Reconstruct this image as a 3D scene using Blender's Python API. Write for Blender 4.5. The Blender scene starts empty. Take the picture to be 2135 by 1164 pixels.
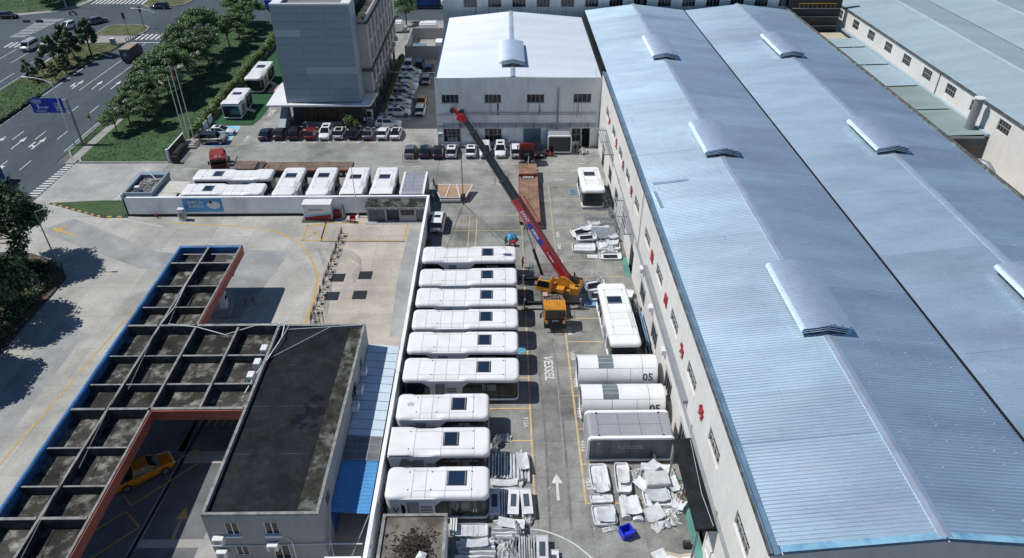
import bpy, bmesh, math, random
from mathutils import Vector, Matrix
R = math.radians
random.seed(7)
SC = bpy.context.scene
COL = SC.collection

# ---------------------------------------------------------------- camera, sky, sun, exposure
cam_d = bpy.data.cameras.new('camera'); cam = bpy.data.objects.new('camera', cam_d); COL.objects.link(cam)
cam_d.sensor_fit = 'HORIZONTAL'; cam_d.sensor_width = 36.0; cam_d.lens = 36.0 * 1500.0 / 2135.0
cam_d.clip_start = 0.5; cam_d.clip_end = 2000
cam.location = (0, 0, 51.2)
cam.rotation_euler = (R(90 - 34.8), 0, R(-0.70))
SC.camera = cam
SUN_EL, SUN_AZ = R(55.5), R(-84.0)            # azimuth measured from +Y towards +X
W = bpy.data.worlds.new('World'); SC.world = W; W.use_nodes = True
nt = W.node_tree; bg = nt.nodes['Background']
sky = nt.nodes.new('ShaderNodeTexSky'); sky.sky_type = 'NISHITA'; sky.sun_disc = False
sky.sun_elevation = SUN_EL; sky.sun_rotation = SUN_AZ % (2 * math.pi)
sky.air_density = 1.0; sky.dust_density = 0.0; sky.ozone_density = 8.0
nt.links.new(sky.outputs[0], bg.inputs[0]); bg.inputs[1].default_value = 0.083
sun_d = bpy.data.lights.new('sun', 'SUN'); sun = bpy.data.objects.new('sun', sun_d); COL.objects.link(sun)
sun_d.energy = 4.9; sun_d.angle = R(0.53); sun_d.color = (1.0, 0.98, 0.95)
sdir = Vector((math.sin(SUN_AZ) * math.cos(SUN_EL), math.cos(SUN_AZ) * math.cos(SUN_EL), math.sin(SUN_EL)))
sun.rotation_euler = sdir.to_track_quat('Z', 'Y').to_euler(); sun.location = (-60, 10, 90)
SC.view_settings.view_transform = 'Standard'; SC.view_settings.look = 'None'
SC.view_settings.exposure = -0.24; SC.view_settings.gamma = 1.0; SC.view_settings.use_curve_mapping = False
SC.cycles.max_bounces = 6; SC.cycles.diffuse_bounces = 3; SC.cycles.glossy_bounces = 3
SC.cycles.transparent_max_bounces = 6

# ---------------------------------------------------------------- helpers
def lin(r, g, b):
    f = lambda c: (c / 255) / 12.92 if c / 255 <= 0.04045 else ((c / 255 + 0.055) / 1.055) ** 2.4
    return (f(r), f(g), f(b))

MATS = {}
def mat(key, col, rough=0.6, metal=0.0, var=0.15, sc=0.8, bump=0.0, bsc=20, stain=None, stsc=0.25, stamt=0.5, spec=0.5,
        stretch=(1, 1, 1), coat=0.0, rnd=0.0, fine=0.06, ior=1.5):
    if key in MATS: return MATS[key]
    m = bpy.data.materials.new(key); m.use_nodes = True; MATS[key] = m
    t = m.node_tree; N = t.nodes; Lk = t.links; p = N['Principled BSDF']
    p.inputs['Roughness'].default_value = rough; p.inputs['Metallic'].default_value = metal
    p.inputs['Specular IOR Level'].default_value = spec; p.inputs['IOR'].default_value = ior
    if coat: p.inputs['Coat Weight'].default_value = coat; p.inputs['Coat Roughness'].default_value = 0.08
    geo = N.new('ShaderNodeNewGeometry'); mp = N.new('ShaderNodeMapping'); mp.inputs['Scale'].default_value = stretch
    Lk.new(geo.outputs['Position'], mp.inputs['Vector'])
    def noise(s, d=4, r=0.6):
        n = N.new('ShaderNodeTexNoise'); n.inputs['Scale'].default_value = s; n.inputs['Detail'].default_value = d
        n.inputs['Roughness'].default_value = r; Lk.new(mp.outputs[0], n.inputs['Vector']); return n
    def mixc(fac, a, b):
        x = N.new('ShaderNodeMix'); x.data_type = 'RGBA'
        for v, i in ((fac, 0), (a, 6), (b, 7)):
            if isinstance(v, bpy.types.NodeSocket): Lk.new(v, x.inputs[i])
            elif isinstance(v, tuple): x.inputs[i].default_value = (*v, 1)
            else: x.inputs[i].default_value = v
        return x.outputs[2]
    def mapr(sock, a, b, c=0.0, d=1.0):
        x = N.new('ShaderNodeMapRange'); Lk.new(sock, x.inputs[0]); x.inputs[1].default_value = a; x.inputs[2].default_value = b
        x.inputs[3].default_value = c; x.inputs[4].default_value = d; return x.outputs[0]
    dk = tuple(c * (1 - var) for c in col); lt = tuple(min(1, c * (1 + var)) for c in col)
    out = mixc(mapr(noise(sc).outputs[0], 0.32, 0.68), dk, lt)
    if fine:
        f2 = mapr(noise(sc * 14, 3).outputs[0], 0.3, 0.7, 1 - fine, 1 + fine)
        hs = N.new('ShaderNodeHueSaturation'); Lk.new(out, hs.inputs['Color']); Lk.new(f2, hs.inputs['Value']); out = hs.outputs[0]
    if stain:
        out = mixc(mapr(noise(stsc, 7, 0.68).outputs[0], 0.5, 0.66, 0, stamt), out, stain)
    if rnd:
        oi = N.new('ShaderNodeObjectInfo'); rv = mapr(oi.outputs['Random'], 0, 1, 1 - rnd, 1 + rnd)
        hs = N.new('ShaderNodeHueSaturation'); Lk.new(out, hs.inputs['Color']); Lk.new(rv, hs.inputs['Value']); out = hs.outputs[0]
    Lk.new(out, p.inputs['Base Color'])
    if bump:
        b = N.new('ShaderNodeBump'); b.inputs['Strength'].default_value = bump; b.inputs['Distance'].default_value = 0.083
        Lk.new(noise(bsc, 5).outputs[0], b.inputs['Height']); Lk.new(b.outputs[0], p.inputs['Normal'])
    return m

class MB:
    def __init__(s): s.v = []; s.f = []
    def add(s, vs, fs):
        k = len(s.v); s.v += [tuple(p) for p in vs]; s.f += [tuple(i + k for i in f) for f in fs]; return s
    def box(s, x0, x1, y0, y1, z0, z1):
        return s.add([(x0, y0, z0), (x1, y0, z0), (x1, y1, z0), (x0, y1, z0), (x0, y0, z1), (x1, y0, z1), (x1, y1, z1), (x0, y1, z1)],
                     [(3, 2, 1, 0), (4, 5, 6, 7), (0, 1, 5, 4), (1, 2, 6, 5), (2, 3, 7, 6), (3, 0, 4, 7)])
    def cbox(s, c, d): return s.box(c[0] - d[0] / 2, c[0] + d[0] / 2, c[1] - d[1] / 2, c[1] + d[1] / 2, c[2] - d[2] / 2, c[2] + d[2] / 2)
    def quad(s, a, b, c, d): return s.add([a, b, c, d], [(0, 1, 2, 3)])
    def poly(s, pts, z): return s.add([(x, y, z) for x, y in pts], [tuple(range(len(pts)))])
    def prism(s, pts, z0, z1):                 # plan polygon, counter-clockwise
        n = len(pts)
        return s.add([(x, y, z0) for x, y in pts] + [(x, y, z1) for x, y in pts],
                     [tuple(range(n))[::-1], tuple(range(n, 2 * n))] + [(i, (i + 1) % n, n + (i + 1) % n, n + i) for i in range(n)])
    def prism_y(s, pts, y0, y1):               # (x, z) outline extruded along y
        n = len(pts)
        return s.add([(x, y0, z) for x, z in pts] + [(x, y1, z) for x, z in pts],
                     [tuple(range(n)), tuple(range(n, 2 * n))[::-1]] + [(i, n + i, n + (i + 1) % n, (i + 1) % n) for i in range(n)])
    def prism_x(s, pts, x0, x1):               # (y, z) outline extruded along x
        n = len(pts)
        return s.add([(x0, y, z) for y, z in pts] + [(x1, y, z) for y, z in pts],
                     [tuple(range(n))[::-1], tuple(range(n, 2 * n))] + [(i, (i + 1) % n, n + (i + 1) % n, n + i) for i in range(n)])
    def tube(s, pts, r, n=6, r2=None, caps=True):
        pts = [Vector(p) for p in pts]; rings = []; m = len(pts)
        for i, p in enumerate(pts):
            d = (pts[min(i + 1, m - 1)] - pts[max(i - 1, 0)]).normalized()
            u = d.orthogonal() if abs(d.z) > 0.95 else d.cross(Vector((0, 0, 1)))
            u.normalize(); w = d.cross(u)
            rr = r if r2 is None else r + (r2 - r) * i / (m - 1)
            rings.append([p + (u * math.cos(2 * math.pi * k / n) + w * math.sin(2 * math.pi * k / n)) * rr for k in range(n)])
        vs = [q for rg in rings for q in rg]
        fs = [(i * n + k, i * n + (k + 1) % n, (i + 1) * n + (k + 1) % n, (i + 1) * n + k) for i in range(m - 1) for k in range(n)]
        if caps: fs += [tuple(range(n))[::-1], tuple(range((m - 1) * n, m * n))]
        return s.add(vs, fs)
    def bar(s, a, b, w, h=None):               # rectangular bar between two points
        a = Vector(a); b = Vector(b); h = h or w; d = (b - a).normalized()
        u = d.cross(Vector((0, 0, 1)));  u = Vector((1, 0, 0)) if u.length < 1e-3 else u.normalized(); t = u.cross(d)
        c = [(-1, -1), (1, -1), (1, 1), (-1, 1)]
        vs = [p + u * (i * w / 2) + t * (j * h / 2) for p in (a, b) for i, j in c]
        return s.add(vs, [(3, 2, 1, 0), (4, 5, 6, 7), (0, 1, 5, 4), (1, 2, 6, 5), (2, 3, 7, 6), (3, 0, 4, 7)])
    def loft(s, secs, closed=True, caps=True):
        n = len(secs[0]); m = len(secs); vs = [p for q in secs for p in q]; fs = []
        for i in range(m - 1):
            for k in range(n if closed else n - 1):
                fs.append((i * n + k, i * n + (k + 1) % n, (i + 1) * n + (k + 1) % n, (i + 1) * n + k))
        if caps and closed: fs += [tuple(range(n))[::-1], tuple(range((m - 1) * n, m * n))]
        return s.add(vs, fs)
    def mesh(s, name, bevel=0, smooth=None, seg=1):
        me = bpy.data.meshes.new(name); me.from_pydata(s.v, [], s.f); me.update()
        bm = bmesh.new(); bm.from_mesh(me); bmesh.ops.recalc_face_normals(bm, faces=bm.faces)
        if bevel:
            bmesh.ops.remove_doubles(bm, verts=bm.verts, dist=1e-5)
            es = [e for e in bm.edges if len(e.link_faces) == 2 and e.calc_face_angle(0) > 0.5]
            bmesh.ops.bevel(bm, geom=es, offset=bevel, segments=seg, affect='EDGES', clamp_overlap=True)
        bm.to_mesh(me); bm.free()
        if smooth:
            me.polygons.foreach_set('use_smooth', [True] * len(me.polygons)); me.set_sharp_from_angle(angle=R(smooth))
        return me
    def build(s, name, m, parent=None, world=False, bevel=0, smooth=None, loc=None, rot=None, seg=1):
        return link(name, s.mesh(name, bevel, smooth, seg), m, parent, world, loc, rot)

def link(name, me, m=None, parent=None, world=False, loc=None, rot=None):
    o = bpy.data.objects.new(name, me); COL.objects.link(o)
    if m and not len(me.materials): me.materials.append(m)
    if parent:
        o.parent = parent
        if world: o.location = -root_loc(parent)
    if loc: o.location = loc
    if rot: o.rotation_euler = rot
    return o
def root_loc(o):
    v = Vector(o.location)
    while o.parent: o = o.parent; v += o.location
    return v
def tag(o, label=None, cat=None, group=None, kind=None):
    for k, v in (('label', label), ('category', cat), ('group', group), ('kind', kind)):
        if v: o[k] = v
    return o
def thing(name, label, cat, loc=(0, 0, 0), rotz=0, group=None):
    o = bpy.data.objects.new(name, None); COL.objects.link(o); o.empty_display_size = 0.3
    o.location = loc; o.rotation_euler = (0, 0, rotz); return tag(o, label, cat, group)
def dup(o, parent=None, loc=None, rotz=None, label=None):
    c = o.copy(); COL.objects.link(c); c.parent = parent
    if loc is not None: c.location = loc
    if rotz is not None: c.rotation_euler = (0, 0, rotz)
    if label: c['label'] = label
    for ch in list(o.children): dup(ch, c)
    return c
def repaint(o, src, dst):                     # an own paint on a copy that shares its mesh
    for ch in [o] + list(o.children_recursive):
        if ch.type == 'MESH' and ch.data.materials and ch.data.materials[0] == src:
            ch.material_slots[0].link = 'OBJECT'; ch.material_slots[0].material = dst
def struct(name, mb, m, label=None, **k):
    o = mb.build(name, m, **k); o['kind'] = 'structure'
    if label: o['label'] = label
    return o

def text_mesh(name, s, size=1.0, shear=0, thick=0.0, align='CENTER', bold=0.0):
    cu = bpy.data.curves.new(name, 'FONT'); cu.body = s; cu.size = size; cu.align_x = align; cu.align_y = 'CENTER'
    cu.shear = shear; cu.extrude = thick; cu.offset = bold; cu.resolution_u = 2
    o = bpy.data.objects.new(name, cu); COL.objects.link(o)
    bpy.context.view_layer.update()
    me = bpy.data.meshes.new_from_object(o.evaluated_get(bpy.context.evaluated_depsgraph_get()))
    bpy.data.objects.remove(o); bpy.data.curves.remove(cu); me.name = name; me.materials.clear(); return me
def text(name, s, size, m, parent, loc, rot=(0, 0, 0), shear=0, thick=0.0, bold=0.0, sx=1.0):
    o = link(name, text_mesh(name, s, size, shear, thick, bold=bold), m, parent, loc=loc, rot=rot)
    o.scale = (sx, 1, 1); return o
def tech_letters(s, h, w=0.75, gap=0.2, t=0.2, skew=0.35):     # the slanted stencil lettering, as flat strokes in the xy plane, centred
    G = {'V': [(0, 1, .38, 0), (.38, 0, 1, 1)], 'E': [(0, 1, 1, 1), (.05, .5, .95, .5), (0, 0, 1, 0)],
         'S': [(0, 1, 1, 1), (0, 1, 0, .5), (0, .5, 1, .5), (1, .5, 1, 0), (1, 0, 0, 0)], 'L': [(0, 1, 0, 0), (0, 0, 1, 0)]}
    mb = MB(); adv = h * (w + gap); tot = adv * len(s) - h * gap
    for i, c in enumerate(s):
        for a, b, c2, d in G[c]:
            p = Vector((a * w * h, b * h)); q = Vector((c2 * w * h, d * h)); dr = (q - p).normalized(); n = Vector((-dr.y, dr.x)) * t * h / 2
            e = dr * t * h / 2; pts = [p - e - n, q + e - n, q + e + n, p - e + n]
            mb.add([(x + y * skew + i * adv - tot / 2 - skew * h / 2, y - h / 2, 0) for x, y in pts], [(0, 1, 2, 3)])
    return mb

def wall_holes(u0, u1, z0, z1, n0, n1, holes, f):
    """a wall slab with real openings: u along, n through, z up; f maps (u, n, z) to a point"""
    us = sorted({u0, u1, *[h[0] for h in holes], *[h[1] for h in holes]}); zs = sorted({z0, z1, *[h[2] for h in holes], *[h[3] for h in holes]})
    mb = MB()
    inh = lambda u, z: any(h[0] < u < h[1] and h[2] < z < h[3] for h in holes)
    for i in range(len(us) - 1):
        for j in range(len(zs) - 1):
            a, b, c, d = us[i], us[i + 1], zs[j], zs[j + 1]
            if inh((a + b) / 2, (c + d) / 2): continue
            for n in (n0, n1): mb.quad(f(a, n, c), f(b, n, c), f(b, n, d), f(a, n, d))
    rects = list(holes) + [(u0, u1, z0, z1)]
    for a, b, c, d in rects:
        for (p, q) in (((a, c), (b, c)), ((b, c), (b, d)), ((b, d), (a, d)), ((a, d), (a, c))):
            mb.quad(f(p[0], n0, p[1]), f(q[0], n0, q[1]), f(q[0], n1, q[1]), f(p[0], n1, p[1]))
    return mb
FX = lambda x: (lambda u, n, z: (x + n, u, z))     # wall standing in the plane x = const
FY = lambda y: (lambda u, n, z: (u, y + n, z))     # wall standing in the plane y = const
def window(parent, f, a, b, c, d, depth, cols=4, rows=1, fm='frame_grey', gm='glass_dark', fw=0.07, world=True):
    """a frame with its panes set 'depth' behind the wall face"""
    mb = MB()
    def fb(u0, u1, z0, z1, n0, n1):
        P = [f(u, n, z) for u in (u0, u1) for n in (n0, n1) for z in (z0, z1)]
        mb.add(P, [(0, 1, 3, 2), (4, 6, 7, 5), (0, 4, 5, 1), (2, 3, 7, 6), (0, 2, 6, 4), (1, 5, 7, 3)])
    n0, n1 = depth - 0.05, depth + 0.03
    fb(a, b, c, c + fw, n0, n1); fb(a, b, d - fw, d, n0, n1); fb(a, a + fw, c + fw, d - fw, n0, n1); fb(b - fw, b, c + fw, d - fw, n0, n1)
    for i in range(1, cols):
        u = a + (b - a) * i / cols; fb(u - fw / 2, u + fw / 2, c + fw, d - fw, n0, n1)
    for j in range(1, rows):
        z = c + (d - c) * j / rows; fb(a + fw, b - fw, z - fw / 2, z + fw / 2, n0, n1 - 0.01)
    w = mb.build('window', MATS[fm], parent, world=world)
    for i in range(cols):
        for j in range(rows):
            u0 = a + (b - a) * i / cols + fw * .45; u1 = a + (b - a) * (i + 1) / cols - fw * .45
            z0 = c + (d - c) * j / rows + fw * .45; z1 = c + (d - c) * (j + 1) / rows - fw * .45
            pn = depth + random.uniform(0.004, 0.02)
            MB().quad(f(u0, pn, z0), f(u1, pn, z0), f(u1, pn, z1), f(u0, pn, z1)).build('pane', MATS[gm], w)
    return w
# ---------------------------------------------------------------- materials
mat('ground_dirt', (0.16, 0.16, 0.15), 0.95, var=0.3, sc=0.05)
mat('asphalt', (0.070, 0.090, 0.104), 0.85, spec=0.25, var=0.2, sc=0.12, stain=(0.06, 0.07, 0.08), stsc=0.06, stamt=0.7, bump=0.2, bsc=6, stretch=(1, 0.3, 1), fine=0.12)
mat('concrete_yard', (0.238, 0.239, 0.218), 0.85, var=0.28, sc=0.35, stain=(0.088, 0.09, 0.082), stsc=0.11, stamt=0.9, bump=0.15, bsc=4, rnd=0.05, fine=0.16)
mat('concrete_pale', (0.385, 0.375, 0.34), 0.85, var=0.16, sc=0.22, stain=(0.24, 0.235, 0.215), stsc=0.14, stamt=0.75, bump=0.12, bsc=4, rnd=0.07, fine=0.1)
mat('concrete_warm', (0.42, 0.375, 0.315), 0.85, var=0.16, sc=0.22, stain=(0.26, 0.235, 0.205), stsc=0.16, stamt=0.7, bump=0.12, bsc=4, rnd=0.06, fine=0.1)
mat('concrete_drive', (0.36, 0.355, 0.33), 0.85, var=0.16, sc=0.25, stain=(0.24, 0.235, 0.22), stsc=0.2, stamt=0.6, bump=0.12, bsc=4, rnd=0.05)
mat('concrete_patch', (0.29, 0.295, 0.285), 0.85, var=0.2, sc=0.3, stain=(0.21, 0.215, 0.21), stsc=0.2, stamt=0.7, fine=0.1)
mat('concrete_court', (0.285, 0.283, 0.262), 0.85, var=0.22, sc=0.25, stain=(0.115, 0.115, 0.105), stsc=0.12, stamt=0.75, bump=0.12, bsc=4, rnd=0.05, fine=0.12)
mat('paving', (0.30, 0.29, 0.27), 0.9, var=0.15, sc=0.8)
mat('kerb', (0.34, 0.34, 0.33), 0.9, var=0.2, sc=1.2)
mat('kerb_dark', (0.05, 0.055, 0.055), 0.8, var=0.2)
mat('grass', (0.044, 0.088, 0.030), 0.95, var=0.4, sc=0.3, fine=0.25, stain=(0.075, 0.085, 0.04), stsc=0.12, stamt=0.3, bump=0.6, bsc=3)
mat('grass_dry', (0.085, 0.10, 0.035), 0.95, var=0.4, sc=0.4, fine=0.3, stain=(0.16, 0.11, 0.06), stsc=0.2, stamt=0.7, bump=0.6, bsc=3)
mat('turf', (0.012, 0.075, 0.026), 0.9, var=0.15, sc=0.4, fine=0.12)
mat('leaf', (0.102, 0.180, 0.062), 0.55, var=0.42, sc=0.5, fine=0.25, rnd=0.18)
mat('leaf_dark', (0.050, 0.092, 0.034), 0.55, var=0.5, sc=0.6, fine=0.3, rnd=0.2)
mat('leaf_hedge', (0.115, 0.175, 0.048), 0.6, var=0.5, sc=0.5, fine=0.3, rnd=0.15)
mat('bark', (0.11, 0.085, 0.06), 0.9, var=0.3, sc=3)
mat('soil', (0.13, 0.085, 0.055), 0.95, var=0.3, sc=1.0)
mat('paint_yellow', (0.62, 0.42, 0.20), 0.8, var=0.12, sc=1.5, stain=(0.30, 0.25, 0.17), stsc=0.9, stamt=0.7)
mat('paint_station', (0.50, 0.32, 0.08), 0.8, var=0.15, sc=1.5, stain=(0.38, 0.33, 0.22), stsc=0.7, stamt=0.85)
mat('paint_white', (0.62, 0.62, 0.60), 0.8, var=0.12, sc=1.5, stain=(0.30, 0.30, 0.29), stsc=0.9, stamt=0.7)
mat('paint_faded', (0.33, 0.33, 0.31), 0.8, var=0.2, sc=1.0, stain=(0.19, 0.195, 0.185), stsc=0.9, stamt=0.8)
mat('paint_blue', (0.05, 0.22, 0.5), 0.7, var=0.12)
mat('paint_lightblue', (0.16, 0.55, 0.75), 0.7, var=0.12)
mat('floor_green', (0.10, 0.25, 0.21), 0.7, var=0.2, sc=0.6)
mat('wall_render', (0.70, 0.68, 0.64), 0.85, var=0.06, sc=0.12, stain=(0.56, 0.545, 0.51), stsc=0.18, stamt=0.5, stretch=(1, 1, 0.35))
mat('wall_hall', (0.74, 0.77, 0.75), 0.85, var=0.10, sc=0.15, stain=(0.52, 0.54, 0.53), stsc=0.2, stamt=0.7, stretch=(1, 1, 0.25))
mat('stain_grey', (0.46, 0.48, 0.475), 0.9, var=0.2, sc=1.0, stretch=(3, 3, 0.2))
mat('wall_boundary', (0.86, 0.88, 0.89), 0.85, var=0.08, sc=0.3, stain=(0.55, 0.56, 0.56), stsc=0.35, stamt=0.6, stretch=(1, 1, 0.5))
mat('wall_office', (0.31, 0.325, 0.33), 0.85, var=0.12, sc=0.3, stain=(0.2, 0.21, 0.21), stsc=0.3, stamt=0.5, stretch=(1, 1, 0.4))
mat('wall_dark', (0.085, 0.09, 0.095), 0.8, var=0.15)
mat('clad_grey', (0.235, 0.30, 0.35), 0.5, metal=0.1, var=0.06, sc=0.2, rnd=0.035)
mat('clad_light', (0.36, 0.42, 0.46), 0.5, metal=0.2, var=0.05, sc=0.2)
mat('facade_beige', (0.42, 0.40, 0.38), 0.8, var=0.1, sc=0.3)
mat('roof_metal', (0.66, 0.81, 0.92), 0.55, metal=0.98, var=0.12, sc=0.9, stretch=(0.05, 0.30, 1), stain=(0.74, 0.83, 0.92), stsc=1.1, stamt=0.5, fine=0.05, spec=0.8, ior=1.6, rnd=0.08)
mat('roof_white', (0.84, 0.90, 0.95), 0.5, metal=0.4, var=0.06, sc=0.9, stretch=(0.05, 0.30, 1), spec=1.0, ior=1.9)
mat('roof_flash', (0.70, 0.80, 0.90), 0.4, metal=0.7, var=0.12, sc=0.5, spec=1.0, ior=1.9)
mat('roof_vent', (0.66, 0.78, 0.90), 0.5, metal=0.8, var=0.06, spec=1.0, ior=1.9)
mat('gutter_dark', (0.07, 0.07, 0.068), 0.9, var=0.4, sc=1.5, stain=(0.3, 0.29, 0.27), stsc=1.2, stamt=0.6)
mat('gutter_blue', (0.16, 0.26, 0.36), 0.6, metal=0.3, var=0.2, sc=0.6)
mat('roof_teal', (0.335, 0.435, 0.48), 0.6, metal=0.1, var=0.07, sc=0.3, stretch=(0.1, 0.6, 1), stain=(0.44, 0.55, 0.57), stsc=0.4, stamt=0.4)
mat('roof_teal_old', (0.235, 0.30, 0.285), 0.75, var=0.15, sc=0.3, stretch=(0.2, 1, 1), stain=(0.17, 0.20, 0.18), stsc=0.2, stamt=0.6)
mat('roof_tar', (0.016, 0.0175, 0.020), 0.85, spec=0.12, var=0.35, sc=0.6, stain=(0.034, 0.035, 0.037), stsc=0.8, stamt=0.6, bump=0.4, bsc=5, fine=0.25)
mat('roof_wet', (0.008, 0.008, 0.009), 0.25, var=0.3)
mat('roof_moss', (0.036, 0.037, 0.03), 0.95, var=0.6, sc=1.2, stain=(0.20, 0.20, 0.185), stsc=0.6, stamt=0.75, bump=0.6, bsc=4, spec=0.2)
mat('canopy_slab', (0.042, 0.042, 0.037), 0.9, var=0.5, sc=0.4, stain=(0.33, 0.32, 0.28), stsc=0.62, stamt=0.8, bump=0.3, bsc=4, rnd=0.3, fine=0.25, spec=0.2)
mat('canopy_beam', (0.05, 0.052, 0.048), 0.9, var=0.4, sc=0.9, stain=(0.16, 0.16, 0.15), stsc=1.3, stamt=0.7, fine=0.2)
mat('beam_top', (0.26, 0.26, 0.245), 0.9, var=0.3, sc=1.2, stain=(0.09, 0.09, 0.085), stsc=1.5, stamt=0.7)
mat('fascia_blue', (0.045, 0.155, 0.35), 0.5, var=0.3, sc=0.6, stain=(0.10, 0.23, 0.40), stsc=0.5, stamt=0.7, fine=0.12)
mat('fascia_red', (0.29, 0.068, 0.048), 0.6, var=0.2, sc=0.6, stain=(0.26, 0.065, 0.045), stsc=0.8, stamt=0.7)
mat('rust', (0.20, 0.075, 0.045), 0.85, var=0.4, sc=1.5)
mat('leanto_blue', (0.29, 0.44, 0.57), 0.5, metal=0.1, var=0.07, sc=0.6, rnd=0.03)
mat('leanto_bright', (0.05, 0.22, 0.62), 0.45, var=0.12, sc=0.6)
mat('cladding_blue', (0.03, 0.09, 0.40), 0.5, var=0.1)
mat('sheet_clear', (0.16, 0.175, 0.17), 0.3, var=0.25, sc=0.7)
mat('roof_debris', (0.16, 0.145, 0.12), 0.9, var=0.35, sc=0.6, stain=(0.06, 0.05, 0.042), stsc=0.4, stamt=0.8)
mat('rubble', (0.045, 0.035, 0.028), 0.95, var=0.6, sc=3)
mat('frame_grey', (0.36, 0.37, 0.37), 0.5, var=0.08)
mat('frame_white', (0.72, 0.72, 0.72), 0.5, var=0.05)
mat('glass_dark', (0.018, 0.022, 0.027), 0.12, var=0.3, sc=0.4, spec=0.6)
mat('glass_blue', (0.014, 0.028, 0.055), 0.12, var=0.2, sc=0.4, spec=0.5)
mat('glass_sky', (0.15, 0.185, 0.20), 0.12, var=0.2, sc=0.5)
mat('glass_car', (0.012, 0.014, 0.017), 0.06, var=0.1, spec=0.6)
mat('shell_white', (0.80, 0.80, 0.79), 0.34, var=0.035, sc=0.6, coat=0.25, stain=(0.66, 0.655, 0.64), stsc=0.5, stamt=0.45, fine=0.02, rnd=0.03)
mat('shell_core', (0.20, 0.20, 0.205), 0.7, var=0.1)
mat('shell_grey', (0.42, 0.43, 0.45), 0.4, metal=0.4, var=0.06, sc=0.4, rnd=0.03)
mat('shell_dark', (0.085, 0.105, 0.125), 0.4, metal=0.3, var=0.08, sc=0.4)
mat('panel_grey', (0.26, 0.30, 0.34), 0.45, metal=0.2, var=0.06)
mat('panel_brown', (0.028, 0.02, 0.019), 0.5, var=0.15)
mat('interior', (0.22, 0.24, 0.24), 0.7, var=0.2)
mat('metal_dark', (0.035, 0.037, 0.04), 0.5, metal=0.4, var=0.15)
mat('metal_galv', (0.45, 0.47, 0.48), 0.45, metal=0.6, var=0.12, sc=1.0)
mat('pole_white', (0.68, 0.69, 0.69), 0.45, var=0.06)
mat('pole_grey', (0.27, 0.29, 0.30), 0.5, metal=0.3, var=0.1)
mat('black', (0.012, 0.012, 0.013), 0.6, var=0.2)
mat('hole', (0.004, 0.004, 0.005), 0.9, var=0.1, fine=0)
mat('rubber', (0.018, 0.018, 0.018), 0.85, var=0.2)
mat('rim', (0.38, 0.39, 0.40), 0.35, metal=0.7, var=0.1)
mat('crane_yellow', (0.58, 0.245, 0.022), 0.45, var=0.15, sc=1.0, stain=(0.33, 0.14, 0.03), stsc=1.6, stamt=0.6, coat=0.15)
mat('crane_red', (0.42, 0.014, 0.022), 0.38, var=0.12, sc=0.8, coat=0.3)
mat('crane_grey', (0.060, 0.072, 0.078), 0.45, metal=0.3, var=0.12, sc=0.8)
mat('deck_plate', (0.17, 0.15, 0.14), 0.7, metal=0.2, var=0.3, sc=1.5, stain=(0.28, 0.20, 0.17), stsc=1.2, stamt=0.7)
mat('bed_rust', (0.245, 0.145, 0.092), 0.8, var=0.3, sc=0.7, stain=(0.14, 0.085, 0.06), stsc=0.8, stamt=0.75, rnd=0.12, fine=0.15)
mat('bed_wood', (0.155, 0.11, 0.085), 0.85, var=0.3, sc=0.7, stain=(0.23, 0.17, 0.13), stsc=0.6, stamt=0.7, rnd=0.12)
mat('truck_red', (0.24, 0.016, 0.016), 0.4, var=0.12, coat=0.3)
mat('deck_wood', (0.42, 0.28, 0.18), 0.7, var=0.15, sc=1.5, rnd=0.08)
mat('red_paint', (0.36, 0.018, 0.025), 0.5, var=0.1)
mat('sign_blue', (0.012, 0.045, 0.42), 0.5, var=0.05)
mat('sign_white', (0.75, 0.75, 0.75), 0.6, var=0.03)
mat('sign_yellow', (0.62, 0.36, 0.03), 0.6, var=0.05)
mat('banner_blue', (0.06, 0.30, 0.58), 0.5, var=0.35, sc=0.5)
mat('plastic_white', (0.66, 0.675, 0.69), 0.45, var=0.14, sc=1.2, stain=(0.45, 0.46, 0.465), stsc=1.3, stamt=0.6, rnd=0.12)
mat('plastic_film', (0.54, 0.545, 0.54), 0.35, var=0.2, sc=1.5, bump=0.6, bsc=3, rnd=0.12)
mat('film_blue', (0.20, 0.33, 0.50), 0.35, var=0.2, sc=1.5, bump=0.4, bsc=3)
mat('tarp_blue', (0.10, 0.45, 0.68), 0.5, var=0.15, sc=1.5)
mat('crate_blue', (0.02, 0.04, 0.55), 0.45, var=0.12)
mat('cardboard', (0.48, 0.42, 0.33), 0.8, var=0.12)
mat('cloth_red', (0.42, 0.03, 0.03), 0.85, var=0.1); mat('cloth_teal', (0.12, 0.33, 0.30), 0.85, var=0.1)
mat('cloth_dark', (0.025, 0.027, 0.035), 0.85, var=0.1); mat('cloth_white', (0.62, 0.62, 0.6), 0.85, var=0.1); mat('cloth_blue', (0.06, 0.10, 0.2), 0.85, var=0.1)
mat('skin', (0.42, 0.24, 0.16), 0.6, var=0.05); mat('hair', (0.012, 0.010, 0.009), 0.7, var=0.1)
mat('lamp_clear', (0.7, 0.72, 0.74), 0.15, var=0.05); mat('lamp_red', (0.35, 0.01, 0.01), 0.25, var=0.05)
mat('umbrella_green', (0.16, 0.24, 0.21), 0.8, var=0.2)
CAR = {}
for k, c in dict(white=(0.76, 0.77, 0.78), black=(0.010, 0.011, 0.013), navy=(0.014, 0.022, 0.034), red=(0.20, 0.012, 0.018), grey=(0.12, 0.125, 0.135),
                 silver=(0.40, 0.42, 0.44), yellow=(0.60, 0.34, 0.035), olive=(0.22, 0.25, 0.20), orange=(0.60, 0.19, 0.012), blue=(0.025, 0.06, 0.20), darkgrey=(0.05, 0.055, 0.06)).items():
    CAR[k] = mat('car_' + k, c, 0.3, var=0.03, sc=1.0, coat=0.8, fine=0.0)
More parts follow.
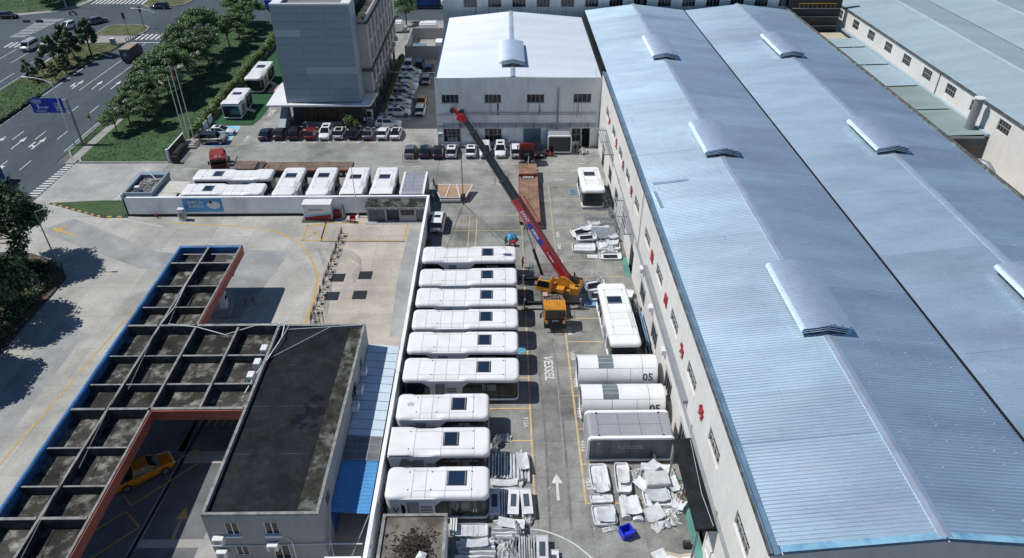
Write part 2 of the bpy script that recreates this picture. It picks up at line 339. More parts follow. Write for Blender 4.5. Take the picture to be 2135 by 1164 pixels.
mat('verge_blue', (0.22, 0.42, 0.55), 0.6, var=0.2, sc=0.6, stain=(0.08, 0.24, 0.42), stsc=0.5, stamt=0.8)
mat('scuff', (0.36, 0.47, 0.60), 0.6, var=0.1)
mat('concrete_oily_shade', (0.135, 0.14, 0.14), 0.8, var=0.25, sc=0.4, stain=(0.08, 0.082, 0.083), stsc=0.3, stamt=0.7)  # oil-stained ground, with the canopy's shade worked into the base colour
mat('tyre_mark', (0.29, 0.27, 0.24), 0.9, var=0.2, sc=0.8, stain=(0.37, 0.345, 0.30), stsc=0.8, stamt=0.9)
mat('tyre_mark_dark', (0.155, 0.155, 0.143), 0.9, var=0.2, sc=0.8, stain=(0.22, 0.22, 0.2), stsc=0.8, stamt=0.95)
mat('paint_pale', (0.47, 0.37, 0.22), 0.8, var=0.12, sc=1.5, stain=(0.26, 0.23, 0.17), stsc=0.9, stamt=0.8)
# ---------------------------------------------------------------- the ground and its sheets
g0 = struct('ground', MB().poly([(-420, -120), (320, -120), (320, 520), (-420, 520)], -0.09), MATS['ground_dirt'])
road = struct('road', MB().poly([(-420, 40), (-72.9, 40), (-72.9, 90), (-69.5, 90), (-69.5, 107.5), (-72.9, 107.5), (-72.9, 191), (60, 191), (60, 216), (-72.9, 216), (-72.9, 520), (-420, 520)], -0.03), MATS['asphalt'])

SLAB = {}
def slabs(parent, x0, x1, y0, y1, nx, ny, m, gap=0.018, skip=None):
    dx, dy = (x1 - x0) / nx, (y1 - y0) / ny
    key = (round(dx, 3), round(dy, 3), m.name)
    if key not in SLAB:
        SLAB[key] = MB().box(gap / 2, dx - gap / 2, gap / 2, dy - gap / 2, -0.08, 0).mesh('slab'); SLAB[key].materials.append(m)
    for i in range(nx):
        for j in range(ny):
            if skip and skip(x0 + (i + .5) * dx, y0 + (j + .5) * dy): continue
            o = link('slab', SLAB[key], None, parent, loc=(x0 + i * dx, y0 + j * dy, random.uniform(-0.002, 0.0)))
yard = struct('yard', MB().box(-10.55, 15.9, 21.3, 112.95, -0.085, -0.06), MATS['kerb_dark'])
slabs(yard, -10.55, 15.9, 21.33, 93.58, 6, 17, MATS['concrete_yard'])
slabs(yard, -10.55, 15.9, 93.58, 110.58, 6, 4, MATS['concrete_court'])
slabs(yard, -10.55, 15.9, 110.58, 112.95, 6, 1, MATS['concrete_court'])
court = struct('courtyard', MB().box(-54.2, -10.58, 90.3, 122.6, -0.085, -0.06), MATS['kerb_dark'])
slabs(court, -54.2, -10.58, 90.3, 122.6, 8, 6, MATS['concrete_court'])
fore = struct('forecourt', MB().box(-72.88, -10.6, 20, 89.98, -0.085, -0.06), MATS['kerb_dark'])
slabs(fore, -72.88, -23.4, 20, 89.98, 9, 12, MATS['concrete_pale'])
slabs(fore, -23.4, -10.6, 20, 89.98, 2, 12, MATS['concrete_warm'])
drive = struct('driveway', MB().box(-69.48, -54.22, 90.0, 107.3, -0.085, -0.06), MATS['kerb_dark'])
slabs(drive, -69.48, -54.22, 90.0, 107.3, 3, 3, MATS['concrete_drive'])
alley = struct('back_yard', MB().poly([(-25, 122.62), (-11.1, 122.62), (-11.1, 190.9), (-72, 190.9), (-72, 160), (-25, 160)], -0.002), MATS['concrete_court'])
# darker concrete patches and strips laid into the forecourt
for k, (p, m) in enumerate([([(-36.5, 66), (-30.6, 66), (-28.2, 80.6), (-34.6, 80.8)], 'concrete_patch'),
                            ([(-64.5, 86.2), (-46.5, 76.6), (-34, 74.6), (-34.4, 78.4), (-46, 80.6), (-61, 89.4)], 'concrete_patch'),
                            ([(-12.9, 62.5), (-10.85, 62.5), (-10.85, 86), (-13.2, 86), (-13.4, 74)], 'concrete_patch'),
                            ([(-51.6, 40), (-47.2, 40), (-47.2, 63.5), (-51.2, 66)], 'concrete_patch')]):
    MB().poly(p, 0.004).build('concrete_patch', MATS[m], fore)
for p in ([(-30.4, 46), (-24.0, 46), (-24.0, 56.5), (-29.8, 56.5)], [(-29.9, 36.6), (-24.9, 36.6), (-24.6, 44.6), (-29.5, 44.6)], [(-30.8, 24), (-25.4, 24), (-25.0, 35.8), (-30.1, 35.8)], [(-38, 24), (-31.4, 24), (-29.8, 46), (-30.2, 57), (-38, 57)]): MB().poly(p, .0055).build('concrete_patch', MATS['concrete_oily_shade'], fore)  # oil-dark patches; shade under the canopy is painted into their tone too
for p in ([(-24.9, 82.9), (-24.7, 82.9), (-25.0, 88.2), (-25.2, 88.2)], [(-24.7, 82.75), (-13.4, 82.62), (-13.4, 82.78), (-24.7, 82.9)],
          [(-31.2, 25), (-30.9, 25), (-28.5, 58), (-28.8, 58)]):
    MB().poly(p, 0.009).build('drain_channel', MATS['black'], fore)
for x, y in ((-20.85, 74.2), (-17.5, 74.7), (-20.85, 70.3), (-17.55, 70.5)):        # four dark hatch covers
    h = MB().box(x - .82, x + .82, y - .85, y + .85, 0.005, 0.035).build('hatch_cover', MATS['metal_dark'], fore)

def kerb_line(parent, pts, w=0.18, z=0.12, seg=3.0, m='kerb', closed=False):
    """kerb stones laid end to end along a polyline"""
    P = pts + ([pts[0]] if closed else [])
    for (a, b) in zip(P[:-1], P[1:]):
        a, b = Vector(a), Vector(b); n = max(1, round((b - a).length / seg)); d = (b - a) / n; u = d.normalized(); t = Vector((-u.y, u.x)) * w / 2
        for i in range(n):
            p = a + d * i + u * 0.01; q = a + d * (i + 1) - u * 0.01
            MB().prism([tuple(p - t), tuple(q - t), tuple(q + t), tuple(p + t)], -0.06, z).build('kerb_stone', MATS[m], parent)
lawn_p = [(-69.6, 108.9), (-68.6, 107.7), (-54.5, 107.5), (-54.5, 190.5), (-69.6, 190.5)]
lawn = struct('lawn', MB().prism(lawn_p, -0.06, 0.10), MATS['grass'])
kerb_line(lawn, [(-69.7, 109.2), (-68.7, 107.6), (-54.4, 107.4)], 0.3, 0.16, 2.4)
verge = struct('verge', MB().prism([(-72.75, 112.4), (-71.3, 110.2), (-71.3, 190.5), (-72.75, 190.5)], -0.06, 0.08), MATS['grass'])
kerb_line(verge, [(-71.2, 109.6), (-72.85, 112.2), (-72.85, 190.4)], 0.2, 0.11, 4.0)
path = struct('footpath', MB().poly([(-71.25, 107.3), (-69.65, 107.3), (-69.65, 190.5), (-71.25, 190.5)], 0.03), MATS['paving'])
med_p = [(-100.2, 60), (-90.6, 60), (-91.4, 134), (-91.6, 152), (-89.6, 168), (-89.5, 172.4), (-99.7, 172.4), (-100.6, 162), (-100.8, 150)]
med = struct('median', MB().prism(med_p, -0.06, 0.10), MATS['grass'])
MB().poly([(-100.3, 146), (-91.9, 144), (-91.5, 152), (-89.9, 168), (-89.7, 172.2), (-99.5, 172.2), (-100.4, 162)], 0.112).build('dry_grass', MATS['grass_dry'], med)
kerb_line(med, med_p[1:6], 0.25, 0.16, 5.0, 'kerb_dark'); kerb_line(med, med_p[6:] + [med_p[0]], 0.22, 0.14, 5.0)
cross = struct('refuge', MB().prism([(-99.7, 172.6), (-89.4, 172.6), (-88.8, 178), (-99.5, 178)], -0.06, 0.05), MATS['paving'])
tip = [(-99.5, 178.2), (-88.8, 178.2), (-88.1, 182.2), (-88.6, 185), (-90.5, 186.9), (-93.5, 187.7), (-97, 187.6), (-99.5, 186.4)]
med2 = struct('median', MB().prism(tip, -0.06, 0.10), MATS['grass_dry']); kerb_line(med2, tip, 0.25, 0.16, 2.5, closed=True)
isl = [(-99.5, 207.5), (-96.5, 204.8), (-92, 204.6), (-88, 207.5), (-87, 214), (-86, 240), (-99, 240)]
island = struct('median', MB().prism(isl, -0.06, 0.10), MATS['grass_dry']); kerb_line(island, isl, 0.25, 0.16, 3, closed=True)
corner = struct('corner_verge', MB().prism([(-300, 199), (-128, 199.2), (-121, 202), (-118, 206), (-117, 212), (-116.5, 260), (-300, 260)], -0.06, 0.10), MATS['grass'])
MB().prism([(-300, 196.5), (-127, 196.7), (-119.6, 200), (-116.5, 205), (-115.2, 211), (-114.8, 260), (-116.4, 260), (-116.9, 212), (-118, 206), (-121, 202), (-128, 199.1), (-300, 198.9)], -0.06, 0.08).build('footway', MATS['paving'], corner)
corner2 = struct('corner_verge', MB().prism([(-300, 60), (-119.6, 60), (-119.6, 168), (-121.4, 173.5), (-126, 177.5), (-300, 178)], -0.06, 0.10), MATS['grass'])
MB().prism([(-119.4, 60), (-118, 60), (-118, 168.5), (-120, 175), (-125, 179.6), (-300, 180.5), (-300, 178.2), (-126, 177.7), (-121.3, 173.6), (-119.4, 168)], -0.06, 0.08).build('footway', MATS['paving'], corner2)
far_verge = struct('far_verge', MB().prism([(-72.8, 216.2), (60, 216.2), (60, 300), (-72.8, 300)], -0.06, 0.08), MATS['grass'])
tri_p = [(-66.4, 93.9), (-57.3, 89.95), (-54.1, 89.95), (-54.1, 94.6), (-60, 94.5)]
tri = struct('lawn', MB().prism(tri_p, -0.06, 0.14), MATS['grass'])
for a, b in (((-66.6, 93.8), (-57.4, 89.75)), ((-57.2, 89.7), (-53.6, 89.7))):            # the black and yellow kerb
    a, b = Vector(a), Vector(b); n = int((b - a).length / 0.62); d = (b - a) / n; u = d.normalized(); t = Vector((-u.y, u.x)) * 0.12
    for i in range(n):
        p, q = a + d * i, a + d * (i + 1) - u * 0.01
        MB().prism([tuple(p - t), tuple(q - t), tuple(q + t), tuple(p + t)], -0.06, 0.17).build('kerb_stone', MATS['paint_station' if i % 2 else 'kerb_dark'], tri)
turf = struct('artificial_turf', MB().poly([(-53.0, 122.9), (-45.3, 122.9), (-44.7, 126), (-44.2, 140), (-41.6, 150), (-41.6, 170), (-53.0, 170)], 0.012), MATS['turf'])
bed = struct('planting_bed', MB().prism([(-72.5, 40), (-56.5, 40), (-54.9, 59.5), (-54.9, 74.4), (-57, 77.4), (-62, 79.9), (-66, 80.2), (-72.5, 79)], -0.06, 0.16), MATS['soil'])
kerb_line(bed, [(-56.4, 40), (-54.8, 59.5), (-54.8, 74.5), (-57, 77.5), (-62, 80.0), (-66, 80.3), (-72.4, 79.1)], 0.2, 0.2, 2.2, 'kerb_dark')
for a_, b_ in ((31, 42.4), (74, 78.4)): MB().poly([(15.1, a_), (15.88, a_), (15.88, b_), (15.1, b_)], 0.006).build('green_floor_strip', MATS['floor_green'], yard)

# ---------------------------------------------------------------- painted markings
def pl(parent, a, b, w, m, z=0.006, name='painted_line'):
    a, b = Vector(a), Vector(b); u = (b - a).normalized(); t = Vector((-u.y, u.x)) * w / 2
    return MB().add([(*(a - t), z), (*(b - t), z), (*(b + t), z), (*(a + t), z)], [(0, 1, 2, 3)]).build(name, MATS[m], parent)
def pcurve(parent, pts, w, m, z=0.006, name='painted_line'):
    P = [Vector(p) for p in pts]; S = []
    for i in range(len(P) - 1):                        # Catmull-Rom
        p0, p1, p2, p3 = P[max(i - 1, 0)], P[i], P[i + 1], P[min(i + 2, len(P) - 1)]
        for k in range(6):
            t = k / 6; S.append(0.5 * ((2 * p1) + (p2 - p0) * t + (2 * p0 - 5 * p1 + 4 * p2 - p3) * t * t + (3 * p1 - p0 - 3 * p2 + p3) * t ** 3))
    S.append(P[-1]); mb = MB(); v = []; f = []
    for i, p in enumerate(S):
        u = (S[min(i + 1, len(S) - 1)] - S[max(i - 1, 0)]).normalized(); t = Vector((-u.y, u.x)) * w / 2
        v += [(*(p - t), z), (*(p + t), z)]
        if i: f.append((2 * i - 2, 2 * i, 2 * i + 1, 2 * i - 1))
    mb.add(v, f); return mb.build(name, MATS[m], parent)
def arrow(parent, x, y, L, w, m, rot=0, z=0.006, hw=None):
    hw = hw or w * 3.2
    o = MB().poly([(-w / 2, 0), (w / 2, 0), (w / 2 * .8, L * .62), (hw / 2, L * .62), (0, L), (-hw / 2, L * .62), (-w / 2 * .8, L * .62)], 0).build('painted_arrow', MATS[m], parent, loc=(x, y, z), rot=(0, 0, rot)); return o
LY = [38.33 + 4.285 * k for k in range(0, 15)]
pl(yard, (2.42, 38.2), (2.42, 77), 0.16, 'paint_yellow'); pl(yard, (2.42, 77.1), (2.42, 98.4), 0.12, 'paint_pale')
pl(yard, (6.86, 39.7), (6.78, 70), 0.16, 'paint_yellow'); pl(yard, (6.78, 70.1), (6.72, 98.9), 0.11, 'paint_pale')
for k in range(7):
    q = .5 * k; pcurve(fore, [(-23.8 + .3 * k, 81 - q), (-20.5 + .2 * q, 80.4 - q), (-18.6 + .2 * q, 78 - q), (-19.2 + q * .3, 74.6 - q)] if k < 4 else [(-26 + q * .4, 84 - q), (-22.5, 80 - q * 1.5), (-21.4, 73), (-21.3 + .3 * (k - 4), 66)], .16, 'tyre_mark', .0045 + .0003 * k, 'tyre_mark')
for x, y0, y1 in ((3.6, 36, 60), (5.4, 37, 62), (3.9, 78, 84), (-1.5, 98.9, 104)): pcurve(yard, [(x, y0), (x + .15, (y0 + y1) / 2), (x - .1, y1)], .22, 'tyre_mark_dark', .0045, 'tyre_mark')
for k in range(5): pcurve(yard, [(-9 + k * .3, 100.5 - .5 * k), (-4, 100 - .6 * k), (1 + k * .2, 97.2 - .7 * k), (3.4, 92 - k)], .15, 'tyre_mark_dark', .0045 + .0003 * k, 'tyre_mark')
for k, y in enumerate([38.33, 42.65, 46.95, 51.2, 55.6, 59.8, 64.1, 68.3, 72.8, 77.1, 81.3, 85.4, 89.5, 94.1]):
    pl(yard, (-9.6 if y < 79 else -8.6, y), (2.34, y), 0.15 if y < 77 else .1, 'paint_yellow' if y < 77 else 'paint_pale', 0.0065)
for y in [39.75, 44.05, 48.36, 52.9, 57.05, 61.4, 65.6, 70.3, 74.0, 77.7, 81.9, 86.1, 90.3, 94.5, 98.8]:
    pl(yard, (6.92, y), (14.9, y), 0.13 if y < 77 else .1, 'paint_yellow' if y < 66 else 'paint_pale', 0.0065)
for x in (-4.9, -3.9): pl(yard, (x, 79.5), (x, 89.5), 0.09, 'paint_yellow', 0.007)
pl(yard, (5.3, 44), (5.4, 61), 0.07, 'paint_faded', 0.007)
for y in (48.4, 52.9, 57.1, 61.4): pl(yard, (5.42, y), (6.7, y), 0.06, 'paint_faded', 0.007)
for s, y in (('VS13', 41.9), ('VS12', 46.25), ('VS11', 50.6), ('VS10', 54.85), ('VS09', 59.05), ('VS08', 63.3), ('VS05', 77.2), ('VS04', 81.3), ('VS03', 84.3)):
    text('painted_lettering', s, 0.66, MATS['paint_white'], yard, (7.25, y, 0.007), (0, 0, R(-90)), bold=0.015, sx=1.05)
for s, y in (('VS15', 44.4), ('VS16', 49.35), ('VS17', 53.4), ('VS18', 57.95), ('VS19', 62.25), ('VS20', 66.3), ('VS21', 70.5), ('VS23', 79.3), ('VS24', 83.3)):
    text('painted_lettering', s, 0.66, MATS['paint_white' if y < 52 else 'paint_faded'], yard, (2.0, y, 0.007), (0, 0, R(90)), bold=0.01)
text('painted_lettering', 'VESSEL', 1.35, MATS['paint_white'], yard, (4.55, 57.2, 0.0075), (0, 0, R(-90)), shear=.25, bold=.03, sx=.95)
o = tech_letters('VESSEL', 0.75, 0.8, 0.2, 0.2, 0.5).build('painted_lettering', MATS['paint_faded'], yard, loc=(-4.4, 104.5, 0.007), rot=(0, 0, R(180)))
arrow(yard, 4.5, 40.1, 2.95, 0.26, 'paint_white', 0, 0.0075, 1.0)
pcurve(yard, [(0.6, 37.1), (2.2, 37.2), (3.6, 36.85), (5.2, 36.0), (6.3, 35.0), (7.2, 33.9), (7.9, 32.4)], 0.13, 'paint_white')
pl(yard, (12.2, 37.3), (14.8, 37.6), 0.05, 'paint_faded')
for i in range(12): pl(yard, (-9.6 + i * 2.15, 106.3), (-8.4 + i * 2.15, 106.3), 0.12, 'paint_white')
for i in range(8): pl(yard, (-9.4 + i * 2.6, 101.7), (-8.0 + i * 2.6, 101.7), 0.09, 'paint_faded')
for x0, x1 in ((7.6, 9.6), (10.6, 11.9), (7.8, 9.4)): pl(yard, (x0, 103.7 if x1 != 9.4 else 100.6), (x1, 103.8 if x1 != 9.4 else 100.6), 0.11, 'paint_white')
for i in range(3): pl(court, (-20.5 + i * 2.9, 105.6), (-18.9 + i * 2.9, 105.6), 0.12, 'paint_white')
# parking bay ticks in front of the grey block
for i, x in enumerate([-40.5, -37.7, -35.2, -32.6, -30.1, -27.5, -25.0, -22.5]):
    pl(court, (x - 0.55, 115.0), (x + 0.55, 115.0), 0.16, 'paint_white'); pl(court, (x, 115.1), (x, 117.2), 0.13, 'paint_white', 0.007)
    pl(court, (x - .2, 119.9), (x + 1.2, 119.9), 0.14, 'paint_white', 0.007)
pl(court, (-44.3, 115.9), (-44.0, 117.6), 0.1, 'paint_white'); arrow(court, -44.6, 115.6, 2.6, 0.14, 'paint_white')
for p in [(-51.6, 113.9, -47.2, 113.9), (-47.2, 113.9, -47.3, 122.5), (-51.6, 122.4, -47.3, 122.4)]: pl(court, p[:2], p[2:], 0.16, 'paint_white', 0.008)
MB().poly([(-51.5, 114.0), (-47.3, 114.0), (-47.3, 116.5), (-51.5, 116.5)], 0.006).build('painted_bay', MATS['paint_blue'], court)
MB().poly([(-51.5, 117.0), (-47.3, 117.0), (-47.4, 122.3), (-51.5, 122.3)], 0.006).build('painted_bay', MATS['paint_lightblue'], court)
text('painted_lettering', 'VESSEL', 1.3, MATS['paint_white'], alley, (-43.3, 128.4, 0.02), (0, 0, R(90)), shear=.2, bold=.03, sx=.9)
MB().poly([(-45.2, 122.62), (-38.5, 122.62), (-38.5, 150), (-41.5, 150), (-44.1, 140), (-44.6, 126)], 0.008).build('concrete_apron', MATS['concrete_court'], alley)
pl(alley, (-17.5, 125.2), (-17.4, 158), 0.12, 'paint_white', 0.004); pl(alley, (-21.3, 125.1), (-17.2, 125.1), 0.12, 'paint_white', 0.005)
# gate dashes and driveway marks
for i in range(16):
    pl(drive, (-57.9 + .05 * i, 94.8 + .68 * i), (-57.3 + .05 * i, 94.8 + .68 * i), 0.28, 'paint_white', 0.007)
for p in [(-54, 104.8, -52.2, 105), (-51.4, 105.1, -48.6, 105.1), (-47.2, 105.6, -44.8, 105.7), (-51.5, 100.2, -48.5, 100.2)]: pl(court, p[:2], p[2:], 0.14, 'paint_white')
for i in range(14): pl(road, (-71.45 + .05 * i, 96.4 + .8 * i), (-69.75 + .01 * i, 96.4 + .8 * i), 0.38, 'paint_white', -0.022, 'zebra_stripe')
# station markings
pcurve(fore, [(-47, 88.0), (-41, 87.4), (-34.8, 86.6), (-30.3, 84.8), (-27, 81.6), (-24.9, 78), (-23.5, 74.2), (-23.0, 70), (-22.9, 64), (-22.9, 58.5)], 0.24, 'paint_station')
for a, b in (((-27.5, 87.1), (-24.9, 87.1)), ((-27.4, 83.1), (-24.7, 83.1)), ((-27.5, 87.1), (-27.4, 83.1)), ((-27.5, 87.1), (-24.7, 83.1)), ((-27.4, 83.1), (-25.6, 85.7)),
             ((-24.9, 87.6), (-13.6, 87.5)), ((-24.7, 83.2), (-13.6, 83.0)), ((-13.6, 87.5), (-13.6, 83.0)), ((-24.6, 83.2), (-24.9, 87.6))):
    pl(fore, a, b, 0.2, 'paint_station', 0.012)
for a, b in (((-26.6, 87.3), (-25.6, 87.3)), ((-26.6, 88.2), (-25.6, 88.2)), ((-26.6, 87.3), (-26.6, 88.2)), ((-25.6, 87.3), (-25.6, 88.2))): pl(fore, a, b, 0.16, 'paint_station', 0.013)
pcurve(fore, [(-41.6, 75), (-42.2, 71.5), (-43.6, 66.6), (-44.4, 60), (-45.2, 52), (-46.0, 44.6), (-46.2, 30)], 0.2, 'paint_station')
pl(fore, (-66.5, 93.3), (-47.5, 87.0), 0.12, 'paint_white', 0.012)
for d in (0, 1.3): pl(fore, (-68.6 + d, 82.6 - d * .2), (-68.4 + d, 89.6), 0.2, 'paint_station')
arrow(fore, -58.4, 84.7, 4.9, 0.34, 'paint_station', R(64), 0.012, 1.3); pl(fore, (-62.0, 86.4), (-60.9, 87.6), 0.34, 'paint_station', 0.013)
arrow(fore, -27.4, 36.6, 3.2, 0.3, 'paint_station', 0, 0.012, 1.0); arrow(fore, -48.2, 60.6, 3.0, 0.22, 'paint_faded', R(-8), 0.008)
for s, x in (('出', -41.3), ('入', -39.4), ('口', -37.5)): text('painted_lettering', s, 0.66, MATS['paint_station'], fore, (x, 88.0, 0.007))
for pts in ([(-33.4, 41.2), (-28.8, 46.3), (-27.6, 45.1), (-32.2, 40.0)], [(-37.0, 34.4), (-32.4, 39.4), (-30.6, 37.8), (-35.2, 32.8)], [(-33.8, 66.0), (-29.4, 70.6), (-28.0, 69.2), (-32.4, 64.6)]):
    for a, b in zip(pts, pts[1:] + pts[:1]): pl(fore, a, b, 0.16, 'paint_station', 0.012)
for i in range(9): pl(fore, (-29.6 + i * .75, 49.2), (-29.0 + i * .75, 52.6), 0.22, 'paint_station', 0.012)
# road markings
for x, segs in ((-77.3, None), (-81.1, None), (-85.0, None)):
    for y in range(70, 138, 12): pl(road, (x, y - 1.0), (x, y + 2.6), 0.15, 'paint_white', -0.024, 'lane_line')
    pl(road, (x, 141), (x + .5, 172.2), 0.15, 'paint_white', -0.024, 'lane_line')
pl(road, (-73.6, 112), (-73.6, 188), 0.15, 'paint_white', -0.024, 'lane_line'); pl(road, (-90.2, 60), (-90.7, 134), 0.15, 'paint_white', -0.024, 'lane_line'); pl(road, (-90.7, 134), (-90.6, 156), 0.15, 'paint_white', -0.024, 'lane_line')
for x, y in ((-86.9, 142), (-82.8, 141.6), (-79, 141.6), (-86.9, 113.6), (-83.1, 113.2), (-79.6, 113), (-87, 84), (-83, 84)):
    arrow(road, x, y, 5.0, 0.24, 'paint_white', 0, -0.023, 0.9)
for x, y in ((-86.9, 143.2), (-79.6, 113.9)):
    pl(road, (x, y), (x - 1.0, y + .9), 0.3, 'paint_white', -0.0225, 'painted_arrow'); pl(road, (x - .9, y - .1), (x - .9, y + 2), 0.3, 'paint_white', -0.022, 'painted_arrow')
for x in (-103.7, -108.2, -112.3):
    for y in range(66, 156, 10): pl(road, (x, y), (x, y + 5.4), 0.16, 'paint_white', -0.024, 'lane_line')
    pl(road, (x, 158), (x, 168), 0.16, 'paint_white', -0.024, 'lane_line')
pl(road, (-100.9, 60), (-101.2, 166), 0.18, 'paint_white', -0.024, 'lane_line'); pl(road, (-117.2, 60), (-117.2, 168), 0.18, 'paint_white', -0.024, 'lane_line')
pl(road, (-88.4, 172.9), (-74.2, 172.7), 0.35, 'paint_white', -0.024, 'stop_line')
for i in range(12): pl(road, (-87.9 + i * 1.16, 175.2), (-88.0 + i * 1.16, 179.8), 0.5, 'paint_white', -0.024, 'zebra_stripe')
for i in range(13): pl(road, (-116.0 + i * 1.2, 169.4), (-116.1 + i * 1.2, 173.4), 0.5, 'paint_white', -0.024, 'zebra_stripe')
for i in range(13): pl(road, (-119.3 - .05 * i, 177.8 + i * 1.3), (-115.6 + .13 * i, 177.8 + i * 1.3), 0.36, 'paint_white', -0.024, 'zebra_stripe')
for i in range(14): pl(road, (-114.0 + i * 1.15, 208.6), (-114.3 + i * 1.15, 213.2), 0.5, 'paint_white', -0.024, 'zebra_stripe')
# ---------------------------------------------------------------- corrugated roofs
def wave(y0, y1, pitch, amp, k=8):
    n = int((y1 - y0) / pitch); return [(y0 + (i + j / k) * pitch, amp * (.5 - .5 * math.cos(2 * math.pi * j / k))) for i in range(n) for j in range(k)] + [(y0 + n * pitch, 0)]
def corr(y0, y1, x0, z0, x1, z1, pitch=0.30, amp=0.06):
    ys = wave(y0, y1, pitch, amp); v = [p for y, a in ys for p in ((x0, y, z0 + a), (x1, y, z1 + a))]
    return MB().add(v, [(2 * i, 2 * i + 1, 2 * i + 3, 2 * i + 2) for i in range(len(ys) - 1)])
def ridge_vent(parent, x, zr, y0, y1):
    """raised ventilator over a ridge: a curled corrugated hood on an open louvred box"""
    prof = [(-2.18, .30), (-2.24, .42), (-2.2, .58), (-2.08, .70), (-1.9, .76), (0, 1.12), (2.0, .66), (2.02, .60), (0, 1.05), (-1.88, .69), (-2.08, .60)]
    n = int((y1 - y0) / .3); mb = MB(); secs = []
    for i in range(n):
        for t, a in ((0, 0), (.5, 0), (.62, .04), (.88, .04)):
            secs.append([(px, y0 + (i + t) * .3, pz + (a if k not in (7, 8, 9, 10) else 0)) for k, (px, pz) in enumerate(prof)])
    secs.append([(px, y0 + n * .3, pz) for px, pz in prof]); y1 = y0 + n * .3
    hood = mb.loft(secs).build('ridge_vent', MATS['roof_vent'], parent, loc=tuple(Vector((x, 0, zr)) - root_loc(parent)), smooth=30)
    MB().box(-1.75, 1.75, y0 + .35, y1 - .35, -.35, .52).build('vent_throat', MATS['gutter_dark'], hood)
    for s, yy in ((0, y0), (1, y1)):
        for j in range(4):
            zz = .12 + .16 * j; d = .06 if s == 0 else -.06
            MB().prism_y([(-2.15, zz), (0, zz + .36), (1.95, zz - .05), (1.95, zz - .02), (0, zz + .42), (-2.15, zz + .06)], yy + d * (1 + j), yy + d * (1 + j) + d).build('louvre', MATS['roof_vent'], hood)
    for k in range(3):
        MB().bar((-2.1, y0 + .3 + k * (y1 - y0 - .6) / 2, .35), (1.95, y0 + .3 + k * (y1 - y0 - .6) / 2, .55), .06).build('vent_bracket', MATS['metal_dark'], hood)
    for j, xx in enumerate((0.35, 1.0, 1.75)):
        MB().cbox((xx, y0 + .05, 1.13 - xx * .235), (.09, .09, .09)).build('bolt', MATS['metal_dark'], hood)
    return hood
XW, XV, XE = 15.9, 36.4, 57.5; YN, YF = 25.9, 149.6
wh = thing('warehouse', 'long twin-gabled factory hall with pale blue corrugated roofs and a white side wall', 'factory', (XW, YN, 0))
UW = [29.9, 37.65, 45.5, 53.0, 60.8, 68.1, 75.7, 83.2, 90.1, 97.2, 104.5]; LW = [44.7, 51.8, 59.5, 67.1, 83.0, 90.3, 97.4]
uh = [(y - 1.5, y + 1.5, 8.5, 9.95) for y in UW]; lh = [(y - 1.45, y + 1.45, 1.1, 3.5) for y in LW]; dh = [(74.2, 76.6, 0, 3.3), (104.4, 107.0, 0, 3.6), (35.0, 38.6, 0, 3.6)]
wall_holes(YN, 112.98, 0, 12.75, 0, 0.3, uh + lh + dh, FX(XW)).build('wall', MATS['wall_render'], wh, world=True)
for a, b, c, d in uh: window(wh, FX(XW), a, b, c, d, 0.16, 4, 2)
for a, b, c, d in lh: window(wh, FX(XW), a, b, c, d, 0.12, 4, 1)
for a, b, c, d in dh: MB().quad((XW + .26, a, c), (XW + .26, b, c), (XW + .26, b, d), (XW + .26, a, d)).build('doorway', MATS['hole'], wh, world=True)
for y in UW:                                               # sills
    MB().box(XW - .06, XW + .02, y - 1.6, y + 1.6, 8.40, 8.49).build('sill', MATS['wall_render'], wh, world=True)
MB().box(XV - .2, XV + .2, YN + .3, YF - .3, 0, 12.6).box(XE - .25, XE, YN, YF, 0, 12.7).build('rear_wall', MATS['wall_render'], wh, world=True)
MB().prism_y([(XW + .3, 0), (XE - .3, 0), (XE - .3, 12.7), (46.95, 13.95), (XV, 12.75), (26.15, 13.95), (XW + .3, 12.75)], YN, YN + .3).build('gable_wall', MATS['wall_render'], wh, world=True)
for a, za, b, zb in ((XW + .55, 12.98, 26.1, 14.15), (26.2, 14.15, XV - .12, 12.98), (XV + .12, 12.98, 46.9, 14.15), (47.0, 14.15, XE - .25, 12.98)):
    ya = YN + .55; rr = random.Random(int(a * 7))
    while ya < YF - .5:                                     # runs of sheets of different age
        nb = min(int((YF - ya) / .3), rr.randint(9, 46)); corr(ya, ya + nb * .3 + .001, a, za, b, zb).build('roof_sheet', MATS['roof_metal'], wh, world=True, smooth=80)
        ya += nb * .3
        if ya < YF - 2 and rr.random() < .4: MB().bar((a, ya, za + .058), (b, ya, zb + .058), .05, .006).build('sheet_lap', MATS['roof_flash'], wh, world=True)
    for j in range(6):                                      # rows of fixings and scuffed coating over the purlins
        f = (j + .7) / 6.5; xx, zz = a + (b - a) * f, za + (zb - za) * f + .066; mb = MB(); y = YN + .8
        while y < 112:
            if rr.random() < .5: q = rr.uniform(.02, .06); mb.quad((xx - q, y, zz), (xx + q, y, zz), (xx + q, y + q * rr.uniform(.6, 3), zz), (xx - q, y + q, zz))
            y += .3 if rr.random() < .93 else rr.uniform(1, 5)
        mb.build('fixing_row', MATS['scuff'], wh, world=True)['kind'] = 'stuff'
for xr in (26.15, 46.95):
    MB().prism_y([(xr - .42, 14.16), (xr - .40, 14.20), (xr, 14.27), (xr + .40, 14.20), (xr + .42, 14.16), (xr, 14.22)], YN + .1, YF).build('ridge_cap', MATS['roof_flash'], wh, world=True)
MB().prism_y([(XV - .14, 13.02), (XV - .14, 12.85), (XV + .14, 12.85), (XV + .14, 13.02), (XV + .11, 13.02), (XV + .11, 12.88), (XV - .11, 12.88), (XV - .11, 13.02)], YN + .3, YF).build('valley_gutter', MATS['black'], wh, world=True)
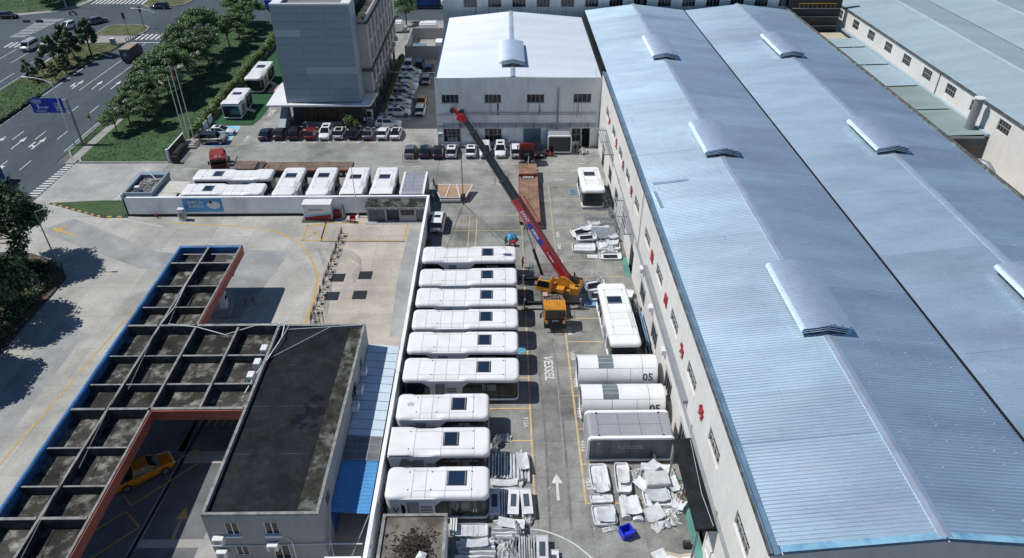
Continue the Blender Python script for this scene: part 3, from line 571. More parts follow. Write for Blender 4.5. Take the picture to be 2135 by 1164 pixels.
MB().prism_y([(XW + .02, 12.76), (XW + .60, 12.76), (XW + .60, 12.96), (XW + .50, 12.96), (XW + .50, 12.84), (XW + .12, 12.84), (XW + .12, 12.99), (XW + .02, 12.99)], YN, 112.9).build('eave_gutter', MATS['gutter_blue'], wh, world=True)
MB().box(XW - .10, XW + .02, YN, 112.9, 12.7, 12.92).build('coping', MATS['gutter_dark'], wh, world=True)
MB().box(XE - .28, XE + .12, YN, YF, 12.7, 13.25).build('parapet', MATS['gutter_dark'], wh, world=True)
for xa, za, xb, zb in ((XW + .6, 13.06, 26.1, 14.22), (26.2, 14.22, XV - .1, 13.06), (XV + .1, 13.06, 46.9, 14.22), (47, 14.22, XE - .3, 13.06)):
    MB().add([(xa, YN + .02, za), (xb, YN + .02, zb), (xb, YN + .5, zb), (xa, YN + .5, za)], [(0, 1, 2, 3)]).build('verge_flashing', MATS['verge_blue'], wh, world=True)
for x, vs in ((26.15, ((45.0, 54.8), (78.6, 87.8), (114.9, 125.6))), (46.95, ((44.8, 54.2), (79.2, 88.2), (115.6, 126.6)))):
    for a, b in vs: ridge_vent(wh, x, 14.15, a, b)
for p, w, r in (((17.0, 73.6), 4.1, 3), ((16.95, 69.9), 3.6, 92)):
    o = MB().box(-.05 if r < 50 else -1.8, w - .05 if r < 50 else 1.8, -.2, .2, 0, .06).build('loose_sheet', MATS['roof_flash'], wh, loc=tuple(Vector((p[0], p[1], 13.14)) - wh.location), rot=(0, R(-6.5) if r < 50 else 0, R(r if r < 50 else r)))
# painted slogan: eight red raised characters along the wall
for c, y in zip('产生全安量质为务', (101.56, 93.84, 87.0, 79.64, 64.67, 56.82, 49.19, 41.57)):
    o = text('lettering', c, 1.4, MATS['red_paint'], wh, tuple(Vector((XW - .07, y, 8.95)) - wh.location), (R(90), 0, R(-90)), thick=.06)
# services on the long wall
for z, y0, y1 in ((5.65, 27, 104), (5.25, 27, 73.5)):
    MB().tube([(XW - .12, y0, z), (XW - .12, y1, z)], .07, 6).build('pipe', MATS['metal_galv'], wh, world=True)
MB().box(XW - .42, XW - .02, 45.2, 66.5, 6.35, 6.75).build('cable_duct', MATS['pole_grey'], wh, world=True)
for y0, y1, zz in ((95.2, 104.8, 6.7), (75.2, 84.6, 5.4)):
    for k in range(5): MB().tube([(XW - .25 - .28 * k, y0, zz), (XW - .25 - .28 * k, y1, zz + .1)], .08, 6).build('pipe', MATS['metal_galv'], wh, world=True)
    for yy in (y0 + .4, (y0 + y1) / 2, y1 - .4): MB().box(XW - 1.5, XW - .02, yy - .05, yy + .05, zz - .2, zz - .1).build('pipe_bracket', MATS['metal_dark'], wh, world=True)
for y in (34.2, 43.0, 50.6, 56.4, 72.2, 80.1, 89.0):
    MB().tube([(XW - .1, y, 5.4), (XW - .1, y, 12.6)] if y in (72.2,) else [(XW - .1, y, 5.3), (XW - .1, y, 6.1)], .05, 5).build('downpipe', MATS['frame_grey'], wh, world=True)
can = MB().prism_y([(14.2, 4.75), (XW - .02, 4.75), (XW - .02, 5.15), (14.2, 5.0)], 33.4, 42.4).build('entrance_canopy', MATS['roof_tar'], wh, world=True)
MB().tube([(15.5, 33.5, 5.25), (15.3, 36.5, 5.25), (15.6, 42, 5.3)], .035, 5).build('cable', MATS['metal_galv'], can)
for y in (33.55, 42.2): MB().prism_y([(14.35, 0), (14.5, 0), (14.5, 4.75), (14.35, 4.75)], y - .07, y + .07).build('canopy_post', MATS['pole_grey'], wh, world=True)
for y, z in ((67.8, 5.0), (61.6, 4.2), (54.3, 4.4)):
    MB().box(XW - .5, XW - .02, y - .4, y + .4, z, z + .55).build('air_conditioner', MATS['frame_white'], wh, world=True)
for k, y in enumerate((44.7, 51.8, 59.5, 67.1)):
    MB().bar((XW - .1, y - 1.5, 3.75), (XW - .1, y + 1.7, 3.75), .07).build('window_rail', MATS['frame_grey'], wh, world=True)

# ---------------------------------------------------------------- the low hall at the back of the yard
hall = thing('workshop_hall', 'low grey-walled hall with a bright white ribbed roof behind the row of parked cars', 'factory', (-11.1, 113, 0))
hu = [(-10.1, -7.3, 7.75, 9.15), (-3.1, -.4, 7.75, 9.15), (3.8, 6.65, 7.75, 9.15), (11.4, 14.3, 7.75, 9.2)]
hl = [(-10.1, -7.3, .9, 3.3), (-3.2, -.35, .9, 3.3), (3.3, 6.2, 0, 3.3), (11.4, 12.9, 0.9, 3.25), (13.05, 14.4, 0, 3.25)]
wall_holes(-11.1, 15.86, 0, 11.75, 0, .3, hu + hl, FY(113)).build('wall', MATS['wall_hall'], hall, world=True)
for h in hu: window(hall, FY(113), *h, 0.14, 4, 1)
for h in (hl[0], hl[1]): window(hall, FY(113), *h, 0.12, 4, 2)
window(hall, FY(113), *hl[3], 0.12, 2, 2)
MB().box(3.3, 6.2, 113.08, 113.14, 0, 3.3).build('roller_door', mat('door_blue', (0.12, 0.19, 0.26), 0.5, var=0.08), hall, world=True)
MB().quad((13.05, 113.2, 0), (14.4, 113.2, 0), (14.4, 113.2, 3.25), (13.05, 113.2, 3.25)).build('doorway', MATS['hole'], hall, world=True)
MB().box(13.0, 13.06, 112.2, 113, .05, 2.3).build('door', MATS['frame_white'], hall, world=True); MB().box(14.4, 14.46, 112.1, 113, .05, 2.3).build('door', MATS['frame_white'], hall, world=True)
for a, b, c, d in hu:
    MB().box(a - .1, b + .1, 112.93, 113, c - .1, c - .01).build('sill', MATS['frame_grey'], hall, world=True)
    for k in range(4):
        u = a + random.uniform(0, b - a); w = random.uniform(.08, .3); L = random.uniform(1.2, 2.6)
        MB().quad((u, 112.995, c - .1 - L), (u + w, 112.995, c - .1 - L), (u + w, 112.995, c - .12), (u, 112.995, c - .12)).build('water_stain', MATS['stain_grey'], hall, world=True)
MB().box(-11.1, -10.8, 113.3, 148.8, 0, 11.7).build('side_wall', MATS['wall_hall'], hall, world=True)
MB().box(-11.1, 15.9, 148.5, 148.8, 0, 11.7).build('back_wall', MATS['wall_hall'], hall, world=True)
def hall_slope(x0, x1, ridge_first):
    mb = MB(); v = []; f = []; ys = wave(113.05, 148.6, .3, .06)
    for y, a in ys:
        zr = 12.05 + (y - 113) / 35.6 * 1.05
        v += [(x0, y, (zr if ridge_first else 11.85) + a), (x1, y, (11.85 if ridge_first else zr) + a)]
    for i in range(len(ys) - 1): f.append((2 * i, 2 * i + 1, 2 * i + 3, 2 * i + 2))
    return mb.add(v, f)
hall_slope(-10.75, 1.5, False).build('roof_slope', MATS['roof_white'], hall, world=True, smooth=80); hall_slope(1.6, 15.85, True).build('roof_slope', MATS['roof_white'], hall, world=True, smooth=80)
mb = MB(); mb.add([(x, y, z) for y, zr in ((113.05, 12.1), (148.6, 13.15)) for x, z in ((1.15, zr - .0), (1.55, zr + .08), (1.95, zr - .0))], [(0, 1, 4, 3), (1, 2, 5, 4)]); mb.build('ridge_cap', MATS['roof_flash'], hall, world=True)
MB().box(-11.14, -10.75, 113.0, 148.7, 11.7, 11.92).build('eave_gutter', mat('gutter_navy', (0.03, 0.06, 0.13), 0.5, var=0.1), hall, world=True)
MB().box(-11.1, 15.88, 112.96, 113.1, 11.75, 11.93).build('coping', MATS['wall_hall'], hall, world=True)
MB().box(15.72, 16.08, 113, 148.6, 11.7, 12.02).build('valley_gutter', MATS['black'], hall, world=True)
ridge_vent(hall, 1.55, 12.45, 117.3, 128.5)
for z, r in ((6.05, .07), (5.75, .05), (4.1, .09), (3.8, .07), (3.55, .05)):
    MB().tube([(-11, 112.85, z), (15.3, 112.85, z)], r, 6).build('pipe', MATS['metal_galv'], hall, world=True)
for x in range(-10, 16, 3): MB().box(x, x + .06, 112.75, 113, 3.4, 4.25).build('pipe_bracket', MATS['metal_dark'], hall, world=True)
for x in (-8.5, -1, 6): MB().box(x, x + .2, 112.8, 113, 6.0, 6.55).build('pipe_bracket', MATS['frame_grey'], hall, world=True)
MB().tube([(8.95, 112.85, 2.4), (8.95, 112.85, 10.3)], .11, 8).build('downpipe', MATS['pole_grey'], hall, world=True)
for x, z in ((.15, 1.1), (-10.95, 1.9), (7.4, 1.3)):
    ac = MB().box(x, x + .85, 112.55, 113, z, z + .75).build('air_conditioner', MATS['frame_white'], hall, world=True, bevel=.02)
    MB().tube([(x + .35, 112.54, z + .37), (x + .35, 112.52, z + .37)], .27, 10).build('fan_grille', MATS['panel_grey'], ac)
MB().tube([(14.9, 113.4, 11.9), (14.9, 113.4, 13.0), (15.1, 113.4, 13.15), (15.4, 113.4, 13.1)], .03, 5).build('lamp_arm', MATS['metal_galv'], hall, world=True)

# ---------------------------------------------------------------- the tall hall across the back
fb = thing('factory_block', 'grey rendered factory block with a row of windows closing the top edge of the view', 'factory', (25, 152, 0))
fh = [(-7.95 + 4.93 * k, -5.25 + 4.93 * k, 13.1, 14.75) for k in range(14)]
wall_holes(-12.2, 62, 0, 22, 0, .35, fh, FY(151.6)).build('wall', MATS['wall_hall'], fb, world=True)
for h in fh: window(fb, FY(151.6), *h, .16, 4, 1)
MB().box(-12.2, 62, 151.95, 182, 0, 21.9).build('block', MATS['wall_hall'], fb, world=True)
for h in fh:
    for k in range(3):
        u = h[0] + random.uniform(0, 2.5); MB().quad((u, 151.595, 11.5), (u + .15, 151.595, 11.5), (u + .15, 151.595, 13.05), (u, 151.595, 13.05)).build('water_stain', MATS['stain_grey'], fb, world=True)
MB().tube([(28.2, 151.5, 0), (28.2, 151.5, 22)], .1, 6).build('downpipe', MATS['pole_grey'], fb, world=True)
for y, z in ((156, 12.5), (162, 12.5), (170, 13)):
    ac = MB().box(-12.9, -12.2, y, y + 1, z, z + .8).build('air_conditioner', MATS['frame_white'], fb, world=True)
st = thing('stair_tower', 'dark meshed stair tower wedged between two factory roofs at the top', 'tower', (62, 150, 0))
MB().box(58.0, 68.6, 150.4, 151.5, 0, 19).build('wall', MATS['metal_dark'], st, world=True)
for z in (9.6, 11.4, 13.0): MB().box(58.6, 68.4, 149.9, 150.3, z, z + .12).build('landing', MATS['pole_grey'], st, world=True)
for k in range(9): MB().tube([(59.8 + k * .9, 149.8, 13.1), (59.8 + k * .9, 149.8, 14.1)], .035, 5).build('baluster', MATS['sign_yellow'], st, world=True)
MB().tube([(59.6, 149.8, 14.1), (67.2, 149.8, 14.1)], .04, 5).build('handrail', MATS['sign_yellow'], st, world=True)

# ---------------------------------------------------------------- teal roofs on the right
tf = thing('teal_roof_factory', 'cream-walled factory with a pale teal ridged roof at the right edge', 'factory', (70, 60, 0))
th = [(y - 1.4, y + 1.4, 10.3, 11.95) for y in (153.4, 145.2, 138, 130.6, 123.4, 116.1, 108.5, 101.3, 94.0, 86.6, 79.2)]
wall_holes(40, 160, 0, 12.9, 0, .3, th, FX(70)).build('wall', MATS['wall_render'], tf, world=True)
for h in th: window(tf, FX(70), *h, .14, 4, 2)
for k, (a, za, b, zb) in enumerate(((69.8, 12.95, 79.6, 14.45), (79.7, 14.45, 89.3, 12.95), (89.5, 12.95, 99.1, 14.45), (99.2, 14.45, 108.8, 12.95), (109, 12.95, 118.6, 14.45), (118.7, 14.45, 128.4, 12.95))):
    corr(40, 200, a, za, b, zb, .32, .05).build('roof_slope', MATS['roof_teal'], tf, world=True)
for xr in (79.65, 99.15): MB().prism_y([(xr - .4, 14.4), (xr, 14.6), (xr + .4, 14.4), (xr, 14.5)], 40, 200).build('ridge_cap', MATS['roof_teal'], tf, world=True)
for xv in (89.4, 108.9): MB().box(xv - .15, xv + .15, 40, 200, 12.7, 12.93).build('valley_gutter', MATS['black'], tf, world=True)
MB().box(69.7, 69.82, 40, 160, 12.72, 12.96).build('coping', MATS['gutter_dark'], tf, world=True)
MB().box(70.3, 128, 40, 40.3, 0, 12.8).build('end_wall', MATS['wall_render'], tf, world=True)
for y in (112.3, 82): MB().tube([(69.9, y, 9.2), (69.9, y, 12.8)], .06, 5).build('downpipe', MATS['metal_dark'], tf, world=True)
lt = thing('service_annex', 'low weathered green lean-to roofs in the alley beside the cream wall', 'annex', (64, 96, 0))
yy = [96.0, 106.03, 116.45, 127.5, 137.7, 143.6]
for a, b in zip(yy[:-1], yy[1:]):
    corr(a + .35, b - .02, 57.75, 8.75, 69.4, 9.05, .3, .03).build('roof_sheet', MATS['roof_teal_old'] if b < 120 else MATS['roof_teal'], lt, world=True)
    MB().box(57.75, 69.4, a - .02, a + .3, 8.55, 8.8).build('roof_gutter', MATS['pole_grey'], lt, world=True)
MB().box(69.4, 69.95, 96, 150, 8.9, 9.25).build('wall_gutter', MATS['roof_teal'], lt, world=True)
MB().box(57.7, 69.9, 96.05, 96.25, 0, 8.6).build('end_wall', MATS['wall_dark'], lt, world=True)
MB().box(57.75, 69.4, 143.7, 149.8, 7.8, 8.4).build('flat_roof', MATS['cardboard'], lt, world=True)
ch = MB().tube([(68.3, 98.6, 8.6), (68.3, 98.6, 13.6)], .62, 16).build('flue_pipe', MATS['pole_grey'], None, smooth=40); tag(ch, 'fat grey flue pipe standing against the cream wall above a green lean-to roof', 'flue')
MB().tube([(68.3, 98.6, 13.6), (68.3, 98.6, 13.75)], .75, 16).build('flue_cap', MATS['frame_white'], ch)
duct = MB().tube([(66.2, 92.5, 4.5), (66.0, 92.0, 6.3), (66.4, 91.2, 7.2), (67.0, 90.2, 7.2), (67.4, 89.4, 6.5), (67.5, 88.6, 5.6), (67.5, 80, 5.2), (67.5, 60, 5.0)], .55, 12).build('exhaust_duct', MATS['pole_grey'], None, smooth=40); tag(duct, 'bent round exhaust duct running down the alley below the green lean-to roof', 'duct')
MB().poly([(57.8, 40), (69.9, 40), (69.9, 96), (57.8, 96)], 3.0).build('alley_floor', MATS['cardboard'])['kind'] = 'structure'

# ---------------------------------------------------------------- the grey office block
ob = thing('office_block', 'grey panel-clad office block with a beige wing and white entrance canopy', 'building', (-31.7, 122.3, 0))
X0, X1, YB, Z0, Z1 = -38.2, -25.2, 122.3, 4.35, 20.85
MB().box(X0 + .12, X1 - .12, YB + .1, 127.1, 4.3, 20.5).build('core', MATS['shell_core'], ob, world=True)
rows = 13; dz = (Z1 - Z0) / rows; dx = (X1 - X0) / 3
for r in range(rows):
    for c in range(3):
        lightp = (r, c) in ((4, 1), (4, 2), (9, 0))
        MB().box(X0 + c * dx + .012, X0 + (c + 1) * dx - .012, YB, YB + .09, Z0 + r * dz + .012, Z0 + (r + 1) * dz - .012).build('cladding_panel', MATS['clad_light' if lightp else 'clad_grey'], ob, world=True)
    MB().box(X1 - .1, X1, YB + .12, 127.1, Z0 + r * dz + .025, Z0 + (r + 1) * dz - .025).build('cladding_panel', MATS['clad_grey'], ob, world=True)
    MB().box(X0, X0 + .1, YB + .12, 127.1, Z0 + r * dz + .025, Z0 + (r + 1) * dz - .025).build('cladding_panel', MATS['clad_grey'], ob, world=True)
MB().box(X0, X1, YB, YB + .45, 20.86, 21.15).box(X0, X0 + 1.6, YB + .45, 150, 20.86, 21.1).box(X1 - 1.5, X1, YB + .45, 129, 20.86, 21.1).build('parapet', MATS['frame_white'], ob, world=True)
MB().box(X0 + .2, X1 - 1.5, 127.2, 160, 4.3, 19.3).build('rear_volume', MATS['wall_dark'], ob, world=True)
XR = -23.6
wz = [(5.6, 7.9), (9.4, 12.4), (13.2, 16.2)]; wy = [(128.6 + 4.1 * k, 131.3 + 4.1 * k) for k in range(8)]
wh2 = [(a, b, c, d) for a, b in wy for c, d in wz]
wall_holes(127.2, 162, 4.35, 17.5, 0, -.3, wh2, FX(XR)).build('wing_wall', MATS['facade_beige'], ob, world=True)
for a, b, c, d in wh2: window(ob, FX(XR), a, b, c, d, -.12, 3, 2, 'frame_grey')
MB().box(-26.6, XR - .31, 127.2, 162, 4.35, 17.3).build('wing_block', MATS['facade_beige'], ob, world=True)
MB().box(-25.1, XR + .35, 126.9, 162, 8.25, 8.75).box(-25.1, XR + .3, 126.95, 162, 16.55, 16.8).build('string_course', MATS['wall_dark'], ob, world=True)
MB().box(-26.6, XR - .3, 127.25, 162, 17.32, 17.36).build('wing_roof', MATS['roof_moss'], ob, world=True)
MB().box(XR - .3, XR + .05, 127.2, 162, 17.5, 17.75).build('wing_parapet', MATS['kerb'], ob, world=True)
for a, b in wy:
    for c, d in wz[1:]: MB().box(XR, XR + .25, a - .15, a - .02, c - .4, d + .2).build('fin', MATS['facade_beige'], ob, world=True)
    ac = MB().box(XR + .05, XR + .75, a + .4, a + 1.4, 4.6, 5.3).build('air_conditioner', MATS['frame_grey'], ob, world=True)
for k in range(7): MB().box(XR - .7, XR - .2, 128 + 5 * k, 128.5 + 5 * k, 0, 4.34).build('column', MATS['facade_beige'], ob, world=True)
MB().prism([(-41.6, 121.3), (-23.4, 121.3), (-22.9, 127.5), (-25.2, 127.15), (-25.15, 122.25), (-38.25, 122.25), (-38.25, 142), (-41.8, 132)], 3.95, 4.28).build('entrance_canopy', MATS['frame_white'], ob, world=True)
MB().box(-38, -25.3, 124.4, 124.7, 0, 3.94).box(-37.9, -25.4, 124.8, 160, 0, 4.2).build('ground_floor_wall', MATS['wall_dark'], ob, world=True)
for k in range(26): MB().quad((-41.4 + .69 * k, 121.25, 4.29), (-40.75 + .69 * k, 121.25, 4.29), (-40.75 + .69 * k, 122.2, 4.30), (-41.4 + .69 * k, 122.2, 4.30)).build('canopy_tile', MATS['frame_white'], ob, world=True)
mb = MB()
for k in range(110):
    x = random.uniform(-35.8, -28.6); y = random.uniform(123.4, 124.2); mb.tube([(x, y, 0.3), (x + random.uniform(-.15, .15), y, random.uniform(2.4, 3.7))], .035, 4)
bam = mb.build('bamboo_screen', mat('bamboo', (0.16, 0.12, 0.06), 0.7, var=0.3), None); tag(bam, 'row of dry bamboo stems behind the planter under the white canopy', 'bamboo')
pb = MB().box(-36.2, -27.6, 122.5, 123.1, 0, .55).build('planter_wall', MATS['concrete_patch'], None, bevel=.02); tag(pb, 'low concrete planter wall in front of the bamboo stems', 'planter')
rw = MB().prism_x([(117.8, 0), (124.3, 0), (124.3, 3.6), (124.1, 3.6)], -39.6, -38.4).build('ramp_wall', MATS['clad_grey'], None); tag(rw, 'grey wedge-shaped side wall beside the entrance of the grey block', 'wall')
gp = MB().box(-22.6, -21.5, 124.6, 158, 0, 1.4).build('planter_wall', MATS['wall_office'], None); tag(gp, 'long concrete planter wall behind the side column of white cars', 'planter')
vm = thing('vending_machine', 'white vending machine with a dark screen beside the office entrance', 'machine', (-24.3, 124.6, 0))
MB().box(-.55, .55, -.4, .4, 0, 2.1).build('cabinet', MATS['frame_white'], vm, bevel=.05); MB().box(-.4, .4, -.43, -.41, .9, 1.95).build('screen', MATS['glass_dark'], vm); MB().box(-.3, .3, -.43, -.41, .3, .6).build('tray', MATS['panel_grey'], vm)
# sheds and stores behind the side car park
gb = thing('garage_enclosure', 'low grey open-topped enclosure at the far end of the side car park', 'enclosure', (-18, 160, 0))
MB().box(-21.8, -12.5, 160, 160.3, 0, 2.6).box(-21.8, -21.5, 160.3, 175, 0, 2.6).box(-12.8, -12.5, 160.3, 175, 0, 2.6).box(-21.5, -12.8, 174.7, 175, 0, 2.6).build('wall', MATS['wall_office'], gb, world=True)
MB().box(-21.8, -12.4, 159.95, 160.35, 2.6, 2.7).build('coping', MATS['pole_grey'], gb, world=True)
MB().box(-20.5, -17.5, 163, 166, 0, 1.6).build('tank', MATS['door_blue'], gb, world=True); MB().box(-15.5, -13.3, 166, 169, 0, 1.8).build('tank', MATS['frame_white'], gb, world=True)
# ---------------------------------------------------------------- boundary walls
bw = thing('boundary_wall', 'long white rendered wall between the yard and the filling station', 'wall', (-10.7, 60, 0))
MB().box(-10.82, -10.57, 24, 90.0, 0, 2.95).box(-53.6, -10.57, 90.0, 90.27, 0, 2.9).build('wall', MATS['wall_boundary'], bw, world=True)
MB().box(-10.86, -10.53, 24, 89.96, 2.96, 3.03).box(-53.6, -10.53, 89.97, 90.31, 2.91, 2.98).build('coping', MATS['wall_boundary'], bw, world=True)
MB().box(-53.6, -19.6, 89.95, 89.995, 0, .33).build('plinth', MATS['black'], bw, world=True)
MB().prism([(-54.2, 97.2), (-53.6, 97.2), (-53.4, 90.0), (-53.7, 90.0)], 0, 3.4).build('return_wall', MATS['wall_office'], bw, world=True)
for y in range(26, 89, 4): MB().box(-10.54, -10.42, y, y + .12, 2.2, 2.5).build('bracket', MATS['frame_white'], bw, world=True)
MB().tube([(-10.9, 25, 2.6), (-10.93, 45, 2.5), (-10.9, 89, 2.6)], .05, 5).build('pipe', MATS['frame_white'], bw, world=True)
bn = thing('banner', 'blue printed poster with two lines of white characters on the white wall', 'banner', (-42.6, 89.93, 0))
MB().box(-2.75, 2.75, 0, .05, .7, 2.75).build('board', MATS['banner_blue'], bn)
for k, (s, z) in enumerate((('能源保障', 2.2), ('生活无忧', 1.55))): text('lettering', s, .55, MATS['sign_white'], bn, (-1.0, -.012, z), (R(90), 0, 0), bold=.01)
MB().add([(1.55 + .75 * math.cos(a) * 1.3, -.012, 1.75 + .62 * math.sin(a)) for a in [k * .5 for k in range(12)]], [tuple(range(12))]).build('printed_figure', MATS['sign_white'], bn)
MB().add([(1.2 + .25 * math.cos(a), -.014, 2.2 + .2 * math.sin(a)) for a in [k * .7 for k in range(9)]], [tuple(range(9))]).build('printed_figure', MATS['black'], bn)
mb = MB()
for k in range(14): mb.quad((-2.6 + .37 * k, -.011, .92 + .12 * math.sin(k * .5)), (-2.23 + .37 * k, -.011, .92 + .12 * math.sin(k * .5 + .5)), (-2.23 + .37 * k, -.011, 1.05 + .14 * math.sin(k * .5 + .5)), (-2.6 + .37 * k, -.011, 1.05 + .14 * math.sin(k * .5)))
mb.build('printed_wave', MATS['paint_lightblue'], bn)
sg = thing('wall_sign', 'small square dark sign with a pale emblem on the white wall', 'sign', (-18.4, 89.92, 0))
MB().box(-.45, .45, 0, .06, 1.7, 2.6).build('plate', MATS['wall_dark'], sg); MB().add([(.26 * math.cos(k * .52), -.01, 2.15 + .26 * math.sin(k * .52)) for k in range(12)] + [(.16 * math.cos(k * .52), -.01, 2.15 + .16 * math.sin(k * .52)) for k in range(12)], [(k, (k + 1) % 12, 12 + (k + 1) % 12, 12 + k) for k in range(10)]).build('emblem', MATS['sign_white'], sg)

# ---------------------------------------------------------------- filling station canopy, a waffle of upstand beams
cn = thing('station_canopy', 'weathered concrete waffle canopy edged in blue and red over the filling station', 'canopy', (-34.6, 50, 0))
XL, XM, XRr = -38.05, -34.8, -31.1
ys = [25.5, 30.0, 34.19, 37.31, 41.26, 45.52, 48.82, 52.77, 57.2, 60.5, 64.33, 68.6, 72.0]; mains = {34.19, 45.52, 57.2, 68.6, 25.5}
def cell(x0, x1, y0, y1): MB().box(x0, x1, y0, y1, 4.85, 5.0 + random.uniform(-.01, .01)).build('roof_slab', MATS['canopy_slab'], cn, world=True)
for a, b in zip(ys[:-1], ys[1:]):
    for x0, x1 in ((XL, XM), (XM, XRr)): cell(x0 - .02, x1, a, b)
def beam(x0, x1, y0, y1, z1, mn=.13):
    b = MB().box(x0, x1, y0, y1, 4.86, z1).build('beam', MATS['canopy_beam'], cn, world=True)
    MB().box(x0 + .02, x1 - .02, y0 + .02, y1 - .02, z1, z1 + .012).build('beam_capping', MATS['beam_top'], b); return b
for y in ys[1:-1]:
    w = .14 if y in mains else .09
    for x0, x1 in ((XL + .12, XM - .15), (XM + .15, XRr - .1)): beam(x0, x1, y - w, y + w, 6.06 if y in mains else 5.85)
for a, b in ((25.5, 45.4), (45.4, 57.2), (57.2, 72)): beam(XM - .12, XM + .12, a + .01, b - .01, 6.0)
beam(XRr - .1, XRr + .12, 25.5, 45.35, 6.0); beam(XRr - .1, XRr + .12, 57.35, 72.0, 6.0); beam(XRr - .12, XRr + .12, 45.7, 57.0, 5.98)
# eastern part towards the office
ex = [XRr, -26.8, -22.95]
for a, b in zip(ys[5:8], ys[6:9]):
    for x0, x1 in zip(ex[:-1], ex[1:]): cell(x0 + .1, x1, a, b)
for y in (48.82, 52.77):
    for x0, x1 in zip(ex[:-1], ex[1:]): beam(x0 + .12, x1 - .12, y - .12, y + .12, 5.85)
beam(-26.92, -26.68, 45.75, 56.95, 5.98); beam(XRr + .12, -22.97, 45.36, 45.68, 6.05); beam(XRr + .12, -22.97, 57.0, 57.36, 6.08)
# fascias: blue half-round along the road side and the far end, red on the inner edges
prof = [(0, 5.1), (-.2, 5.15), (-.34, 5.35), (-.4, 5.6), (-.34, 5.85), (-.2, 6.05), (0, 6.1), (.12, 6.0), (.12, 5.1)]
seg = [(25.5, 33), (33, 41.2), (41.2, 50.4), (50.4, 58.6), (58.6, 66), (66, 72.3)]
for a, b in seg: MB().prism_y([(XL + px, pz) for px, pz in prof], a + .015, b - .015).build('blue_fascia', MATS['fascia_blue'], cn, world=True, smooth=50)
MB().prism_x([(72.1, 5.1), (72.5, 5.2), (72.62, 5.6), (72.5, 5.95), (72.1, 6.1), (71.98, 6.0), (71.98, 5.1)], XL, XRr + .1).build('blue_fascia', MATS['fascia_blue'], cn, world=True, smooth=50)
for x, y0, y1 in ((XRr + .13, 25.5, 45.3), (XRr + .13, 57.4, 72.2)): MB().box(x, x + .1, y0, y1, 4.9, 5.94).build('red_fascia', MATS['fascia_red'], cn, world=True)
MB().box(XRr + .24, -22.98, 45.24, 45.35, 4.9, 5.98).build('red_fascia', MATS['fascia_red'], cn, world=True)
for a, b in seg:
    for k in range(5):
        y = random.uniform(a, b); L = random.uniform(.5, 1.6); MB().box(XL - .68, XL - .44, y, y + L, 5.0, 5.2).build('rusty_edge_strip', MATS['rust'], cn, world=True)
for y in (31, 43, 55, 67): MB().box(-34.95, -34.4, y - .28, y + .28, 0, 4.85).build('column', MATS['wall_boundary'], cn, world=True)
for p in ([(-34.7, 69, 6.1), (-34.6, 64, 6.15), (-34.3, 60, 6.2), (-34.6, 57.4, 6.2)], [(-33.9, 57.3, 6.15), (-31, 57.0, 6.0), (-28, 56.2, 5.6), (-25, 57.1, 6.1), (-22.8, 56.8, 6.3), (-21.8, 57.6, 6.3)]):
    MB().tube(p, .045, 5).build('cable', MATS['frame_white'], cn, world=True)
for k in range(4): MB().tube([(-34.2 + .1 * k, 30 + 9 * k, 6.03), (-34.9 + .05 * k, 38 + 9 * k, 6.05)], .03, 4).build('cable', MATS['kerb'], cn, world=True)

# ---------------------------------------------------------------- station office with the black roof
so = thing('station_office', 'two-storey grey office with a black tarred flat roof at the filling station', 'building', (-18.5, 45, 0))
OX0, OX1, OY0, OY1 = -22.9, -14.1, 34.4, 57.3
fwin = [(-21.45, -20.4, 3.5, 4.95), (-18.45, -17.35, 3.5, 5.0), (-21.2, -20.2, .9, 2.2), (-18.3, -17.0, .3, 2.2)]
wall_holes(OX0, OX1, 0, 5.8, 0, .25, fwin, FY(OY0)).build('front_wall', MATS['wall_office'], so, world=True)
for h in fwin: window(so, FY(OY0), *h, .1, 2, 1, 'frame_white')
for h in fwin[:2]: MB().box(h[0] - .1, h[1] + .1, OY0 - .15, OY0, h[2] - .12, h[2] - .01).build('sill', MATS['wall_boundary'], so, world=True)
ewin = [(36.5, 37.6, 4.0, 5.2), (48.2, 50.2, 3.5, 5.0), (52.6, 53.6, 3.8, 5.0)]
wall_holes(OY0 + .25, OY1, 0, 5.8, 0, -.25, ewin, FX(OX1)).build('side_wall', MATS['wall_office'], so, world=True)
for h in ewin: window(so, FX(OX1), *h, -.1, 2, 1)
MB().box(OX0, OX0 + .25, OY0 + .25, OY1, 0, 5.8).box(OX0 + .25, OX1 - .25, OY1 - .25, OY1, 0, 5.8).build('rear_wall', MATS['wall_office'], so, world=True)
MB().box(OX0 + .25, OX1 - .25, OY0 + .25, OY1 - .25, 5.4, 5.62).build('flat_roof', MATS['roof_tar'], so, world=True)
MB().prism([(-15.9, OY0 + .26), (OX1 - .26, OY0 + .26), (OX1 - .26, OY1 - .26), (-15.6, OY1 - .26), (-15.75, 46)], 5.62, 5.66).build('weathered_roof_edge', MATS['roof_moss'], so, world=True)
for x0, x1, y0, y1 in ((OX0, OX1, OY0, OY0 + .24), (OX0, OX1, OY1 - .24, OY1), (OX0, OX0 + .24, OY0 + .25, OY1 - .25), (OX1 - .24, OX1, OY0 + .25, OY1 - .25)):
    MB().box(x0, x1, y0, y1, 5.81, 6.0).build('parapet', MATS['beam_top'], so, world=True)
for k in range(26):
    cx, cy, q = random.gauss(-17.1, .6), random.gauss(45.6, 1.0), random.uniform(.08, .55)
    MB().poly([(cx + math.cos(a) * r * .9, cy + math.sin(a) * r) for a, r in [(t * math.pi / 5, q * random.uniform(.5, 1.2)) for t in range(10)]], 5.624 + .0004 * k).build('wet_patch', MATS['roof_wet'], so, world=True)
for y in (40.6, 46.1, 51.6): MB().box(OX0 + .3, -15.9, y, y + .03, 5.62, 5.628).build('felt_lap', MATS['roof_moss'], so, world=True)
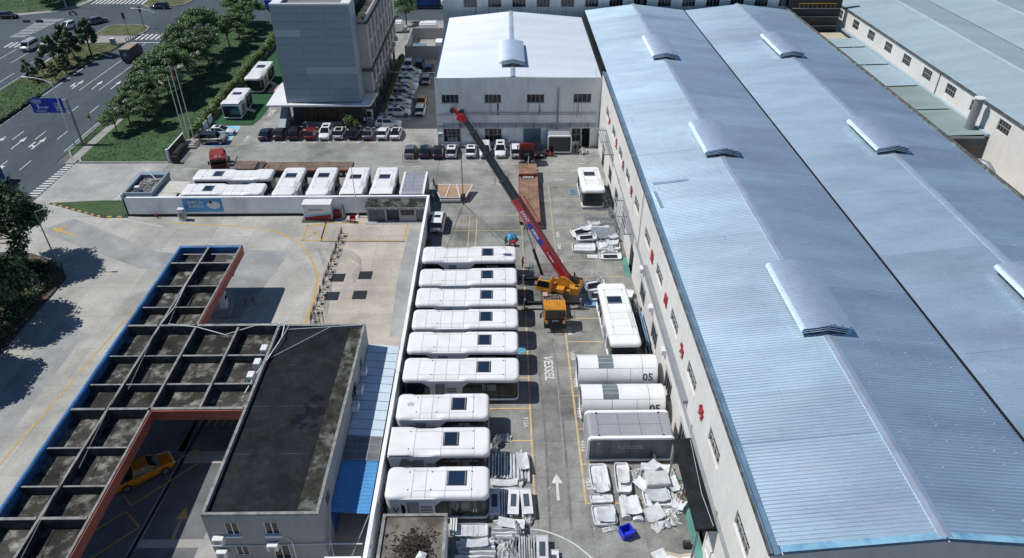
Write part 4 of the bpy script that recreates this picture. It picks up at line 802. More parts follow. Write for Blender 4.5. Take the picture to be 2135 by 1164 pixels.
for x, z in ((-22.5, 2.95), (-22.6, 1.3), (-18.5, 2.1)):
    ac = MB().box(x, x + .85, OY0 - .5, OY0 - .05, z, z + .62).build('air_conditioner', MATS['frame_white'], so, world=True, bevel=.03)
    MB().tube([(x + .38, OY0 - .51, z + .3), (x + .38, OY0 - .53, z + .3)], .24, 10).build('fan_grille', MATS['panel_grey'], ac)
MB().tube([(-22.9, OY0 - .08, 2.35), (-19.5, OY0 - .08, 2.25), (-14.2, OY0 - .1, 2.45), (-11.2, OY0 - .1, 2.4)], .05, 5).build('pipe', MATS['frame_white'], so, world=True)
MB().tube([(-16.6, OY0 - .1, .4), (-16.6, OY0 - .1, 2.9), (-16.9, OY0 - .1, 3.1)], .05, 5).build('pipe', MATS['frame_white'], so, world=True)
for p in ([(-22.2, 57.2, 6.1), (-22.0, 55.2, 6.05), (-22.6, 52.0, 5.95), (-23.2, 50.2, 5.8), (-23.6, 47.8, 5.6)], [(-21.7, 57.1, 6.1), (-22.1, 54.3, 6.0), (-23.0, 51.0, 5.9)], [(-21.9, 56.6, 5.9), (-14.4, 57.0, 6.1)], [(-22.4, 52.6, 5.7), (-17.5, 56.8, 6.05)]):
    MB().tube(p, .055 if len(p) > 3 else .025, 5).build('cable_bundle', MATS['frame_white'], so, world=True)
for x, y, z in ((-23.3, 53.6, 5.4), (-23.4, 51.6, 5.4), (-23.5, 49.8, 5.4)):
    a = thing('air_conditioner', 'white condenser box on the waffle canopy beside the black roof, ' + {53.6: 'farthest of three', 51.6: 'middle of three', 49.8: 'nearest of three'}[y], 'condenser', (x, y, z), group='condensers at the canopy edge')
    MB().box(-.32, .3, -.42, .42, 0, .75).build('casing', MATS['frame_white'], a, bevel=.04); MB().tube([(-.33, 0, .38), (-.35, 0, .38)], .27, 10).build('fan_grille', MATS['panel_grey'], a)

# lean-to between the office and the boundary wall
lo = thing('lean_to_roof', 'lean-to roof of white and blue sheets between the black-roofed office and the wall', 'roof', (-12.6, 47, 0))
ysh = [57.33, 56.12, 54.87, 53.79, 52.67, 51.58, 50.38, 49.22, 48.03, 46.81, 45.62, 44.8]
LW_M = mat('leanto_white', (0.60, 0.71, 0.79), 0.5, metal=0.05, var=0.06, sc=0.6, rnd=0.02); LB_M = mat('leanto_azure', (0.10, 0.32, 0.62), 0.45, var=0.1, sc=0.6)
for a, b in zip(ysh[1:], ysh[:-1]):
    MB().add([(-14.08, a + .07, 3.25), (-11.0, a + .07, 2.95), (-11.0, b + .02, 2.97), (-14.08, b + .02, 3.27), (-14.08, a + .03, 3.21), (-11.0, a + .03, 2.91), (-11.0, b + .02, 2.93), (-14.08, b + .02, 3.23)],
             [(0, 1, 2, 3), (7, 6, 5, 4), (0, 4, 5, 1), (1, 5, 6, 2), (2, 6, 7, 3), (3, 7, 4, 0)]).build('roof_sheet', LW_M, lo, world=True)
    MB().bar((-14.08, a + .02, 3.255), (-11.0, a + .02, 2.955), .07, .05).build('sheet_seam', MATS['pole_grey'], lo, world=True)
for i in range(3):
    for j in range(3):
        x0, x1 = -14.08 + i * 1.03, -13.1 + i * 1.03; y0, y1 = 42.15 + j * .87, 42.95 + j * .87; zf = lambda x: 3.25 - (x + 14.08) * .0974
        MB().add([(x0, y0, zf(x0)), (x1, y0, zf(x1)), (x1, y1, zf(x1)), (x0, y1, zf(x0))], [(0, 1, 2, 3)]).build('clear_pane', MATS['sheet_clear'], lo, world=True)
for i in range(4): MB().box(-14.1 + i * 1.02, -14.05 + i * 1.02, 42.1, 44.78, 3.0, 3.26 - i * .099).build('glazing_bar', MATS['frame_grey'], lo, world=True)
for j in range(4): MB().bar((-14.08, 42.12 + j * .87, 3.24), (-11.0, 42.12 + j * .87, 2.94), .05).build('glazing_bar', MATS['frame_grey'], lo, world=True)
for k in range(14):
    y = 36.75 + k * .384
    mb = MB(); zz = [(y, 0), (y + .2, 0), (y + .25, .045), (y + .35, .045), (y + .38, 0)]
    v = [p for (q, h) in zz for p in ((-14.08, q, 3.12 + h), (-11.0, q, 2.82 + h))]; mb.add(v, [(2 * i, 2 * i + 1, 2 * i + 3, 2 * i + 2) for i in range(4)]); mb.build('roof_sheet', LB_M, lo, world=True)
MB().box(-14.09, -14.06, 36.8, 57.2, .1, 3.3).build('blue_cladding', MATS['cladding_blue'], lo, world=True)
for p in (((-14.1, 35.6, 3.6), (-13.2, 33.2, .4)), ((-11.0, 36.6, 2.9), (-12.2, 33, 1.6)), ((-13.8, 36.5, 4.4), (-14.0, 34.5, 1.2))): MB().tube(p, .04, 5).build('stay', MATS['metal_galv'], lo, world=True)
MB().box(-14.0, -11.2, 31.5, 33.4, 2.0, 2.12).build('step_slab', MATS['wall_boundary'], lo, world=True)
for y, z in ((49.6, 3.5), (47.4, 3.5), (52.2, 3.5)):
    ac = MB().box(-14.09, -13.5, y, y + .85, z, z + .62).build('air_conditioner', MATS['frame_white'], so, world=True, bevel=.03)

# flat-roofed store with the heap of burnt scrap
ds = thing('store_building', 'small flat-roofed store with a brown stained roof at the bottom edge', 'building', (-7.2, 32, 0))
MB().box(-9.8, -4.75, 26, 36.55, 0, 2.8).build('wall', MATS['wall_boundary'], ds, world=True)
MB().box(-9.6, -4.95, 26, 36.35, 2.8, 2.86).build('flat_roof', MATS['roof_debris'], ds, world=True)
for b in ((-9.85, -9.6, 26, 36.6), (-4.95, -4.7, 26, 36.6), (-9.6, -4.95, 36.36, 36.6)): MB().box(*b, 2.8, 3.02).build('parapet', MATS['beam_top'], ds, world=True)
mb = MB(); rs = random.Random(3)
for k in range(900):
    r = abs(rs.gauss(0, .95)); a = rs.uniform(0, 6.28); x, y = -7.1 + r * math.cos(a), 33.6 + r * math.sin(a) * .9
    if not (-9.5 < x < -5.0): continue
    z = 2.88 + max(0, .4 - r * .28) * rs.random(); d = Vector((rs.uniform(-1, 1), rs.uniform(-1, 1), rs.uniform(-.2, .5))).normalized() * rs.uniform(.1, .4)
    mb.bar((x, y, z), (x + d.x, y + d.y, max(2.88, z + d.z)), rs.uniform(.02, .09), rs.uniform(.01, .05))
hp = mb.build('scrap_heap', MATS['rubble'], None); tag(hp, 'heap of burnt dark scrap on the brown roof of the small store', 'scrap', kind='stuff')
MB().add([(-6.9, 32.6, 3.0), (-6.2, 32.4, 3.0), (-6.0, 32.9, 3.12), (-6.6, 33.1, 3.2), (-6.4, 32.7, 3.18)], [(0, 1, 4), (1, 2, 4), (2, 3, 4), (3, 0, 4)]).build('plastic_scrap', MATS['plastic_film'], hp)

# guard house at the gate
gh = thing('gate_house', 'small dark guard house with a recessed roof beside the gate', 'building', (-51.5, 93.3, 0))
MB().box(-53.4, -49.6, 90.4, 97.0, 0, 3.0).build('wall', MATS['wall_office'], gh, world=True)
MB().box(-53.2, -49.8, 90.6, 96.8, 3.0, 3.05).build('flat_roof', MATS['gutter_dark'], gh, world=True)
for b in ((-53.5, -53.25, 90.3, 97.1), (-49.75, -49.5, 90.3, 97.1), (-53.25, -49.75, 90.3, 90.55), (-53.25, -49.75, 96.0, 97.1)): MB().box(*b, 3.0, 3.55).build('parapet', MATS['clad_grey'], gh, world=True)
MB().box(-52.4, -51.8, 91.6, 92.2, 3.05, 3.75).build('roof_box', MATS['frame_white'], gh, world=True)
for p in (((-52.9, 96.6, 4.6), (-50.2, 94.2, 3.6)), ((-52.6, 94.4, 3.2), (-52.3, 93.0, 3.3)), ((-51.9, 95, 3.2), (-50.0, 95.2, 3.3))): MB().tube(p, .05, 5).build('pipe', MATS['frame_white'], gh, world=True)
mb = MB()
for k in range(60): x, y = rs.uniform(-52.6, -50), rs.uniform(91.2, 95.5); mb.bar((x, y, 3.08), (x + rs.uniform(-.4, .4), y + rs.uniform(-.4, .4), 3.12), rs.uniform(.05, .25), .04)
mb.build('roof_litter', MATS['kerb'], gh, world=True)['kind'] = 'stuff'
MB().prism_y([(-49.4, 2.75), (-45.9, 2.65), (-45.9, 2.72), (-49.4, 2.82)], 91.8, 95.4).prism_y([(-53.0, 3.0), (-46.6, 2.6), (-46.6, 2.66), (-53.0, 3.06)], 90.32, 91.75).build('lean_to', mat('fibre_sheet', (0.52, 0.50, 0.45), 0.8, var=0.15), gh, world=True)
MB().box(-46.2, -46.0, 90.4, 95.3, 0, 2.6).build('side_wall', MATS['wall_boundary'], gh, world=True)
# lock-up shed against the wall, white container cabin
sh = thing('brick_shed', 'long low dark shed with black doors built against the white wall', 'shed', (-15, 88.6, 0))
MB().prism_x([(87.9, 2.2), (89.98, 2.5), (89.98, 2.62), (87.9, 2.32)], -19.4, -10.9).build('roof', MATS['roof_moss'], sh, world=True)
MB().box(-19.3, -10.9, 87.8, 87.9, 2.05, 2.34).build('fascia', MATS['pole_grey'], sh, world=True)
MB().box(-19.2, -10.95, 88.6, 89.9, 0, 2.2).build('back', MATS['wall_dark'], sh, world=True)
for x in (-19.2, -16.75, -14.75, -12.6, -11.15): MB().box(x, x + .25, 88.02, 88.6, 0, 2.2).build('pier', MATS['wall_office'], sh, world=True)
for x0, x1, n in ((-18.95, -16.78, 2), (-12.35, -11.18, 1)):
    for i in range(n): MB().box(x0 + i * (x1 - x0) / n + .02, x0 + (i + 1) * (x1 - x0) / n - .02, 88.1, 88.16, .05, 2.0).build('door', MATS['shell_dark'], sh, world=True)
MB().box(-14.5, -12.6, 88.05, 88.12, 0, 1.0).build('dado', MATS['wall_office'], sh, world=True); MB().box(-14.5, -12.6, 88.12, 88.16, 1.0, 2.0).build('window', MATS['glass_dark'], sh, world=True)
for x in (-18.0, -16.0, -15.2, -13.4, -12.0): MB().box(x, x + .18, 87.76, 87.8, 2.1, 2.2).build('lamp', MATS['sign_white'], sh, world=True)
MB().box(-19.4, -11, 87.3, 87.98, 0.012, .06).build('step', MATS['kerb'], sh, world=True)
cb = thing('equipment_cabin', 'white cabin with a red sloping stripe standing against the white wall', 'cabin', (-26.2, 89.1, 0))
MB().box(-1.95, 1.95, -.75, .8, .15, 2.55).build('body', MATS['frame_white'], cb, bevel=.04); MB().box(-2.0, 2.0, -.8, .84, 2.56, 2.64).build('roof', MATS['frame_white'], cb)
MB().prism_y([(-1.9, .2), (1.9, .2), (1.9, 1.05), (-1.9, .62)], -.765, -.753).build('red_stripe', MATS['red_paint'], cb); MB().prism_y([(-1.9, .65), (1.9, 1.08), (1.9, 1.3), (.2, 1.1), (-1.9, .86)], -.765, -.753).build('blue_stripe', MATS['paint_lightblue'], cb)
text('lettering', '撬装式加油装置', .28, MATS['shell_dark'], cb, (-.2, -.77, 1.75), (R(90), 0, 0)); MB().box(-2.3, 2.2, -1.2, .8, .012, .13).build('base_plate', MATS['kerb_dark'], cb)
text('lettering', '119', .22, MATS['sign_white'], cb, (1.55, -.77, .45), (R(90), 0, 0)); MB().add([(-1.7 + .1 * math.cos(k), -.77, 2.3 + .1 * math.sin(k)) for k in range(6)], [tuple(range(6))]).build('emblem', MATS['shell_dark'], cb)
# ---------------------------------------------------------------- capsule cabins
SH = MATS['shell_white']
def sstep(a, b, x):
    t = max(0, min(1, (x - a) / (b - a))); return t * t * (3 - 2 * t)
def outline(L, Wd, ra, rb, inset=0.0, n=6):
    """rounded plan outline, counter-clockwise; ra, rb are the corner radii at the -x and +x ends"""
    hx, hy = L / 2 - inset, Wd / 2 - inset; P = []
    for cx, cy, r, a0 in ((1, -1, rb, -90), (1, 1, rb, 0), (-1, 1, ra, 90), (-1, -1, ra, 180)):
        r = max(.03, r - inset)
        for k in range(n + 1):
            a = R(a0 + 90 * k / n); P.append((cx * (hx - r) + r * math.cos(a), cy * (hy - r) + r * math.sin(a)))
    return P
def band(P, z0, z1, th):
    n = len(P); mb = MB(); c = [(x * (1 - th / max(.5, abs(x))) if abs(x) > th else x, y * (1 - th / max(.5, abs(y))) if abs(y) > th else y) for x, y in P]
    mb.add([(x, y, z0) for x, y in P] + [(x, y, z1) for x, y in P] + [(x, y, z1) for x, y in c] + [(x, y, z0) for x, y in c],
           [f for i in range(n) for f in ((i, (i + 1) % n, n + (i + 1) % n, n + i), (n + i, n + (i + 1) % n, 2 * n + (i + 1) % n, 2 * n + i), (2 * n + i, 2 * n + (i + 1) % n, 3 * n + (i + 1) % n, 3 * n + i), (3 * n + i, 3 * n + (i + 1) % n, (i + 1) % n, i))])
    return mb
CAPS = {}
def capsule(label, loc, rotz, L=11.5, seams=(.135, .27, .375, .485, .63, .88), sky=(.63, .755), mid=(.24, .50), ra=.55, rb=.55, lugs=((.245, .62), (.865, .62)), side_rows=True,
            rear='window', texts=(), Wd=3.3, H=3.2, skyy=(-.42, .55), cat='cabin', group='white capsule cabins', stairs=False):
    key = (L, seams, sky, mid, ra, rb, rear, stairs, lugs, skyy)
    if key in CAPS:
        root = dup(CAPS[key], None, loc, rotz, label)
        for c in [c for c in root.children if c.name.startswith(('lettering', 'roof_stain'))]: bpy.data.objects.remove(c)
    else:
        root = thing('capsule_cabin', label, cat, loc, rotz, group); CAPS[key] = root
        X = lambda f: -L / 2 + f * L
        m0, m1 = X(mid[0]), X(mid[1])
        def zt(x, y):
            ax, ay = L / 2 - abs(x), Wd / 2 - abs(y); rc = ra if x < 0 else rb
            d = rc - math.hypot(rc - ax, rc - ay) if ax < rc and ay < rc else min(ax, ay)
            d = max(d, 0); r = .30 if rc > .2 else .12
            z = H - (r - math.sqrt(max(0, r * r - (r - min(d, r)) ** 2)))
            c = sstep(m0 - .55, m0 + .15, x) * (1 - sstep(m1 - .15, m1 + .55, x))
            return z - c * .42 * max(0, .62 - ay) + .0
        def hw(x):
            ax = L / 2 - abs(x); rc = ra if x < 0 else rb
            return Wd / 2 if ax >= rc else Wd / 2 - rc + math.sqrt(max(0, rc * rc - (rc - ax) ** 2))
        xs = [X(0)] + [X(s) for s in seams] + [X(1)]; g = .014; rowb = .62 if side_rows else 1.0
        for i in range(len(xs) - 1):
            a, b = xs[i] + (g if i else 0), xs[i + 1] - (g if i < len(xs) - 2 else 0)
            end = i in (0, len(xs) - 2)
            rows = [(-1, -rowb), (-rowb, rowb), (rowb, 1)] if side_rows and not end else [(-1, 1)]
            for r0, r1 in rows:
                if end:
                    rr = ra if i == 0 else rb
                    st = [a + (b - a) * (1 - math.cos(t * math.pi / 2 / 9)) for t in range(10)] if i == 0 else [a + (b - a) * math.sin(t * math.pi / 2 / 9) for t in range(10)]
                else: st = [a + (b - a) * t / 5 for t in range(6)]
                if r0 == -1 and r1 == 1: ts = [-math.cos(t * math.pi / 16) for t in range(17)]; ts = [math.copysign(abs(t) ** .8, t) for t in ts]
                elif r0 == -1: ts = [-1, -.985, -.95, -.9, -.85, -.78, -.7, -rowb - .008]
                elif r1 == 1: ts = [rowb + .008, .7, .78, .85, .9, .95, .985, 1]
                else: ts = [-rowb + .008, -.3, 0, .3, rowb - .008]
                mb = MB(); n = len(ts)
                v = [(x, t * hw(x), zt(x, t * hw(x))) for x in st for t in ts]
                mb.add(v, [(p * n + q, (p + 1) * n + q, (p + 1) * n + q + 1, p * n + q + 1) for p in range(len(st) - 1) for q in range(n - 1)])
                mb.build('roof_panel', SH, root, smooth=50)
        # dark bed under the panel joints
        P = outline(L, Wd, ra, rb, .12); MB().prism(P, H - .55, H - .33).build('roof_bed', MATS['shell_core'], root)
        MB().box(X(.02) + .2, X(.98) - .2, -Wd / 2 + .5, Wd / 2 - .5, H - .30, H - .05).build('roof_core', MATS['shell_core'], root)
        band(outline(L, Wd, ra, rb), H - .52, H - .29, .1).build('roof_trim', SH, root, smooth=40)
        # floor pan, chassis, glazed walls
        MB().prism(outline(L, Wd, ra, rb, .02), .32, .52).build('floor_pan', SH, root)
        MB().prism(outline(L, Wd, ra, rb, .35), .1, .32).build('chassis', MATS['metal_dark'], root)
        for fx in (.1, .37, .63, .9):
            for fy in (-1, 1): MB().box(X(fx) - .12, X(fx) + .12, fy * 1.15 - .12, fy * 1.15 + .12, 0, .12).build('foot', MATS['metal_dark'], root)
        P = outline(L, Wd, ra, rb, .16); n = len(P)
        MB().add([(x, y, .52) for x, y in P] + [(x, y, H - .5) for x, y in P], [(i, (i + 1) % n, n + (i + 1) % n, n + i) for i in range(n)]).build('glazing', MATS['glass_dark'], root, smooth=40)
        for s in (-1, 1):
            y0, y1 = sorted((s * (Wd / 2 - .17), s * (Wd / 2 - .015)))
            MB().prism_y([(m0 - .25, .52), (m1 + .25, .52), (m1 + .1, 1.4), (m1 + .2, 2.1), (m1 + .8, H - .47), (m0 - .9, H - .47), (m0 - .1, 2.1), (m0 - .05, 1.4)], y0, y1).build('side_panel', SH, root)
            yo = s * (Wd / 2 - .013); dm = (m0 + m1) / 2
            y2, y3 = sorted((yo, yo + s * .03))
            d = MB().box(dm - 1.0, dm - .05, y2, y3, .6, 2.5).build('door', MATS['panel_grey'], root)
            MB().box(dm - .95, dm - .9, *sorted((yo + s * .03, yo + s * .07)), 1.2, 1.75).build('handle', MATS['metal_dark'], d)
            for k in range(3): MB().box(dm + .1, dm + 1.05, y2, y3, 1.05 + k * .36, 1.28 + k * .36).build('louvre', MATS['panel_grey'], root)
            for fx in (.60, .72, .83): MB().box(X(fx) - .05, X(fx) + .05, *sorted((s * (Wd / 2 - .17), s * (Wd / 2 - .1))), .52, H - .5).build('mullion', MATS['metal_dark'], root)
            MB().box(X(.88), X(1) - rb - .02, *sorted((s * (Wd / 2 - .165), s * (Wd / 2 - .12))), .95, H - .5).build('end_panel', MATS['panel_brown'], root)
            MB().box(X(.68), X(.80), *sorted((s * (Wd / 2 - .165), s * (Wd / 2 - .15))), 1.5, 2.3).build('blind', MATS['interior'], root)
        if rear == 'closed':
            P2 = outline(L, Wd, ra, rb, .05); nn = 7
            q = [p for p in P2 if p[0] < m0 - .6]
            q = sorted(q, key=lambda p: math.atan2(p[1], -(p[0] - (m0 - .6))))
            q = [(m0 - .4, -Wd / 2 + .05)] + q + [(m0 - .4, Wd / 2 - .05)]
            MB().add([(x, y, .5) for x, y in q] + [(x, y, H - .5) for x, y in q], [(i, i + 1, len(q) + i + 1, len(q) + i) for i in range(len(q) - 1)]).build('rear_wall', SH, root, smooth=40)
            MB().box(X(0) + .02, X(0) + .045, -1.0, 1.0, 1.3, 2.1).build('rear_window', MATS['glass_dark'], root)
        if rear == 'sharp':
            MB().prism_x([(-Wd / 2 + .06, .5), (Wd / 2 - .06, .5), (Wd / 2 - .06, H - .5), (-Wd / 2 + .06, H - .5)], X(0) + .35, X(0) + .42).build('rear_wall', MATS['panel_grey'], root)
            for s in (-1, 1):
                MB().prism_y([(X(0) + .02, H - .52), (X(0) + 1.2, H - .52), (X(0) + .5, .5), (X(0) + .32, .5)], *sorted((s * (Wd / 2 - .15), s * (Wd / 2 - .01)))).build('rear_fin', SH, root)
                for k in range(2): MB().box(X(0) + 1.35, X(0) + 2.3, *sorted((s * (Wd / 2 - .17), s * (Wd / 2 - .08))), 1.5 - k * .45, 1.6 - k * .45).build('louvre', SH, root)
                MB().prism_y([(X(0) + .5, .52), (m0, .52), (m0, H - .5), (X(0) + 1.2, H - .5)], *sorted((s * (Wd / 2 - .16), s * (Wd / 2 - .13)))).build('side_panel', MATS['panel_grey'], root)
            MB().bar((X(0) + .28, -1.1, .9), (X(0) + .28, 1.1, .9), .1).bar((X(0) + .28, -1.3, 2.3), (X(0) + .28, 1.3, 2.3), .1).bar((X(0) + .28, -1.1, .9), (X(0) + .28, -1.3, 2.3), .1).bar((X(0) + .28, 1.1, .9), (X(0) + .28, 1.3, 2.3), .1).build('rear_frame', SH, root)
            MB().box(X(0) + .3, X(0) + .34, -1.1, 1.1, .95, 2.25).build('rear_screen', MATS['shell_dark'], root)
        # skylight and lifting lugs
        y0, y1 = skyy[0] * Wd / 2, skyy[1] * Wd / 2
        fr = MB().box(X(sky[0]) + .03, X(sky[1]), y0, y1, H - .02, H + .05).build('skylight', MATS['metal_dark'], root, bevel=.02)
        MB().box(X(sky[0]) + .13, X(sky[1]) - .1, y0 + .1, y1 - .1, H + .05, H + .056).build('pane', MATS['glass_blue'], fr)
        for k in (0, 1): MB().box(X(sky[k]) + (.1 if k == 0 else -.16), X(sky[k]) + (.16 if k == 0 else -.1), y0 + .08, y1 - .08, H + .057, H + .07).build('blind_rail', MATS['metal_galv'], fr)
        for fx, fy in lugs:
            for s in (-1, 1): MB().tube([(X(fx), s * fy * Wd / 2, H - .02), (X(fx), s * fy * Wd / 2, H + .07)], .05, 6).build('lifting_lug', MATS['metal_dark'], root)
        if stairs:
            for k in range(4): MB().box(-.6, .6, -Wd / 2 - .35 - .3 * k, -Wd / 2 - .05 - .3 * k, .42 - .12 * k, .48 - .12 * k).build('step', SH, root)
    for s, size, x, z, m in texts:
        text('lettering', s, size, MATS[m], root, (x, -Wd / 2 - .03 if m != 'sign_white' else -Wd / 2 + .1, z), (R(90), 0, 0), bold=.01)
    return root
E5 = dict(L=8.6, seams=(.26, .388, .578, .83), sky=(.585, .755), mid=(.20, .46), lugs=((.22, .56), (.44, .56), (.83, .56)), rear='closed')
S5 = dict(L=8.9, seams=(.255, .52, .845), sky=(.53, .69), mid=(.27, .44), ra=.06, lugs=((.2, .62), (.83, .62)), rear='sharp', side_rows=True)
CX7, xe = -4.3, 1.55
nth = ['hanging under the crane hook, farthest of the left column', 'second from the far end of the left column', 'third from the far end of the left column, facing the crane',
       'fourth from the far end of the left column by the crane', 'fifth in the left column with a blue board by its end', 'sixth in the left column showing its dark glass side']
for k, y in enumerate((74.25, 69.9, 65.9, 61.85, 57.9, 53.7)):
    capsule('long white capsule cabin ' + nth[k], (CX7 - .08 * (k > 3), y, 0.35 if k == 0 else 0), R((0, .7, -.3, .2, -.5, -.6)[k]))
capsule('shorter white capsule cabin with E5 lettering and a round stain on its roof', (-5.85, 48.55, 0), 0, texts=(('E5', .8, -2.75, 1.9, 'shell_dark'),), **E5)
MB().add([(-3.0 + .34 * math.cos(k * .6), .1 + .3 * math.sin(k * .6), 3.203) for k in range(10)], [tuple(range(10))]).build('roof_stain', mat('soot', (0.5, 0.48, 0.46), 0.7, var=0.3, sc=4), list(CAPS.values())[-1])
capsule('white capsule cabin with a sharp angular rear end beside the nearest cabin 01', (-5.85, 44.2, 0), 0, **S5)
capsule('white capsule cabin numbered 01, nearest of the left column', (-5.7, 39.7, 0), 0, texts=(('01', .62, 3.05, 1.25, 'sign_white'), ('V', .9, -3.4, 1.5, 'shell_dark')), **{**E5, 'sky': (.583, .78), 'skyy': (-.32, .62)})
# the row behind the white wall
capsule('long white capsule cabin behind the wall, farther of two lying parallel to it', (-40.05, 97.0, 0), R(180))
capsule('long white capsule cabin right behind the wall beside the guard house', (-40.0, 92.35, 0), R(180))
rw_ = ['first end-on white capsule cabin right of the two long ones behind the wall', 'second end-on white capsule cabin behind the wall, with lifting bolts on its roof',
       'faceted white capsule cabin behind the wall and the white flagpole', 'faceted white capsule cabin between its twin and the grey cabin behind the wall']
for k, x in enumerate((-31.3, -26.5, -21.7, -17.45)):
    capsule(rw_[k], (x, 94.75, 0), R(90), **(E5 if k < 2 else {**S5, 'L': 8.5, 'rb': .35}))
capsule('white capsule cabin standing alone by the warehouse wall near the back of the yard', (12.75, 94.9, 0), R(91), **{**E5, 'L': 7.6, 'rear': 'window'})
capsule('long white capsule cabin standing end-on along the warehouse wall beside the crane', (12.45, 62.7, 0), R(91.5), L=11.0)
fsc = capsule('white faceted show cabin with a dark rear screen on the green turf', (-49.4, 129.2, 0), R(90), **{**S5, 'L': 8.2, 'stairs': True})
capsule('white rounded show cabin with a wooden deck on the green turf behind the faceted one', (-49.2, 143.7, 0), R(90), **{**E5, 'L': 10.4, 'rear': 'window', 'stairs': True})
dk = thing('wooden_deck', 'small wooden terrace beside the rounded show cabin on the turf', 'deck', (-44.6, 141.0, 0))
for k in range(9): MB().box(-2.2, 2.2 - .12 * k, -1.8 + .4 * k, -1.43 + .4 * k, .2, .26).build('plank', MATS['deck_wood'], dk)
MB().box(-2.25, 2.25, -1.9, 1.85, .012, .19).build('frame', MATS['frame_white'], dk)
text('lettering', 'VESSEL', .42, MATS['sign_white'], fsc, (-4.1 + .29, 0, 1.7), (R(90), 0, R(-90)), shear=.3)

# grey box cabins
BOXC = []
def box_cabin(label, loc, rotz, L, Wd=3.45, H=3.15, lettered=True, cols=3):
    root = thing('box_cabin', label, 'cabin', loc, rotz, 'grey box cabins')
    MB().box(-L / 2 + .25, L / 2 - .25, -Wd / 2 + .3, Wd / 2 - .3, .25, H - .06).build('core', MATS['shell_core'], root, bevel=.2, seg=3)
    rr = .42
    def ends(s):                                   # curved grey end skins, rolling from the roof down the end wall
        P = [(s * (L / 2 - 1.0), H)] + [(s * (L / 2 - rr + rr * math.sin(a)), H - rr + rr * math.cos(a)) for a in [R(15 * k) for k in range(7)]] + [(s * L / 2, .3)]
        Q = [(s * (L / 2 - 1.0), H - .08)] + [(s * (L / 2 - rr + (rr - .08) * math.sin(a)), H - rr + (rr - .08) * math.cos(a)) for a in [R(15 * k) for k in range(7)]] + [(s * (L / 2 - .08), .3)]
        mb = MB(); n = len(P)
        mb.add([(x, y, z) for y in (-Wd / 2 + .28, Wd / 2 - .28) for x, z in P + Q[::-1]], [tuple(range(2 * n)), tuple(range(2 * n, 4 * n))[::-1]] + [(i, (i + 1) % (2 * n), 2 * n + (i + 1) % (2 * n), 2 * n + i) for i in range(2 * n)])
        mb.build('end_skin', MATS['shell_grey'], root, smooth=40)
    ends(-1); ends(1)
    x0, x1 = -L / 2 + 1.03, L / 2 - 1.03
    for i in range(cols):
        for j in range(2):
            a, b = x0 + (x1 - x0) * i / cols, x0 + (x1 - x0) * (i + 1) / cols; c, d = (-Wd / 2 + .28, 0) if j == 0 else (0, Wd / 2 - .28)
            MB().box(a + .018, b - .018, c + .018, d - .018, H - .07, H).build('roof_panel', MATS['shell_grey'], root)
    def frame(s):                                  # white rounded frame round each long side
        mb = MB(); O = []; I = []
        for cx, cz, a0 in ((1, 1, 0), (-1, 1, 90), (-1, -1, 180), (1, -1, 270)):
            for k in range(7):
                a = R(a0 + 15 * k); zc = (H + .22) / 2; hz = (H - .22) / 2 + .03
                O.append((cx * (L / 2 + .03 - .45) + .45 * math.cos(a), zc + cz * (hz - .45) + .45 * math.sin(a))); I.append((cx * (L / 2 + .03 - .45) + .24 * math.cos(a), zc + cz * (hz - .45) + .24 * math.sin(a)))
        n = len(O); ya, yb = s * (Wd / 2 + .02), s * (Wd / 2 - .30)
        mb.add([(x, ya, z) for x, z in O] + [(x, yb, z) for x, z in O] + [(x, ya, z) for x, z in I] + [(x, yb, z) for x, z in I],
               [f for i in range(n) for j in [(i + 1) % n] for f in ((i, j, n + j, n + i), (i, 2 * n + i, 2 * n + j, j), (2 * n + i, 3 * n + i, 3 * n + j, 2 * n + j), (n + i, n + j, 3 * n + j, 3 * n + i))])
        mb.build('side_frame', SH, root, smooth=35)
    frame(-1); frame(1)
    for s in (-1, 1):
        xe = [-L / 2 + .2, -L / 2 + .62, -L * .24, 0.0, L * .24, L / 2 - .62, L / 2 - .2]
        for a, b in zip(xe[:-1], xe[1:]):
            MB().box(a + .015, b - .015, *sorted((s * (Wd / 2 - .1), s * (Wd / 2 - .16))), .42, H - .2).build('side_panel', MATS['shell_dark'], root)
    MB().box(-L / 2 + .3, L / 2 - .3, -Wd / 2 + .2, Wd / 2 - .2, .05, .25).build('chassis', MATS['metal_dark'], root)
    for sx in (-1, 1):
        for sy in (-1, 1): MB().prism_x([(sy * (Wd / 2 - .33) - .07, H), (sy * (Wd / 2 - .33) + .07, H), (sy * (Wd / 2 - .33), H + .12)], sx * (L / 2 - 1) - .1, sx * (L / 2 - 1) + .1).build('lifting_lug', MATS['metal_dark'], root)
    if lettered:
        tech_letters('VESSEL', .36, .95, .25, .17, .45).build('lettering', MATS['shell_grey'], root, loc=(.05, -Wd / 2 + .075, 1.95), rot=(R(90), 0, 0))
        MB().bar((-.75, 0, 1.55), (1.0, 0, 1.55), .03, .02).build('lettering', MATS['panel_grey'], root, loc=(0, -Wd / 2 + .08, 0))
        MB().add([(-3.05, 0, 2.5), (-2.97, 0, 2.5), (-2.92, 0, 2.4), (-2.7, 0, 2.58), (-2.9, 0, 2.28)], [(0, 1, 2, 3, 4)]).build('emblem', MATS['sign_white'], root, loc=(0, -Wd / 2 + .075, 0))
        MB().box(-3.05, -2.65, -.002, 0, 2.16, 2.19).build('lettering', MATS['panel_grey'], root, loc=(0, -Wd / 2 + .075, 0))
    return root
box_cabin('grey box cabin with white edges and pale lettering on its dark side', (11.2, 45.95, 0), 0, 7.75)
box_cabin('grey-roofed cabin at the right end of the row behind the wall', (-13.1, 94.2, 0), R(90), 7.0, 3.5, 3.1, False, 4)

